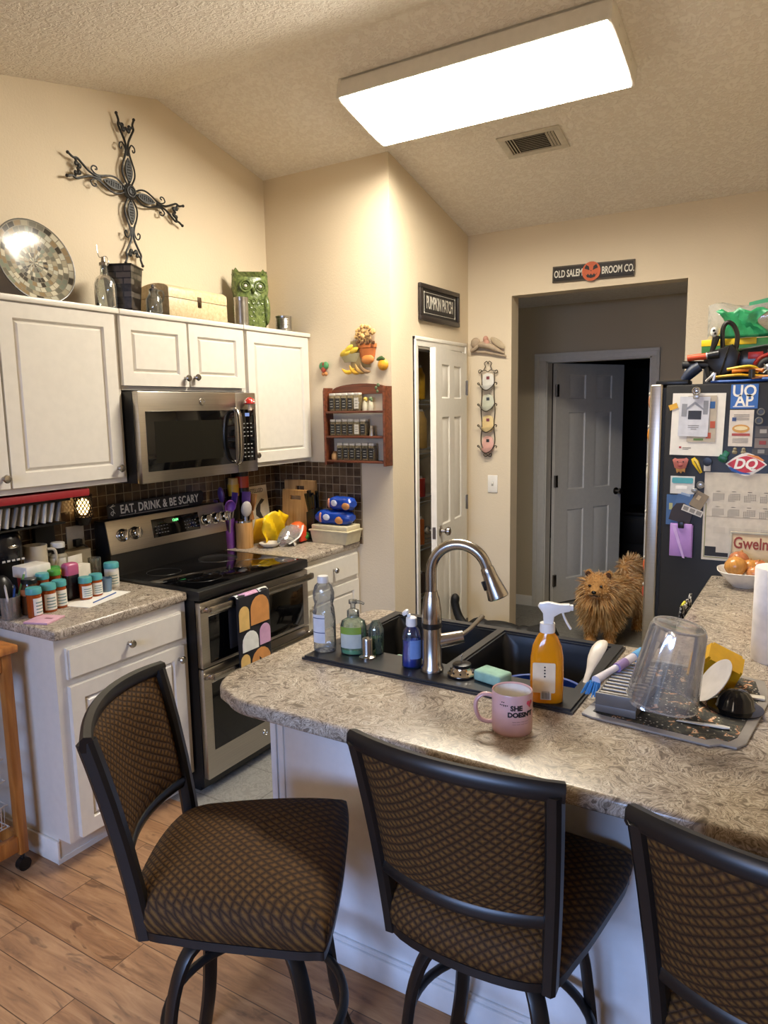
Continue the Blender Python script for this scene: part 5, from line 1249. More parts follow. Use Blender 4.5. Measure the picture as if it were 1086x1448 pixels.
ob('pad', B().box(-.045, .047, -.008, 0, -.075, .075, .002), PUR, t); ob('folded_sheet', B().prism([(-.040, .072), (-.022, .07), (.022, -.082), (.012, -.080)], -.011, -.0085, 'y'), P('#c9a8db', .5), t); ob('back_sheets', B().box(.030, .052, -.006, -.001, -.078, .070), P('#8d6aa0', .5), t)
ob('clip', B().box(-.012, .014, -.016, -.004, .055, .085, .003), BLACK, t)
# small magnets on the edge of the fridge door
for i, (z, c_, lab) in enumerate(((1.695, '#b0795a', 'tan magnet on the fridge door front near the top'), (1.545, '#d0862a', 'orange keyring magnet on the fridge door front'), (1.37, '#c9c3b4', 'small white magnet on the fridge door front'), (1.15, '#b9b4ac', 'grey bead magnet strip on the fridge door front'), (.93, '#c8582e', 'red-orange magnet on the fridge door front'), (.80, '#b0432e', 'lowest red beaded magnet on the fridge door front'))):
    t = thing('door_magnet', lab, 'magnet', (FX-.070, FY0+.05, z)); ob('body', B().sph((-.006, 0, 0), (.008, .014, .030), 10, 8), P(c_, .45), t); ob('pin', B().sph((-.008, 0, .036), (.006, .008, .008), 8, 6), P('#c9c4b8', .3), t)

# ================================================================== things on top of the fridge
FT = FZ+.001
t = thing('snack_box', 'green and yellow box lying at the left on top of the fridge', 'box', (2.5818, 1.715, FT+.125))
ob('carton', B().box(-.18, .24, -.10, .10, 0, .082, .003), P('#2f6b34', .4), t); ob('yellow_band', B().box(-.182, .05, -.102, .102, .055, .085, .003), P('#e6c41c', .4), t); ob('orange_tab', B().box(-.19, -.08, -.104, .0, -.002, .022, .003), P('#cc4a22', .4), t)
one('storage_box', B().box(-.17, .34, -.13, .13, 0, .122, .004), P('#3a3a3c', .5), 'dark grey box under the green and yellow box', 'box', (2.5818, 1.755, FT))
FILM = clear('crinkled_film', '#f2f2ee', .12, .5, .22, '#e9e9e4', bump=30)
t = thing('plastic_bag', 'clear plastic bag with a green panel topmost on the fridge', 'bag', (2.6136, 1.705, FT+.215))
b = B(); bm = b.bm; G = []
for sgn in (1, -1):
    G.append([[bm.verts.new((-.20+.46*i/16, sgn*(.085*math.sin(PI*min(1, max(0, i/16)))**.5*math.sin(PI*k/8)**.6+.006*math.sin(i*2.1+k*1.7))*1, .005+.155*k/8+.012*math.sin(i*.9)*(k/8))) for k in range(9)] for i in range(17)])
for g_ in G:
    for i in range(16):
        for k in range(8): bm.faces.new((g_[i][k], g_[i+1][k], g_[i+1][k+1], g_[i][k+1]))
ob('film', b, FILM, t)
b = B(); bm = b.bm; g_ = [[bm.verts.new((-.115+(.145+.015*math.sin(k))*i/10-.02*(k/8-.5)**2*8*(1-2*i/10), -.10-.012*math.sin(i*1.3+k), -.005+.125*k/8+.010*math.sin(i*1.9)*(k/8))) for k in range(9)] for i in range(11)]
for i in range(10):
    for k in range(8): bm.faces.new((g_[i][k], g_[i+1][k], g_[i+1][k+1], g_[i][k+1]))
ob('green_panel', b, P('#2f8f5c', .35, name='green_print'), t, sol=.002)
ob('green_strip', B().prism([(-.02, .135), (.10, .150), (.10, .172), (-.02, .150)], -.095, -.092, 'y'), P('#3f9465', .35), t); ob('yellow_tag', B().prism(rrect(.115, .15, .115, .155, .008), -.096, -.092, 'y'), P('#e2b81c', .4), t)
b = B().sph((.14, -.06, .055), (.07, .03, .055), 12, 8); ob('white_contents', b, P('#dcd8ce', .6), t)
t = thing('toy_car', 'black toy car with a red fender and grey wheels on top of the fridge', 'toy car', (2.61, 1.555, FT+.062))
ob('body', B().prism([(-.16, 0), (.20, 0), (.20, .09), (.12, .105), (-.05, .085), (-.16, .07)], -.06, .06, 'y', bev=.008), P('#0f0f11', .25), t)
ob('hood_line', B().tube([(-.15, -.062, .085), (.0, -.064, .092), (.12, -.064, .108)], .003, 6), P('#6a6a6a', .3, .5), t); ob('grille', B().box(.0, .06, -.064, -.055, .045, .075, .002), P('#a8261f', .35), t)
b = B()
for i in range(5): b.box(.075+i*.014, .081+i*.014, -.065, -.058, .04, .082, .001)
ob('vent_slats', b, P('#4c4c4e', .3, .5), t)
for x_ in (.085, ):
    w1_ = ob('wheel', B().torus((x_, -.075, 0), .035, .016, 28, 10, 'y'), P('#151515', .6), t)
    ob('rim', B().lathe([(0, .014), (.01, .016), (.024, .008), (.030, .012), (.030, 0), (0, 0)], 24, M=TR(x_, -.075, 0) @ RX(PI/2)), P('#8b8a86', .3, .7), w1_)
    b = B()
    for i in range(8): a = 2*PI*i/8; b.cyl((x_+.008*math.cos(a), -.088, .008*math.sin(a)), (x_+.029*math.cos(a), -.086, .029*math.sin(a)), .003, n=6)
    ob('spoke', b, P('#b9b7b2', .3, .7), w1_)
    ob('fender', B().tube([(x_+.058*math.cos(a), -.072, .058*math.sin(a)) for a in [PI*.15+PI*.75*i/12 for i in range(13)]], .010, 8), P('#a3241d', .3), t)
t = thing('toy_gun', 'black toy tool with a looped handle standing in front of the boxes', 'toy', (2.5235, 1.44, FT+.06))
ob('body', B().prism([(-.07, .03), (-.05, .085), (.03, .11), (.06, .07), (.05, .0), (-.02, -.03)], -.035, .03, 'y', bev=.01), P('#141416', .35), t)
ob('loop', B().tube(smooth_path([(-.01, 0, .09), (-.015, 0, .17), (.0, 0, .205), (.025, 0, .195), (.045, 0, .15), (.042, 0, .09)], 5), .010, 8), P('#1a1a1c', .3), t)
ob('arm', B().tube(smooth_path([(-.035, -.02, .15), (-.05, -.02, .09), (-.07, -.02, .02), (-.05, -.03, -.05)], 4), [.014, .015, .014, .012, .010, .010, .010, .010, .010, .010, .010, .010, .008], 8), P('#1c1d20', .3), t)
ob('light_head', B().sph((-.045, -.03, .165), (.016, .014, .022), 12, 8), P('#c9cac4', .3), t); ob('lens', B().sph((-.045, -.042, .172), .006, 8, 6).sph((-.04, -.042, .158), .005, 8, 6), BLACK, t)
ob('strap', B().tube(smooth_path([(.02, -.05, .10), (.0, -.06, .02), (-.02, -.06, -.05)], 4), .008, 8, flat=.4), P('#0f0f10', .5), t)
t = thing('flashlight', 'black flashlight with an orange handle on top of the fridge', 'flashlight', (2.4334, 1.41, FT+.118))
ob('handle', B().cyl((-.06, 0, 0), (.02, 0, .006), .014), P('#cf4f22', .4), t); ob('head', B().cyl((.02, 0, .006), (.07, 0, .012), .016, .02), BLACK, t); ob('ring', B().cyl((.018, 0, .006), (.024, 0, .007), .0165), P('#a8a49c', .3, .6), t)
t = thing('rolled_mat', 'dark navy rolled bag sloping down at the left corner of the fridge top', 'bag', (2.4122, 1.405, FT))
ob('roll', B().tube([(-.05, 0, .020), (-.03, 0, .045), (-.005, 0, .068), (.015, 0, .080)], [.018, .024, .026, .022], 16), P('#16233c', .5), t); ob('cap', B().tube([(-.06, .02, .090), (.05, .02, .085)], .018, 14), P('#101012', .5), t)
t = thing('tool_bundle', 'heap of yellow, blue and orange straps lying on the fridge edge', 'straps', (2.5818, 1.365, FT))
for i, (c_, pts, r) in enumerate((('#d6a21c', [(-.09, 0, .028), (0, -.01, .034), (.05, 0, .03), (.16, .01, .022)], .009), ('#2f5aa8', [(-.10, -.01, .009), (0, -.02, .008), (.09, -.01, .010), (.2, 0, .009)], .009), ('#cf7a2c', [(-.02, .0, .05), (.05, .01, .055), (.10, .0, .05)], .011), ('#d9b32a', [(-.04, .01, .06), (.04, .0, .07), (.075, .01, .06), (.075, .01, .04)], .009), ('#c9885a', [(.06, -.02, .02), (.12, -.02, .024), (.2, -.01, .026)], .009), ('#3b66b0', [(.10, -.025, .014), (.16, -.03, .014), (.22, -.02, .012)], .010))):
    ob('strap', B().tube(smooth_path(pts, 4), r, 8, flat=.7), P(c_, .45), t)
ob('hook', B().tube(smooth_path([(-.12, -.01, .012), (-.10, -.02, .03), (-.085, -.02, .045), (-.09, -.02, .012)], 4), .006, 8), P('#c9c7c2', .3, .5), t); ob('ratchet', B().cyl((.06, -.03, .02), (.06, -.03, .055), .013, n=12), P('#2c2a26', .3, .5), t)

# ================================================================== drying mat and what stands on it
def mat_print():
    x = N('dark_food_print'); nz = x.noise(24, detail=2, dist=1.5); c = x.ramp(nz.outputs['Fac'], [(.50, '#26241f'), (.56, '#55523f'), (.60, '#23211d'), (.64, '#c98a5c'), (.69, '#e0c9a8'), (.72, '#2a2722')])
    v = x.n('ShaderNodeTexVoronoi', i_Scale=70.0); x.l(x.co(), v.inputs['Vector']); sp = x.ramp(v.outputs['Distance'], [(.16, '#ffffff'), (.2, '#000000')])
    x.base(x.mix(sp, c, '#c9c2b0')); x.set(Roughness=.7); return x.m
t = thing('drying_mat', 'grey rimmed drying mat with a dark food print right of the sink', 'drying mat', (2.640, -.205, CT), -.085); t.scale = (.93, 1, 1)
ol = [(-.19, -.235), (-.16, -.245), (.13, -.245), (.15, -.225), (.185, -.225), (.20, -.19), (.205, .12), (.17, .235), (.10, .25), (-.15, .25), (-.185, .22)]
ob('rim', B().prism(ol, .0005, .007, 'z', bev=.003), P('#8f8a84', .5), t)
ob('printed_field', B().prism([(p*.88+.0, q*.91) for p, q in ol], .006, .0082, 'z'), mat_print(), t)
MZ = CT+.0085
t = thing('dish_rack', 'low grey ribbed dish rack on the left of the drying mat', 'dish rack', (2.555, -.275, MZ), .02)
RG = P('#5f5a55', .45, name='grey_rack_plastic')
ob('tray', B().prism([(-.085, -.13), (.012, -.135), (.03, .13), (-.075, .13)], 0, .022, 'z', bev=.004), RG, t)
ob('front_wall', B().box(-.085, .014, -.134, -.126, .02, .052, .003), RG, t); ob('side_wall', B().box(-.084, -.076, -.13, .13, .02, .05, .003), RG, t)
b = B()
for i in range(11): b.box(-.078, .020, -.118+i*.023, -.108+i*.023, .044, .050, .002)
ob('slats', b, P('#948e86', .4), t)
t = thing('dish_brush', 'white and blue handled dish brush lying across the rack and sink rim', 'brush', (2.475, -.30, CT+.062))
ob('handle', B().tube(smooth_path([(.045, .17, .02), (.02, .09, .012), (-.005, .02, .004), (-.022, -.03, -.004)], 4), [.010, .011, .012, .012, .011, .010, .009, .009, .009, .010, .011, .012, .013], 12), P('#dcd6dc', .35), t)
ob('grip', B().tube([(.048, .18, .021), (.036, .135, .016)], [.013, .014], 12), P('#5fa0d0', .4), t); ob('purple_grip', B().tube([(.022, .095, .0135), (.010, .055, .008)], [.0125, .0128], 12), P('#8f78a8', .4), t)
b = B()
for i in range(30):
    a = rnd.uniform(0, 2*PI); r = .016*math.sqrt(rnd.random()); p0 = V((-.026+r*math.cos(a), -.036+r*math.sin(a), -.008)); b.tube([p0, p0+V((.5*r*math.cos(a)-.006, .5*r*math.sin(a)-.010, -.028))], [.0022, .0018], 5)
ob('bristles', b, P('#4a90c8', .6), t)
t = thing('utensil_bundle', 'grey wooden spatula resting upright at the back of the rack', 'spatula', (2.535, -.085, CT+.066), rot=(-.9, .35, 0))
ob('handle', B().box(-.012, .012, -.004, .004, -.06, .05, .003), P('#b5aca0', .5), t); ob('blade', B().box(-.02, .02, -.003, .003, .05, .09, .003), P('#9f968a', .5), t)
# clear pitcher upside down
t = thing('pitcher', 'large clear fluted plastic pitcher standing upside down on the drying mat', 'pitcher', (2.616, -.345, MZ+.034), rot=(.02, .17, .2))
PIT = clear('clear_fluted_plastic', '#f6f5f1', .10, .5, .13, '#f0ece4')
b = B(); rows = []; n = 60
for z, r in ((0, .083), (.006, .0815), (.02, .080), (.12, .070), (.185, .064), (.195, .060), (.197, .052)):
    row = []
    for k in range(n):
        a = 2*PI*k/n; f_ = 1+(.026*math.cos(15*a) if .01 < z < .19 else 0); sp_ = 1+.20*max(0, math.cos(a+2.2))**14*(1-z/.2)
        row.append(b.bm.verts.new((r*f_*sp_*math.cos(a), r*f_*sp_*math.sin(a), z)))
    rows.append(row)
for A_, C_ in zip(rows, rows[1:]):
    for k in range(n): b.bm.faces.new((A_[k], A_[(k+1) % n], C_[(k+1) % n], C_[k]))
b.bm.faces.new(rows[-1]); ob('body', b, PIT, t)
ob('base_ring', B().torus((0, 0, .195), .058, .003, 40, 6), clear('clear_ring', '#f2f0ec', .05, .9, .25, '#e8e4dc'), t)
ob('rim', B().torus((0, 0, .002), .0825, .0022, 40, 6), clear('clear_rim', '#f2f0ec', .05, .9, .25, '#e8e4dc'), t)
t = thing('yellow_tub', 'square yellow plastic tub tilted behind the clear pitcher', 'tub', (2.712, -.075, MZ+.052), rot=(.55, .45, .25)); t.scale = (.8, .8, .8)
b = B(); ls = [[b.bm.verts.new((sx*r*1.15, sy*r*.8, z)) for sx, sy in ((-1, -1), (1, -1), (1, 1), (-1, 1))] for r, z in ((.050, -.05), (.062, .045), (.067, .047), (.067, .055), (.061, .055), (.047, -.044))]
for a, c_ in zip(ls, ls[1:]):
    for i in range(4): b.bm.faces.new((a[i], a[(i+1) % 4], c_[(i+1) % 4], c_[i]))
b.bm.faces.new(ls[0][::-1]); b.bm.faces.new(ls[-1]); bmesh.ops.bevel(b.bm, geom=[e for e in b.bm.edges if abs(e.verts[0].co.z-e.verts[1].co.z) > .02], offset=.008, segments=2, affect='EDGES')
one2 = ob('body', put(b, RX(PI)), P('#d9a81e', .3, name='yellow_plastic'), t)
one('saucer', B().lathe([(0, 0), (.04, .0), (.062, .008), (.064, .011), (.06, .011), (.038, .004), (0, .004)], 32, M=RY(-.9) @ RX(.3)), P('#cfc8c2', .3), 'white dish propped up between the pitcher and the yellow tub', 'dish', (2.722, -.205, MZ+.052))
t = thing('bundt_lid', 'black domed ribbed lid upside down on the right of the drying mat', 'lid', (2.768, -.225, MZ))
b = B(); rows = []; n = 48
for z, r, w_ in ((0, .062, 0), (.004, .064, 0), (.006, .045, 0), (.010, .042, .02), (.03, .038, .05), (.045, .026, .06), (.05, .012, .03)):
    rows.append([b.bm.verts.new((r*(1+w_*math.cos(12*2*PI*k/n))*math.cos(2*PI*k/n), r*(1+w_*math.cos(12*2*PI*k/n))*math.sin(2*PI*k/n), z)) for k in range(n)])
for A_, C_ in zip(rows, rows[1:]):
    for k in range(n): b.bm.faces.new((A_[k], A_[(k+1) % n], C_[(k+1) % n], C_[k]))
b.bm.faces.new(rows[0][::-1]); b.bm.faces.new(rows[-1]); ob('dome', b, P('#0c0c0d', .12), t)
t = thing('table_knife', 'small white handled knife lying on the front of the drying mat', 'knife', (2.715, -.365, MZ+.004), .12)
ob('handle', B().tube([(.0, 0, 0), (.04, 0, 0), (.055, 0, 0)], [.006, .008, .005], 10, flat=.5), P('#d9d4c6', .4), t); ob('blade', B().prism([(-.06, -.003), (.0, -.007), (.0, .006), (-.055, .003)], -.0008, .0008, 'z'), P('#cfcabe', .3), t)
one('box_label', B().box(-.022, .022, -.012, .012, 0, .006, .002), P('#d8d2c4', .6), 'small pale card lying at the right rim of the drying mat', 'card', (2.805, -.13, MZ), .1)
# paper towel roll
t = thing('paper_towel_roll', 'white paper towel roll standing on the counter at the right edge', 'paper towel', (2.833, .235, CT))
ob('roll', B().lathe([(.022, 0), (.066, 0), (.068, .003), (.068, .277), (.066, .28), (.022, .28)], 40), P('#ece7e2', .85, name='paper_towel'), t)
ob('core', B().lathe([(.0222, .279), (.019, .28), (.019, .12), (0, .12)], 24), P('#7d6a52', .8), t)
# bowl of onions and the sign behind it
OZ_ = CT
t = thing('fruit_bowl', 'white square-rimmed bowl of yellow onions on the far counter by the fridge', 'bowl', (2.667, 1.16, OZ_), .15)
b = B(); rows = []; n = 40
for z, r in ((0, .045), (.004, .048), (.03, .072), (.062, .098), (.068, .104), (.070, .101), (.06, .092), (.03, .066), (.010, .044), (.010, .001)):
    p_ = 3.2 if z > .02 else 2.3; rows.append([b.bm.verts.new((r*math.copysign(abs(math.cos(a))**(2/p_), math.cos(a)), r*math.copysign(abs(math.sin(a))**(2/p_), math.sin(a)), z)) for a in [2*PI*k/n for k in range(n)]])
for A_, C_ in zip(rows, rows[1:]):
    for k in range(n): b.bm.faces.new((A_[k], A_[(k+1) % n], C_[(k+1) % n], C_[k]))
b.bm.faces.new(rows[0][::-1]); b.bm.faces.new(rows[-1]); ob('body', b, P('#d9d5cc', .25), t)
for (dx, dy, dz, r, c_, lab) in ((-.030, -.030, .086, .045, '#c98d45', 'largest golden onion, at the front left of the white bowl'), (-.025, .035, .100, .042, '#b9714a', 'reddish onion at the back left of the white bowl'), (.022, .0, .082, .036, '#cc8d44', 'small golden onion in the middle of the bowl'), (.052, .005, .082, .036, '#bd6f42', 'reddish brown onion at the right of the bowl'), (.040, -.040, .068, .030, '#cf8a55', 'low orange onion at the front right of the bowl')):
    t = thing('onion', lab, 'onion', (2.667+dx, 1.16+dy, OZ_+dz), rot=(dx*6, dy*6, 0))
    x = N('onion_skin'); wv = x.noise(6, x.co(scale=(14, 14, 1.5)), 3); cc = H(c_); x.base(x.ramp(wv.outputs['Fac'], [(.35, tuple(v*.75 for v in cc[:3])+(1,)), (.65, cc)])).set(Roughness=.25)
    ob('bulb', B().lathe([(0, -r*.85), (r*.5, -r*.78), (r*.9, -r*.35), (r, 0), (r*.9, r*.42), (r*.55, r*.78), (r*.18, r*.92), (0, r*.94)], 24), x.m, t)
    ob('neck', B().lathe([(r*.2, r*.88), (r*.08, r*1.08), (0, r*1.12)], 10), P('#a8743a', .6), t)
t = thing('wall_sign', 'cream sign with red brown lettering standing behind the onion bowl', 'sign', (2.735, FY0-.035, CT), rot=(-.06, 0, 0))
ob('board', B().box(-.14, .14, -.006, .006, .0, .205, .002), P('#c9b490', .6), t)
b = B()
for u0, u1, v0, v1 in ((-.14, .14, .197, .205), (-.14, -.133, 0, .2), (.133, .14, 0, .2)): b.box(u0, u1, -.009, -.004, v0, v1, .001)
ob('border', b, P('#a9a594', .5), t)
text('Gwelns Day', .07, P('#8f3b2c', .6), t, frame((1, 0, 0), (0, 0, 1), (.0, -.0064, .155)), sx=.74, fat=.0012)
t = thing('patterned_cloth', 'crumpled black and white patterned cloth hanging on the counter edge by the fridge', 'cloth', (2.505, .80, CT-.12))
b = B(); g_ = [[b.bm.verts.new((-.008-.018*math.sin(i*1.1)*(.4+k/8)-.010*(k/8), -.10+.26*i/14, .115-.20*k/8-.02*math.sin(i*.8)*(k/8))) for k in range(9)] for i in range(15)]
for i in range(14):
    for k in range(8): b.bm.faces.new((g_[i][k], g_[i+1][k], g_[i+1][k+1], g_[i][k+1]))
x = N('zigzag_cloth'); nz = x.noise(28, detail=1, dist=2); x.base(x.ramp(nz.outputs['Fac'], [(.44, '#1c1b1e'), (.5, '#c9c6c0'), (.58, '#2a292c')], 'CONSTANT')); x.set(Roughness=.9); ob('cloth', b, x.m, t, sol=.004)
ob('yellow_hem', B().tube([(-.014, -.05, .112), (-.012, .0, .116)], .006, 6), P('#c9c23a', .6), t)

# ================================================================== counter right of the stove
t = thing('utensil_holder', 'purple utensil crock on the counter right of the stove', 'utensil holder', (.085, .822, CT))
PURP = P('#6d3a86', .3, name='purple_glaze'); 
ob('crock', B().lathe([(0, 0), (.038, 0), (.041, .004), (.041, .165), (.039, .168), (.036, .165), (.036, .01), (0, .01)], 28), PURP, t)
def utensil(label, base, tip, kind, c_, hl=None):
    d = (V(tip)-V(base)); L_ = d.length; d.normalize(); q = d.to_track_quat('Z', 'Y')
    t = thing('cooking_'+kind, label, kind, base, rot=q.to_euler())
    ob('handle', B().tube([(0, 0, 0), (0, 0, L_*.68)], [.005, .006], 8), hl or P('#a79f9c', .3, .6), t)
    z = L_*.66
    if kind == 'spoon': b = B().sph((0, 0, z+.045), (.031, .016, .045), 16, 10)
    elif kind == 'ladle': b = B().lathe([(0, -.004), (.016, .002), (.027, .014), (.032, .03), (.030, .03), (.024, .016), (.014, .006), (0, .002)], 20, M=TR(0, .012, z+.04) @ RX(PI/2+.3) @ TR(0, 0, -.012), sx=.95, sy=1.35)
    else: b = B().prism([(-.018, z-.005), (.018, z-.005), (.028, z+.04), (.028, z+.09), (-.028, z+.09), (-.028, z+.04)], -.003, .003, 'y', bev=.001)
    ob('head', b, P(c_, .4), t)
utensil('purple round spoon standing highest in the purple crock', (.075, .835, CT+.015), (.06, .80, 1.305), 'spoon', '#5d3f78'); utensil('bright purple ladle leaning left in the purple crock', (.10, .815, CT+.015), (.165, .772, 1.235), 'ladle', '#8d52ad')
utensil('purple slotted turner leaning right in the purple crock', (.085, .83, CT+.015), (.10, .885, 1.25), 'turner', '#64408a'); utensil('dark purple spatula drooping toward the stove', (.062, .80, CT+.015), (.05, .775, 1.20), 'spatula', '#4f3258')
t = thing('utensil_holder', 'bamboo utensil holder with a steel rim beside the purple crock', 'utensil holder', (.165, .872, CT))
ob('body', B().lathe([(0, 0), (.046, 0), (.048, .004), (.048, .145), (.044, .147), (.044, .01), (0, .01)], 28), BAMBOO, t); ob('steel_rim', B().lathe([(.0475, .138), (.0475, .156), (.044, .156), (.044, .138)], 28), CHROME, t)
utensil('purple spatula in the bamboo holder', (.16, .875, CT+.015), (.155, .915, 1.255), 'spatula', '#62407a'); utensil('brown wooden turner in the bamboo holder', (.175, .88, CT+.015), (.18, .945, 1.235), 'turner', '#9a6a3c', P('#8a5f35', .5))
utensil('steel spoon in the bamboo holder', (.18, .865, CT+.015), (.215, .845, 1.19), 'spoon', '#b5aca4')
t = thing('spoon_rest', 'white spoon rest lying on the counter in front of the bamboo holder', 'spoon rest', (.285, .945, CT), .35)
ob('dish', B().lathe([(0, .002), (.035, .002), (.056, .018), (.060, .026), (.056, .026), (.034, .009), (0, .008)], 28, sx=1.0), P('#cfc8bc', .3), t)
t = thing('ceramic_half_ring', 'white arched ceramic piece lying beside the spoon rest', 'napkin holder', (.345, 1.02, CT), .5)
ob('arch', B().bar([(.05*math.cos(a), 0, .042*math.sin(a)+.004) for a in [PI*i/14 for i in range(15)]], .05, .008, (0, 1, 0)), P('#d0c8b8', .3), t)
t = thing('yellow_bag', 'bright yellow paper bag lying open on the counter right of the stove', 'bag', (.20, 1.04, CT))
b = B(); g_ = []
for i in range(15):
    u = -1+2*i/14
    g_.append([b.bm.verts.new((.03+.075*(k/8)*(1-.2*u*u)+.014*math.sin(i*.9+k)-.12*(k/8)**2*.4, .115*u*(.7+.3*k/8), .004+.185*(k/8)*(1-.22*abs(u)**2.5)+.006*math.sin(i*1.4))) for k in range(9)])
for i in range(14):
    for k in range(8): b.bm.faces.new((g_[i][k], g_[i+1][k], g_[i+1][k+1], g_[i][k+1]))
ob('front', b, P('#e8bf18', .4, name='yellow_bag'), t, sol=.002)
b = B(); g_ = [[b.bm.verts.new((-.05+.05*(k/6), .11*(-1+2*i/8), .004+.15*(k/6))) for k in range(7)] for i in range(9)]
for i in range(8):
    for k in range(6): b.bm.faces.new((g_[i][k], g_[i+1][k], g_[i+1][k+1], g_[i][k+1]))
ob('back', b, P('#d9a512', .5), t, sol=.002)
b = B()
for i in range(5): b.box(.0902, .0912, -.04+i*.006, -.036+i*.02, .06+i*.016, .064+i*.016)
t = thing('produce_bag', 'crinkled clear bag with orange and green print beside the yellow bag', 'bag', (.335, 1.10, CT), .1)
b = B(); rs = []
for i in range(13):
    u = i/12; w_ = .052*math.sin(PI*min(1, u*.9+.12))**.6; h_ = .055*math.sin(PI*min(1, u*.85+.13))**.7
    rs.append([b.bm.verts.new((w_*math.cos(a)*(1+.12*math.sin(3*a+i)), -.13+.24*u, h_+h_*math.sin(a)*(1+.12*math.sin(4*a+i*1.7)))) for a in [2*PI*k/20 for k in range(20)]])
for A_, C_ in zip(rs, rs[1:]):
    for k in range(20): b.bm.faces.new((A_[k], A_[(k+1) % 20], C_[(k+1) % 20], C_[k]))
b.bm.faces.new(rs[0][::-1]); b.bm.faces.new(rs[-1]); ob('film', b, FILM, t)
ob('orange_print', B().sph((.0, .04, .072), (.05, .06, .05), 14, 10), P('#d9602a', .35, var=.15), t); ob('green_print', B().sph((.022, .06, .032), (.040, .055, .028), 12, 8), P('#3f7a34', .35, var=.2), t); ob('red_label', B().box(.040, .056, -.01, .05, .012, .07, .004), P('#cf3f22', .35), t); ob('white_band', B().tube(smooth_path([(.045, -.12, .02), (.058, -.03, .05), (.05, .02, .105)], 4), .007, 6, flat=.4), P('#e0dcd2', .4), t)
t = thing('bread_bin', 'cream lidded plastic bin in the corner under the blue packets', 'bin', (.53, 1.245, CT))
CRM = P('#c9bd9c', .45, name='cream_plastic')
ob('body', B().prism([(-.115, 0), (.115, 0), (.132, .07), (-.132, .07)], -.075, .075, 'y', bev=.004), CRM, t); ob('lid', B().box(-.138, .138, -.082, .082, .068, .078, .004).box(-.125, .125, -.07, .07, .076, .105, .006), CRM, t)
def pack(label, loc, rz, w_, d_, h_):
    t = thing('cookie_packet', label, 'packet', loc, rz); b = B(); rs = []
    for i in range(13):
        u = i/12; k_ = min(1, .25+7*u, .25+7*(1-u))**.6; rs.append([b.bm.verts.new((-w_/2+w_*u, d_/2*math.cos(a)*(.55+.45*k_), h_/2+h_/2*k_*math.copysign(abs(math.sin(a))**.7, math.sin(a))+.003*math.sin(5*a+i))) for a in [2*PI*k/16 for k in range(16)]])
    for A_, C_ in zip(rs, rs[1:]):
        for k in range(16): b.bm.faces.new((A_[k], A_[(k+1) % 16], C_[(k+1) % 16], C_[k]))
    b.bm.faces.new(rs[0][::-1]); b.bm.faces.new(rs[-1]); ob('wrapper', b, P('#173f9c', .25, name='blue_wrapper'), t)
    ob('round_mark', B().lathe([(0, 0), (.018, 0), (.016, .002), (0, .003)], 20, M=TR(-.03, -d_/2-.001, h_*.55) @ RX(PI/2), sx=1.3), P('#d9dde6', .4), t); ob('photo_patch', B().sph((.052, -d_/2+.006, h_*.38), (.030, .010, h_*.28), 12, 8), P('#c98a4c', .5), t)
    ob('pale_stripe', B().sph((-.075, -d_/2+.008, h_*.5), (.012, .010, h_*.36), 10, 8), P('#c9856a', .5), t)
pack('lower blue cookie packet lying on the cream bin', (.535, 1.235, CT+.106), .04, .235, .095, .082); pack('upper blue cookie packet on top of the other packet', (.585, 1.24, CT+.19), -.12, .165, .08, .078)
t = thing('knife_block', 'black knife block with black handles between the boards and packets', 'knife block', (.362, 1.27, CT))
ob('block', B().prism([(-.03, 0), (.028, 0), (.028, .19), (-.03, .165)], -.045, .04, 'y', bev=.004), P('#15130f', .4), t)
for i in range(4):
    for k in range(2): ob('knife_handle', B().tube([(-.02+i*.013, -.025+k*.03, .168+.004*i), (-.026+i*.019, -.045+k*.03, .275+.02*math.sin(i*2+k))], [.008, .010], 8, flat=1.3), P('#0e0e0f', .25), t)
def board(label, x0, x1, y, z1, lean, slot, m):
    t = thing('cutting_board', label, 'cutting board', ((x0+x1)/2, y, CT), rot=(lean, 0, 0)); w_ = (x1-x0)/2; h_ = z1-CT
    b = B(); sx0, sx1, sz0, sz1 = -w_*slot, w_*slot, h_-.055, h_-.03
    for a0, a1, c0, c1 in ((-w_, w_, 0, sz0), (-w_, sx0, sz0, sz1), (sx1, w_, sz0, sz1), (-w_, w_, sz1, h_)): b.box(a0, a1, -.008, .008, c0, c1)
    ob('board', b, m, t, smooth=False); ob('edge_roundover', B().tube([(-w_, 0, h_-.002), (w_, 0, h_-.002)], .0082, 8), m, t)
board('larger wooden cutting board leaning on the tiles at the back', .10, .335, 1.318, 1.262, -.03, .28, BOARDWOOD); board('smaller wooden cutting board with a wide handle slot in front', .10, .30, 1.288, 1.205, -.06, .42, BAMBOO)
t = thing('recipe_book', 'pale book with a bird sketch on its cover leaning by the boards', 'book', (.045, 1.14, CT+.002), rot=(0, -.12, 0))
ob('cover', B().box(-.008, .008, -.105, .105, 0, .315, .002), P('#e4d8c0', .6), t)
text('BETELLED', .036, P('#3a332c', .7), t, frame((0, 1, 0), (0, 0, 1), (.0086, .0, .285)), sx=.85)
bird = B().prism([(.0, .20), (.045, .235), (.07, .225), (.05, .21), (.03, .20), (.02, .16), (.04, .12), (.02, .11), (-.02, .14), (-.015, .18)], .0082, .009, 'x'); ob('bird_sketch', bird, P('#3c3530', .7), t); ob('orange_patch', B().prism([(-.09, .17), (-.05, .21), (-.04, .12), (-.08, .11)], .0082, .009, 'x'), P('#c98a52', .7), t)
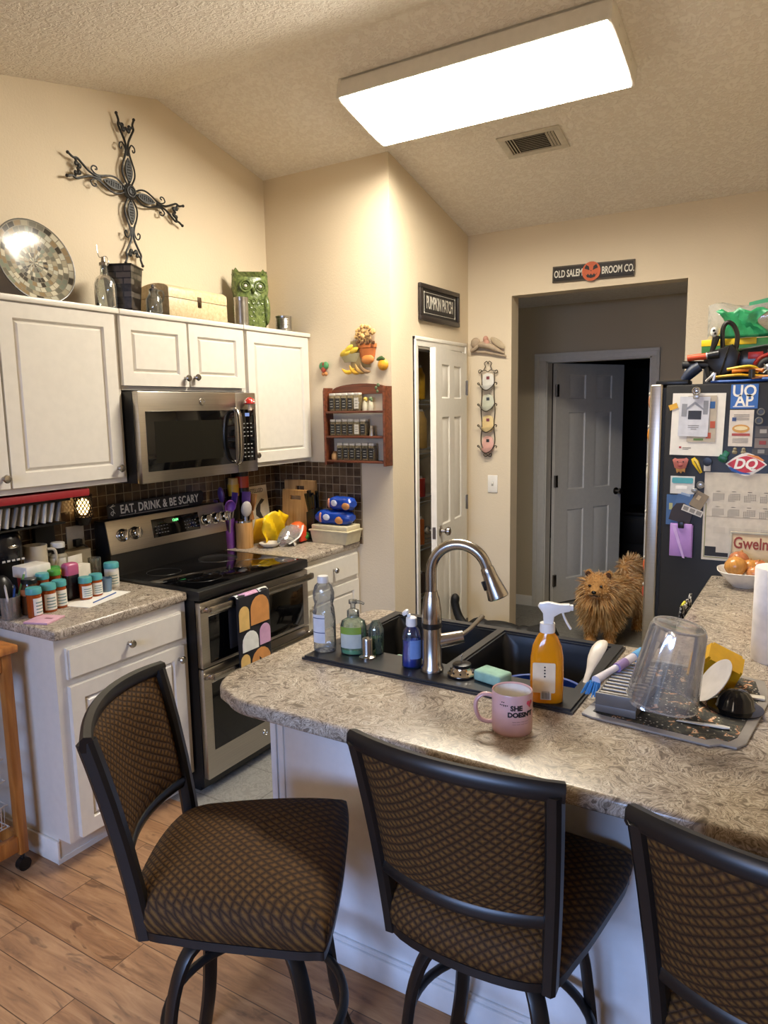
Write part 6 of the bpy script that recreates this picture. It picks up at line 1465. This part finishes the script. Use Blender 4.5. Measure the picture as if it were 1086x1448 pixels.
for lab, y_, r, lo_, hi_ in (('tall black canister with a yellow band behind the purple utensils', .915, .032, '#d6a42c', .385), ('tall black canister with a red band near the book', .99, .038, '#b8442a', .425)):
    t = thing('canister', lab, 'canister', (.055, y_, CT)); ob('body', B().lathe([(0, 0), (r, 0), (r, .33), (0, .33)], 24), P('#1a1713', .4), t); ob('band', B().lathe([(r+.0005, hi_-.10), (r+.0005, hi_-.035), (r-.004, hi_-.035)], 24), P(lo_, .4), t); ob('lid', B().lathe([(r, .32), (r, hi_-.034), (r-.002, hi_), (0, hi_)] if r > .035 else [(r, .32), (r-.002, hi_-.034), (r-.004, hi_), (0, hi_)], 24), P('#231f1b' if r > .035 else '#c9a76a', .4), t)

# ================================================================== counter left of the stove
AMB = N('amber_pharmacy_plastic'); AMB.base('#b8541c').set(Roughness=.15); AMB.p.inputs['Transmission Weight'].default_value = .35; AMB = AMB.m
TEAL = P('#4f9c9c', .4, name='teal_cap'); LABW = P('#d8d4ca', .6, name='label_paper')
def pills(label, loc, rz, h=.085, r=.026, body=None, group=None, cap=TEAL):
    t = thing('pill_bottle', label, 'pill bottle', loc, rz, group)
    ob('vial', B().lathe([(0, 0), (r*.94, 0), (r, .003), (r, h), (r*.85, h+.004), (0, h+.004)], 22), body or AMB, t)
    pf = [(r*.8, h+.001), (r*1.06, h+.002), (r*1.08, h+.005), (r*1.06, h+.022), (r*.98, h+.026), (0, h+.026)]
    ob('cap', B().lathe(pf, 24), cap, t)
    ob('label', label_patch(r+.0006, h*.12, h*.86, -PI*.55, PI*.25, n=14), LABW, t)
    b = B()
    for q in range(4): b.lathe([(r+.001, h*(.22+.14*q)), (r+.001, h*(.27+.14*q))], 6, a0=-PI*.45, a1=-PI*(.0+.05*(q % 2)))
    ob('label_print', b, P('#6f8a88' if q else '#555', .6), t, sol=.0003)
    return t
AZ = .55
pills('amber pill bottle with a teal cap, frontmost beside the pink notepad', (.397, -.55, CT), AZ+.5, .088, .0265)
pills('amber pill bottle whose white and green label faces front, second from the notepad', (.375, -.475, CT), AZ, .085, .0265); pills('amber pill bottle third in the front row, behind the labelled one', (.36, -.418, CT), AZ, .085, .0255)
pills('amber pill bottle in the second row behind the dark jar', (.322, -.462, CT), AZ, .118, .0235); pills('amber pill bottle with a bright green cap in the second row', (.298, -.395, CT), AZ, .118, .0235, None, None, P('#4f9a3c', .4))
pills('left one of two short amber bottles standing on the white papers', (.345, -.29, CT+.003), AZ, .066, .025); pills('right one of two short amber bottles standing on the white papers', (.335, -.232, CT+.003), AZ, .066, .025)
pills('white pill bottle with a teal cap nearest the stove', (.265, -.098, CT), AZ-.2, .085, .030, P('#d2cfc8', .4))
one('blue_cup', B().lathe([(0, 0), (.022, 0), (.027, .06), (.025, .06), (.02, .004), (0, .004)], 20), clear('pale_blue_plastic', '#a9c4dc', .1, .3, .4, '#8fb4d6'), 'translucent pale blue cup between the amber bottles and the white bottle', 'cup', (.31, -.165, CT))
t = thing('glass_jar', 'dark amber jar with a black lid at the left end of the counter', 'jar', (.338, -.528, CT)); t.scale = (.72, .72, .9)
ob('body', B().lathe([(0, 0), (.045, 0), (.05, .006), (.05, .105), (.038, .125), (.036, .135), (0, .135)], 24), P('#4a2e1a', .15), t); ob('lid', B().lathe([(.0, .133), (.040, .133), (.041, .15), (.038, .153), (0, .153)], 24), BLACK, t); ob('orange_label', label_patch(.0505, .085, .112, -PI, 0, n=14), P('#a8643a', .4), t)
t = thing('pen_cup', 'clear cup of pens at the very left end of the counter', 'cup', (.33, -.605, CT))
ob('cup', B().lathe([(0, 0), (.032, 0), (.036, .085), (.034, .085), (.03, .004), (0, .004)], 20), clear('cloudy_plastic', '#d8d4cc', .1, .3, .3, '#b8b2a6'), t)
for i, (dx, dy, c_, L_) in enumerate(((.006, .004, '#2a4f9c', .11), (-.008, .006, '#2f5fae', .10), (.012, -.010, '#d9d6d0', .13), (-.012, -.012, '#d4d0c8', .14), (.0, .016, '#5c8a4a', .16))):
    p = thing('pen', ['dark blue pen in the clear cup', 'bright blue pen in the clear cup', 'white pen in the clear cup', 'white hooked stick in the clear cup', 'green pen leaning out of the clear cup'][i], 'pen', (.33+dx*.6, -.605+dy*.6, CT+.006), rot=(-dy*22, dx*20, 0)); ob('barrel', B().cyl((0, 0, 0), (0, 0, L_), .004, n=8), P(c_, .4), p); ob('tip', B().cyl((0, 0, L_), (0, 0, L_+.012), .0042, .0015, n=8), P('#c9c5bc' if i else '#1c2f5c', .4), p)
one('oven_mitt', B().sph((0, 0, .08), (.035, .045, .08), 18, 12).sph((.012, .03, .07), (.022, .026, .05), 12, 8), P('#0f0f10', .35), 'lumpy black glove standing behind the pen cup', 'glove', (.285, -.605, CT))
t = thing('red_tub', 'red plastic tub with a white box inside behind the dark jar', 'tub', (.252, -.452, CT), .08)
ob('tub', B().prism([(-.036, 0), (.036, 0), (.044, .125), (-.044, .125)], -.046, .046, 'y', bev=.006), P('#a8242a', .35), t); ob('white_box', B().box(-.045, .042, -.062, .05, .125, .172, .006), P('#d9d3c8', .5), t)
t = thing('yellow_lid_tub', 'green tub with a big yellow lid behind the amber bottles', 'tub', (.212, -.352, CT)); t.scale = (.85, .85, .72)
ob('body', B().lathe([(0, 0), (.04, 0), (.046, .14), (0, .14)], 24), P('#5a8a3a', .4), t); ob('lid', B().lathe([(0, .14), (.05, .14), (.052, .146), (.052, .158), (.046, .166), (0, .166)], 28), P('#e2c21e', .35), t)
ob('green_cap', B().lathe([(0, 0), (.030, 0), (.032, .004), (.032, .016), (.026, .022), (0, .022)], 24), P('#3c8a3a', .4), t).location = (.005, .01, .167)
t = thing('white_cap_bottle', 'tall bottle with a white cap and black collar behind the yellow lid', 'bottle', (.132, -.258, CT)); t.scale = (.85, .85, .8)
ob('body', B().lathe([(0, 0), (.04, 0), (.042, .01), (.042, .20), (.028, .215), (0, .215)], 24), P('#a39a86', .3), t); ob('collar', B().lathe([(0, .213), (.032, .213), (.032, .245), (0, .245)], 22), BLACK, t); ob('cap', B().lathe([(0, .244), (.034, .244), (.034, .268), (.03, .272), (0, .272)], 22), P('#d5d2cb', .4), t); ob('label', label_patch(.0426, .14, .19, -PI*.7, PI*.1, n=14), LABW, t)
t = thing('mug', 'pale ribbed mug beside the coffee maker', 'mug', (.118, -.352, CT+.0))
ob('body', B().lathe([(0, 0), (.04, 0), (.046, .12), (.046, .22), (.043, .22), (.043, .02), (0, .02)], 24), P('#b9ad98', .4), t); ob('handle', B().tube(smooth_path([(.03, .035, .20), (.045, .06, .19), (.045, .06, .13), (.03, .035, .11)], 4), .006, 8), P('#b9ad98', .4), t)
t = thing('coffee_maker', 'black pod coffee maker with silver trim against the tiles', 'coffee maker', (.095, -.50, CT), 0); t.scale = (1, 1, .91)
ob('base', B().box(-.10, .12, -.085, .085, 0, .035, .008), BLACK, t); ob('column', B().box(-.10, .0, -.085, .085, .03, .26, .010), BLACK, t); hd_ = ob('head', B().lathe([(0, .2), (.078, .2), (.085, .215), (.085, .30), (.07, .325), (0, .33)], 28, sx=1.25), P('#141416', .25), t)
ob('badge', B().sph((.1065, .005, .268), (.004, .022, .008), 12, 8), CHROME, hd_); b = B()
for i in range(5): b.box(.0, .003, -.045+i*.02, -.033+i*.02, .205, .213, M=TR(.104, 0, 0))
ob('buttons', b, P('#b9b6b0', .4), hd_); ob('water_tank', B().box(-.09, -.02, .085, .105, .02, .29, .006), clear('smoked_plastic', '#8d8a84', .1, .4, .3, '#4a4844'), t)
t = thing('pink_bottle', 'pink and black bottle standing between the amber bottles', 'bottle', (.292, -.318, CT))
ob('body', B().box(-.022, .022, -.03, .03, 0, .115, .012, seg=3), P('#15131a', .2), t); ob('pink_top', B().box(-.023, .023, -.031, .031, .095, .155, .014, seg=3), P('#b3577a', .3), t)
t = thing('pill_organizer', 'white cardboard box with an open flap behind the short amber bottles', 'box', (.235, -.235, CT), .2)
ob('box', B().box(-.025, .025, -.04, .04, 0, .125, .003), P('#d6d0c4', .5), t); ob('flap', B().box(-.02, -.017, -.04, .04, .123, .165, .001), P('#cfc8ba', .5), t)
t = thing('syrup_cup', 'clear cup half full of amber syrup near the stove', 'cup', (.19, -.125, CT))
ob('cup', B().lathe([(0, 0), (.022, 0), (.028, .13), (.026, .13), (.02, .004), (0, .004)], 20), clear('clear_cup', '#e8e4d8', .08, .3, .12, '#d8d2c0'), t); ob('syrup', B().lathe([(0, .005), (.0195, .005), (.0225, .075), (0, .075)], 18), P('#c98a1f', .2), t)
t = thing('tea_box', 'pale box with a green picture under the night light', 'box', (.055, -.165, CT)); ob('carton', B().box(-.035, .035, -.12, .10, 0, .155, .003), P('#b9ad92', .5), t); ob('green_picture', B().box(.0345, .036, -.03, .02, .09, .135), P('#7d9a68', .5), t)
t = thing('paper_stack', 'white envelopes and a pen lying flat under two amber bottles', 'papers', (.375, -.275, CT+.0005), .25)
ob('sheet', B().box(-.075, .075, -.12, .14, 0, .0012), PAPER, t, smooth=False); ob('blue_pen_line', B().tube([(.045, -.06, .004), (.03, .10, .004)], .0025, 6), P('#3a5a9a', .4), t)
t = thing('note_pad', 'pink note pad lying at the front corner of the left counter', 'notepad', (.475, -.565, CT+.0005), .35)
ob('pad', B().box(-.05, .05, -.052, .052, 0, .007, .001), P('#d0a3b4', .6), t); ob('cover_stain', B().box(.0, .03, .0, .012, .0068, .0074), P('#8a5a66', .6), t)
# under-cabinet rack with magazines
t = thing('magazine_shelf', 'red topped black shelf hung under the wall cabinet, full of magazines', 'shelf', (.19, -.56, 1.30))
ob('red_top', B().box(-.16, .10, -.37, .365, .045, .075, .004), P('#8f1c24', .5), t); ob('tray', B().box(-.16, .06, -.37, .30, .03, .042, .003), BLACK, t); ob('back', B().box(-.165, -.155, -.37, .30, -.06, .04, .002), BLACK, t); ob('floor', B().box(-.16, .03, -.37, .29, -.068, -.060, .002), BLACK, t)
for i in range(20):
    q = one('magazine', B().box(-.09, .075, -.0045, .0045, -.041, .040, .001), P(['#c9c4ba', '#d6d2c8', '#9a948a', '#bfb8a8', '#d0cbc0', '#8a8580'][(i*5) % 6], .6), 'thin magazine filed upright in the red-topped shelf', 'magazine', (.155, -.90+i*.0315, 1.2875), rot=(-.22+.05*math.sin(i*2.3), 0, 0), group='magazines filed in the under-cabinet shelf')
t = thing('hanging_mitt', 'flat black mitt hanging below the magazine shelf', 'mitt', (.045, -.262, 1.222)); ob('cloth', B().prism([(-.045, .0), (.045, 0), (.048, -.10), (.03, -.135), (-.03, -.135), (-.048, -.10)], -.012, .012, 'x', bev=.004), P('#0e0e0f', .8), t); ob('hook', B().tube([(0, 0, -.002), (0, 0, .022)], .003, 6), NICKEL, t)
# plug-in night light and outlet
t = thing('night_light', 'glowing plug-in night light with a pierced metal shade above the outlet', 'night light', (.060, -.067, 1.215))
b = B(); Rr = .037
for i in range(14):
    for k in range(7):
        a0 = 2*PI*(i+.5*(k % 2))/14; z = .008+k*.0135
        for s_ in (-1, 1): b.tube([(Rr*math.cos(a0), Rr*math.sin(a0), z), (Rr*math.cos(a0+s_*PI/14), Rr*math.sin(a0+s_*PI/14), z+.0135)], .0026, 5)
b.torus((0, 0, .006), Rr, .003, 28, 6); b.torus((0, 0, .104), Rr, .005, 28, 6); b.lathe([(0, .108), (Rr, .108), (Rr, .102), (0, .102)], 24); ob('pierced_shade', b, P('#2c2118', .4, .3), t)
ob('bulb', B().lathe([(0, .015), (.018, .02), (.028, .05), (.024, .08), (0, .095)], 18), emit('warm_bulb', (1, .62, .25), 7), t); ob('base', B().lathe([(0, -.03), (.022, -.03), (.03, -.01), (.036, .006), (0, .006)], 20), P('#2a211a', .4), t); ob('plug', B().box(-.05, -.01, -.012, .012, -.035, .0, .003), BLACK, t)
t = thing('wall_outlet', 'white wall outlet with black plugs on the tiles under the night light', 'outlet', (.0085, -.085, 1.13)); ob('plate', B().box(0, .006, -.045, .045, -.06, .05, .002), P('#b9b1a0', .5), t); ob('plug', B().box(.006, .035, -.02, .015, -.045, -.01, .004), BLACK, t); ob('cord', B().tube(smooth_path([(.034, 0, -.03), (.05, .03, -.06), (.055, .01, -.13), (.05, -.06, -.17), (.05, -.11, -.185)], 5), .004, 7), BLACK, t)

# ================================================================== pantry shelves
for i, z in enumerate((.45, .78, 1.1, 1.42, 1.74)):
    b = B()
    for k in range(14): b.tube([(.14+.04*k, 1.47, z), (.14+.04*k, 2.33, z)], .002, 5)
    for x_ in (.14, .4, .66): b.tube([(x_, 1.47, z-.004), (x_, 2.33, z-.004)], .004, 6)
    for y_ in (1.5, 1.75, 2.0, 2.3): b.tube([(.14, y_, z-.004), (.67, y_, z-.004)], .003, 5)
    b.tube([(.67, 1.47, z-.03), (.67, 2.33, z-.03)], .004, 6)
    for k in range(3): b.tube([(.67, 1.75+.25*k, z-.03), (.30, 1.75+.25*k, z-.20)], .003, 5)
    one('wire_shelf', b, WIRE, ['lowest white wire shelf inside the pantry', 'second lowest white wire shelf inside the pantry', 'middle white wire shelf inside the pantry', 'second highest white wire shelf inside the pantry', 'highest white wire shelf inside the pantry'][i], 'shelf')
for nm, lab, cat, z, c_, (r, h), dy in (('syrup_bottle', 'yellow bottle on the highest pantry shelf', 'bottle', 1.745, '#d0a02a', (.045, .20), 0), ('flour_bag', 'white packet on the highest pantry shelf', 'packet', 1.745, '#c9c5bc', (.04, .11), -.09), ('chip_bag', 'tan packet on the second highest pantry shelf', 'packet', 1.425, '#c9a25c', (.05, .24), .01), ('blue_tub', 'blue tub on the second highest pantry shelf', 'tub', 1.425, '#3f6fae', (.05, .07), -.10), ('red_can', 'red can on the middle pantry shelf', 'can', 1.105, '#a83226', (.04, .12), 0), ('orange_box', 'orange carton on the second lowest pantry shelf', 'carton', .785, '#c0662c', (.045, .17), -.02), ('white_carton', 'white carton on the second lowest pantry shelf', 'carton', .785, '#cfcac0', (.035, .15), -.10), ('dark_can', 'dark can on the lowest pantry shelf', 'can', .455, '#5a463a', (.045, .13), -.02)):
    t = thing(nm, lab, cat, (.64, 2.06+dy, z)); ob('body', B().lathe([(0, 0), (r*.95, 0), (r, .004), (r, h*.78), (r*.7, h*.9), (r*.6, h), (0, h)] if cat in ('bottle', 'packet') else [(0, 0), (r, 0), (r, h), (0, h)], 16 if cat != 'carton' else 4), P(c_, .45), t); ob('cap', B().lathe([(0, h), (r*.5, h), (r*.5, h+.015), (0, h+.015)], 14), P('#c9c4b8', .4), t)
t = thing('dresser', 'dark low dresser in the unlit room behind the open door', 'dresser', (1.72, 5.3, 0)); ob('body', B().box(-.45, .5, -.25, .25, .08, .62, .01), P('#17130f', .5), t); ob('top', B().box(-.48, .53, -.28, .28, .62, .65, .005), P('#1d1814', .4), t); ob('drawer_front', B().box(-.42, .47, -.262, -.25, .34, .58, .004), P('#1c1713', .5), t)

# ================================================================== dog and cat
def remeshed(parts, vox, smooth_n=6):
    """one continuous body grown from overlapping blobs"""
    b = B()
    for p in parts:
        if p[0] == 's': b.sph(p[1], p[2], 20, 14, M=p[3] if len(p) > 3 else None)
        else: b.tube(p[1], p[2], 14)
    me = bpy.data.meshes.new('blob'); b.bm.to_mesh(me); b.bm.free(); o = bpy.data.objects.new('blob', me); COL.objects.link(o)
    r = o.modifiers.new('r', 'REMESH'); r.mode = 'VOXEL'; r.voxel_size = vox; r.use_smooth_shade = True
    q = o.modifiers.new('s', 'SMOOTH'); q.factor = .5; q.iterations = smooth_n
    m2 = bpy.data.meshes.new_from_object(o.evaluated_get(bpy.context.evaluated_depsgraph_get())); bpy.data.objects.remove(o); return m2
t = thing('dog', 'fluffy golden chow dog standing in the hallway looking at the camera', 'dog', (1.64, 2.90, 0), rz=.05)
DOGSKIN = N('golden_fur'); nz = DOGSKIN.noise(35, detail=4); DOGSKIN.base(DOGSKIN.ramp(nz.outputs['Fac'], [(.3, '#b27a40'), (.7, '#d9a563')])).set(Roughness=.9); DOGSKIN = DOGSKIN.m
parts = [('s', (0, .02, .285), (.125, .14, .145)), ('s', (.05, .22, .30), (.12, .22, .13)), ('s', (.10, .42, .31), (.125, .13, .14)), ('s', (0, -.06, .37), (.115, .12, .11)),
         ('s', (0, -.125, .455), (.092, .085, .082)), ('s', (-.045, -.14, .425), (.05, .055, .05)), ('s', (.045, -.14, .425), (.05, .055, .05)), ('s', (0, -.205, .420), (.042, .045, .034)), ('s', (0, -.19, .398), (.036, .04, .026)),
         ('s', (-.068, -.10, .528), (.030, .016, .034)), ('s', (.068, -.10, .528), (.030, .016, .034)), ('s', (0, -.165, .485), (.05, .03, .03)),
         ('t', [(-.065, .0, .26), (-.066, -.005, .13), (-.066, -.01, .05), (-.066, -.012, .02)], [.055, .044, .038, .038]), ('t', [(.065, .0, .26), (.066, -.005, .13), (.066, -.01, .05), (.066, -.012, .02)], [.055, .044, .038, .038]),
         ('s', (-.066, -.035, .022), (.036, .05, .022)), ('s', (.066, -.035, .022), (.036, .05, .022)),
         ('t', [(.02, .42, .28), (.015, .40, .20), (.01, .46, .12), (.01, .445, .02)], [.075, .06, .036, .034]), ('t', [(.17, .42, .28), (.175, .40, .20), (.18, .46, .12), (.18, .445, .02)], [.075, .06, .036, .034]), ('s', (.01, .42, .022), (.034, .05, .022)), ('s', (.18, .42, .022), (.034, .05, .022)),
         ('t', [(.12, .53, .36), (.13, .57, .44), (.115, .52, .50), (.09, .43, .49), (.075, .37, .46)], [.04, .045, .05, .05, .035])]
me = remeshed(parts, .013); me.materials.clear(); me.materials.append(DOGSKIN); body = bpy.data.objects.new('body', me); COL.objects.link(body); body.parent = t
FURM = [P(c_, .85, name='fur_'+n_, var=.1) for c_, n_ in (('#d6a468', 'gold'), ('#f0d2a2', 'pale'), ('#b98448', 'rust'), ('#e4bd88', 'tan'))]
b = B(); bm = b.bm; r2 = random.Random(3)
polys = [p for p in me.polygons]; areas = []; acc = 0
for p in polys: acc += p.area; areas.append(acc)
import bisect
for _ in range(15000):
    p = polys[min(len(polys)-1, bisect.bisect(areas, r2.random()*acc))]; c = V(p.center)+V((r2.uniform(-1, 1), r2.uniform(-1, 1), r2.uniform(-1, 1)))*.006; nn = V(p.normal)
    x_, y_, z_ = c
    face = y_ < -.135 and z_ > .375 and abs(x_) < .085
    if face:
        dm = math.hypot(x_, (z_-.425)*1.2)
        L_ = .008+.10*max(0, dm-.045) if not (y_ < -.19) else .005
        d = nn*.5+V((x_*6, .35, (z_-.43)*4))
    elif z_ > .49 and y_ < -.03: L_ = .014; d = nn*.8+V((0, 0, .3))
    elif z_ < .15: L_ = .022; d = nn*.6+V((0, 0, -.8))
    elif y_ < .12 and z_ > .12:
        L_ = .075*r2.uniform(.6, 1.15); d = nn*.75+V((x_*1.5, .05, -.55 if z_ < .46 else .05))
    else: L_ = .055*r2.uniform(.6, 1.2); d = nn*.7+V((.1, .45, -.45 if y_ < .48 or z_ < .4 else .3))
    d.normalize(); L_ *= r2.uniform(.8, 1.15)
    sd = d.cross(V((r2.uniform(-1, 1), r2.uniform(-1, 1), r2.uniform(-1, 1)))).normalized(); w_ = .0024 if L_ > .03 else .0017
    m1 = c+d*L_*.5; tip = c+d*L_+V((0, 0, -.18*L_))+sd*L_*r2.uniform(-.15, .15)
    v = [bm.verts.new(q) for q in (c-nn*.003-sd*w_, c-nn*.003+sd*w_, m1+sd*w_*.8, m1-sd*w_*.8, tip)]
    k = r2.choice((0, 0, 1, 2, 3, 3)) if not (z_ < .30 and r2.random() < .5) else r2.choice((1, 1, 3)); f = bm.faces.new((v[0], v[1], v[2], v[3])); f.material_index = k; f = bm.faces.new((v[3], v[2], v[4])); f.material_index = k
fu = ob('fur', b, FURM, t, rec=False, smooth=False); fu['kind'] = 'stuff'
ob('nose', B().sph((0, -.252, .432), (.017, .010, .012), 14, 10), P('#0c0a0a', .25), t, label='black nose')
for s_ in (-1, 1):
    e = ob('eye', B().sph((s_*.038, -.205, .466), (.0105, .008, .009), 14, 10), P('#120b07', .08), t, label='dark eye')
    ob('inner_ear', B().sph((s_*.068, -.122, .526), (.019, .008, .023), 12, 8), P('#4a2c18', .8), t)
ob('mouth', B().tube(smooth_path([(-.034, -.222, .400), (-.016, -.246, .407), (0, -.250, .412), (.016, -.246, .407), (.034, -.222, .400)], 4), .0035, 6), P('#1a1010', .5), t)
ob('chin', B().sph((0, -.228, .395), (.022, .016, .010), 12, 8), P('#b9946a', .8), t)
t = thing('cat', 'black cat with its tail raised, mostly hidden behind the sink', 'cat', (1.29, 1.89, 0)); t.scale = (1.08, 1.08, 1.38)
CATF = P('#0b0a0b', .6, name='black_cat_fur', var=.2)
parts = [('s', (0, 0, .20), (.20, .075, .078)), ('s', (-.13, 0, .195), (.09, .078, .085)), ('s', (.14, 0, .195), (.09, .07, .078)), ('t', [(.18, 0, .22), (.25, 0, .25)], [.055, .045]), ('s', (.275, 0, .26), (.052, .048, .045)), ('s', (.318, 0, .25), (.022, .025, .02)),
         ('t', [(.265, -.028, .29), (.262, -.032, .322)], [.018, .004]), ('t', [(.265, .028, .29), (.262, .032, .322)], [.018, .004]),
         ('t', [(.15, -.04, .17), (.155, -.04, .09), (.16, -.04, .014)], [.032, .022, .018]), ('t', [(.13, .04, .17), (.125, .04, .09), (.125, .04, .014)], [.032, .022, .018]), ('t', [(-.15, -.04, .18), (-.13, -.04, .11), (-.165, -.04, .07), (-.155, -.04, .014)], [.045, .034, .022, .018]), ('t', [(-.16, .04, .18), (-.15, .04, .11), (-.185, .04, .07), (-.18, .04, .014)], [.045, .034, .022, .018]),
         ('t', smooth_path([(-.17, 0, .215), (-.225, 0, .236), (-.262, 0, .272), (-.286, 0, .330), (-.284, 0, .354)], 4), .024), ('s', (-.284, 0, .352), .026)]
me = remeshed(parts, .0075, 1); me.materials.clear(); me.materials.append(CATF); body = bpy.data.objects.new('body', me); COL.objects.link(body); body.parent = t
for s_ in (-1, 1): ob('eye', B().sph((.312, s_*.022, .268), (.006, .007, .008), 10, 8), P('#a8a23a', .1), t)
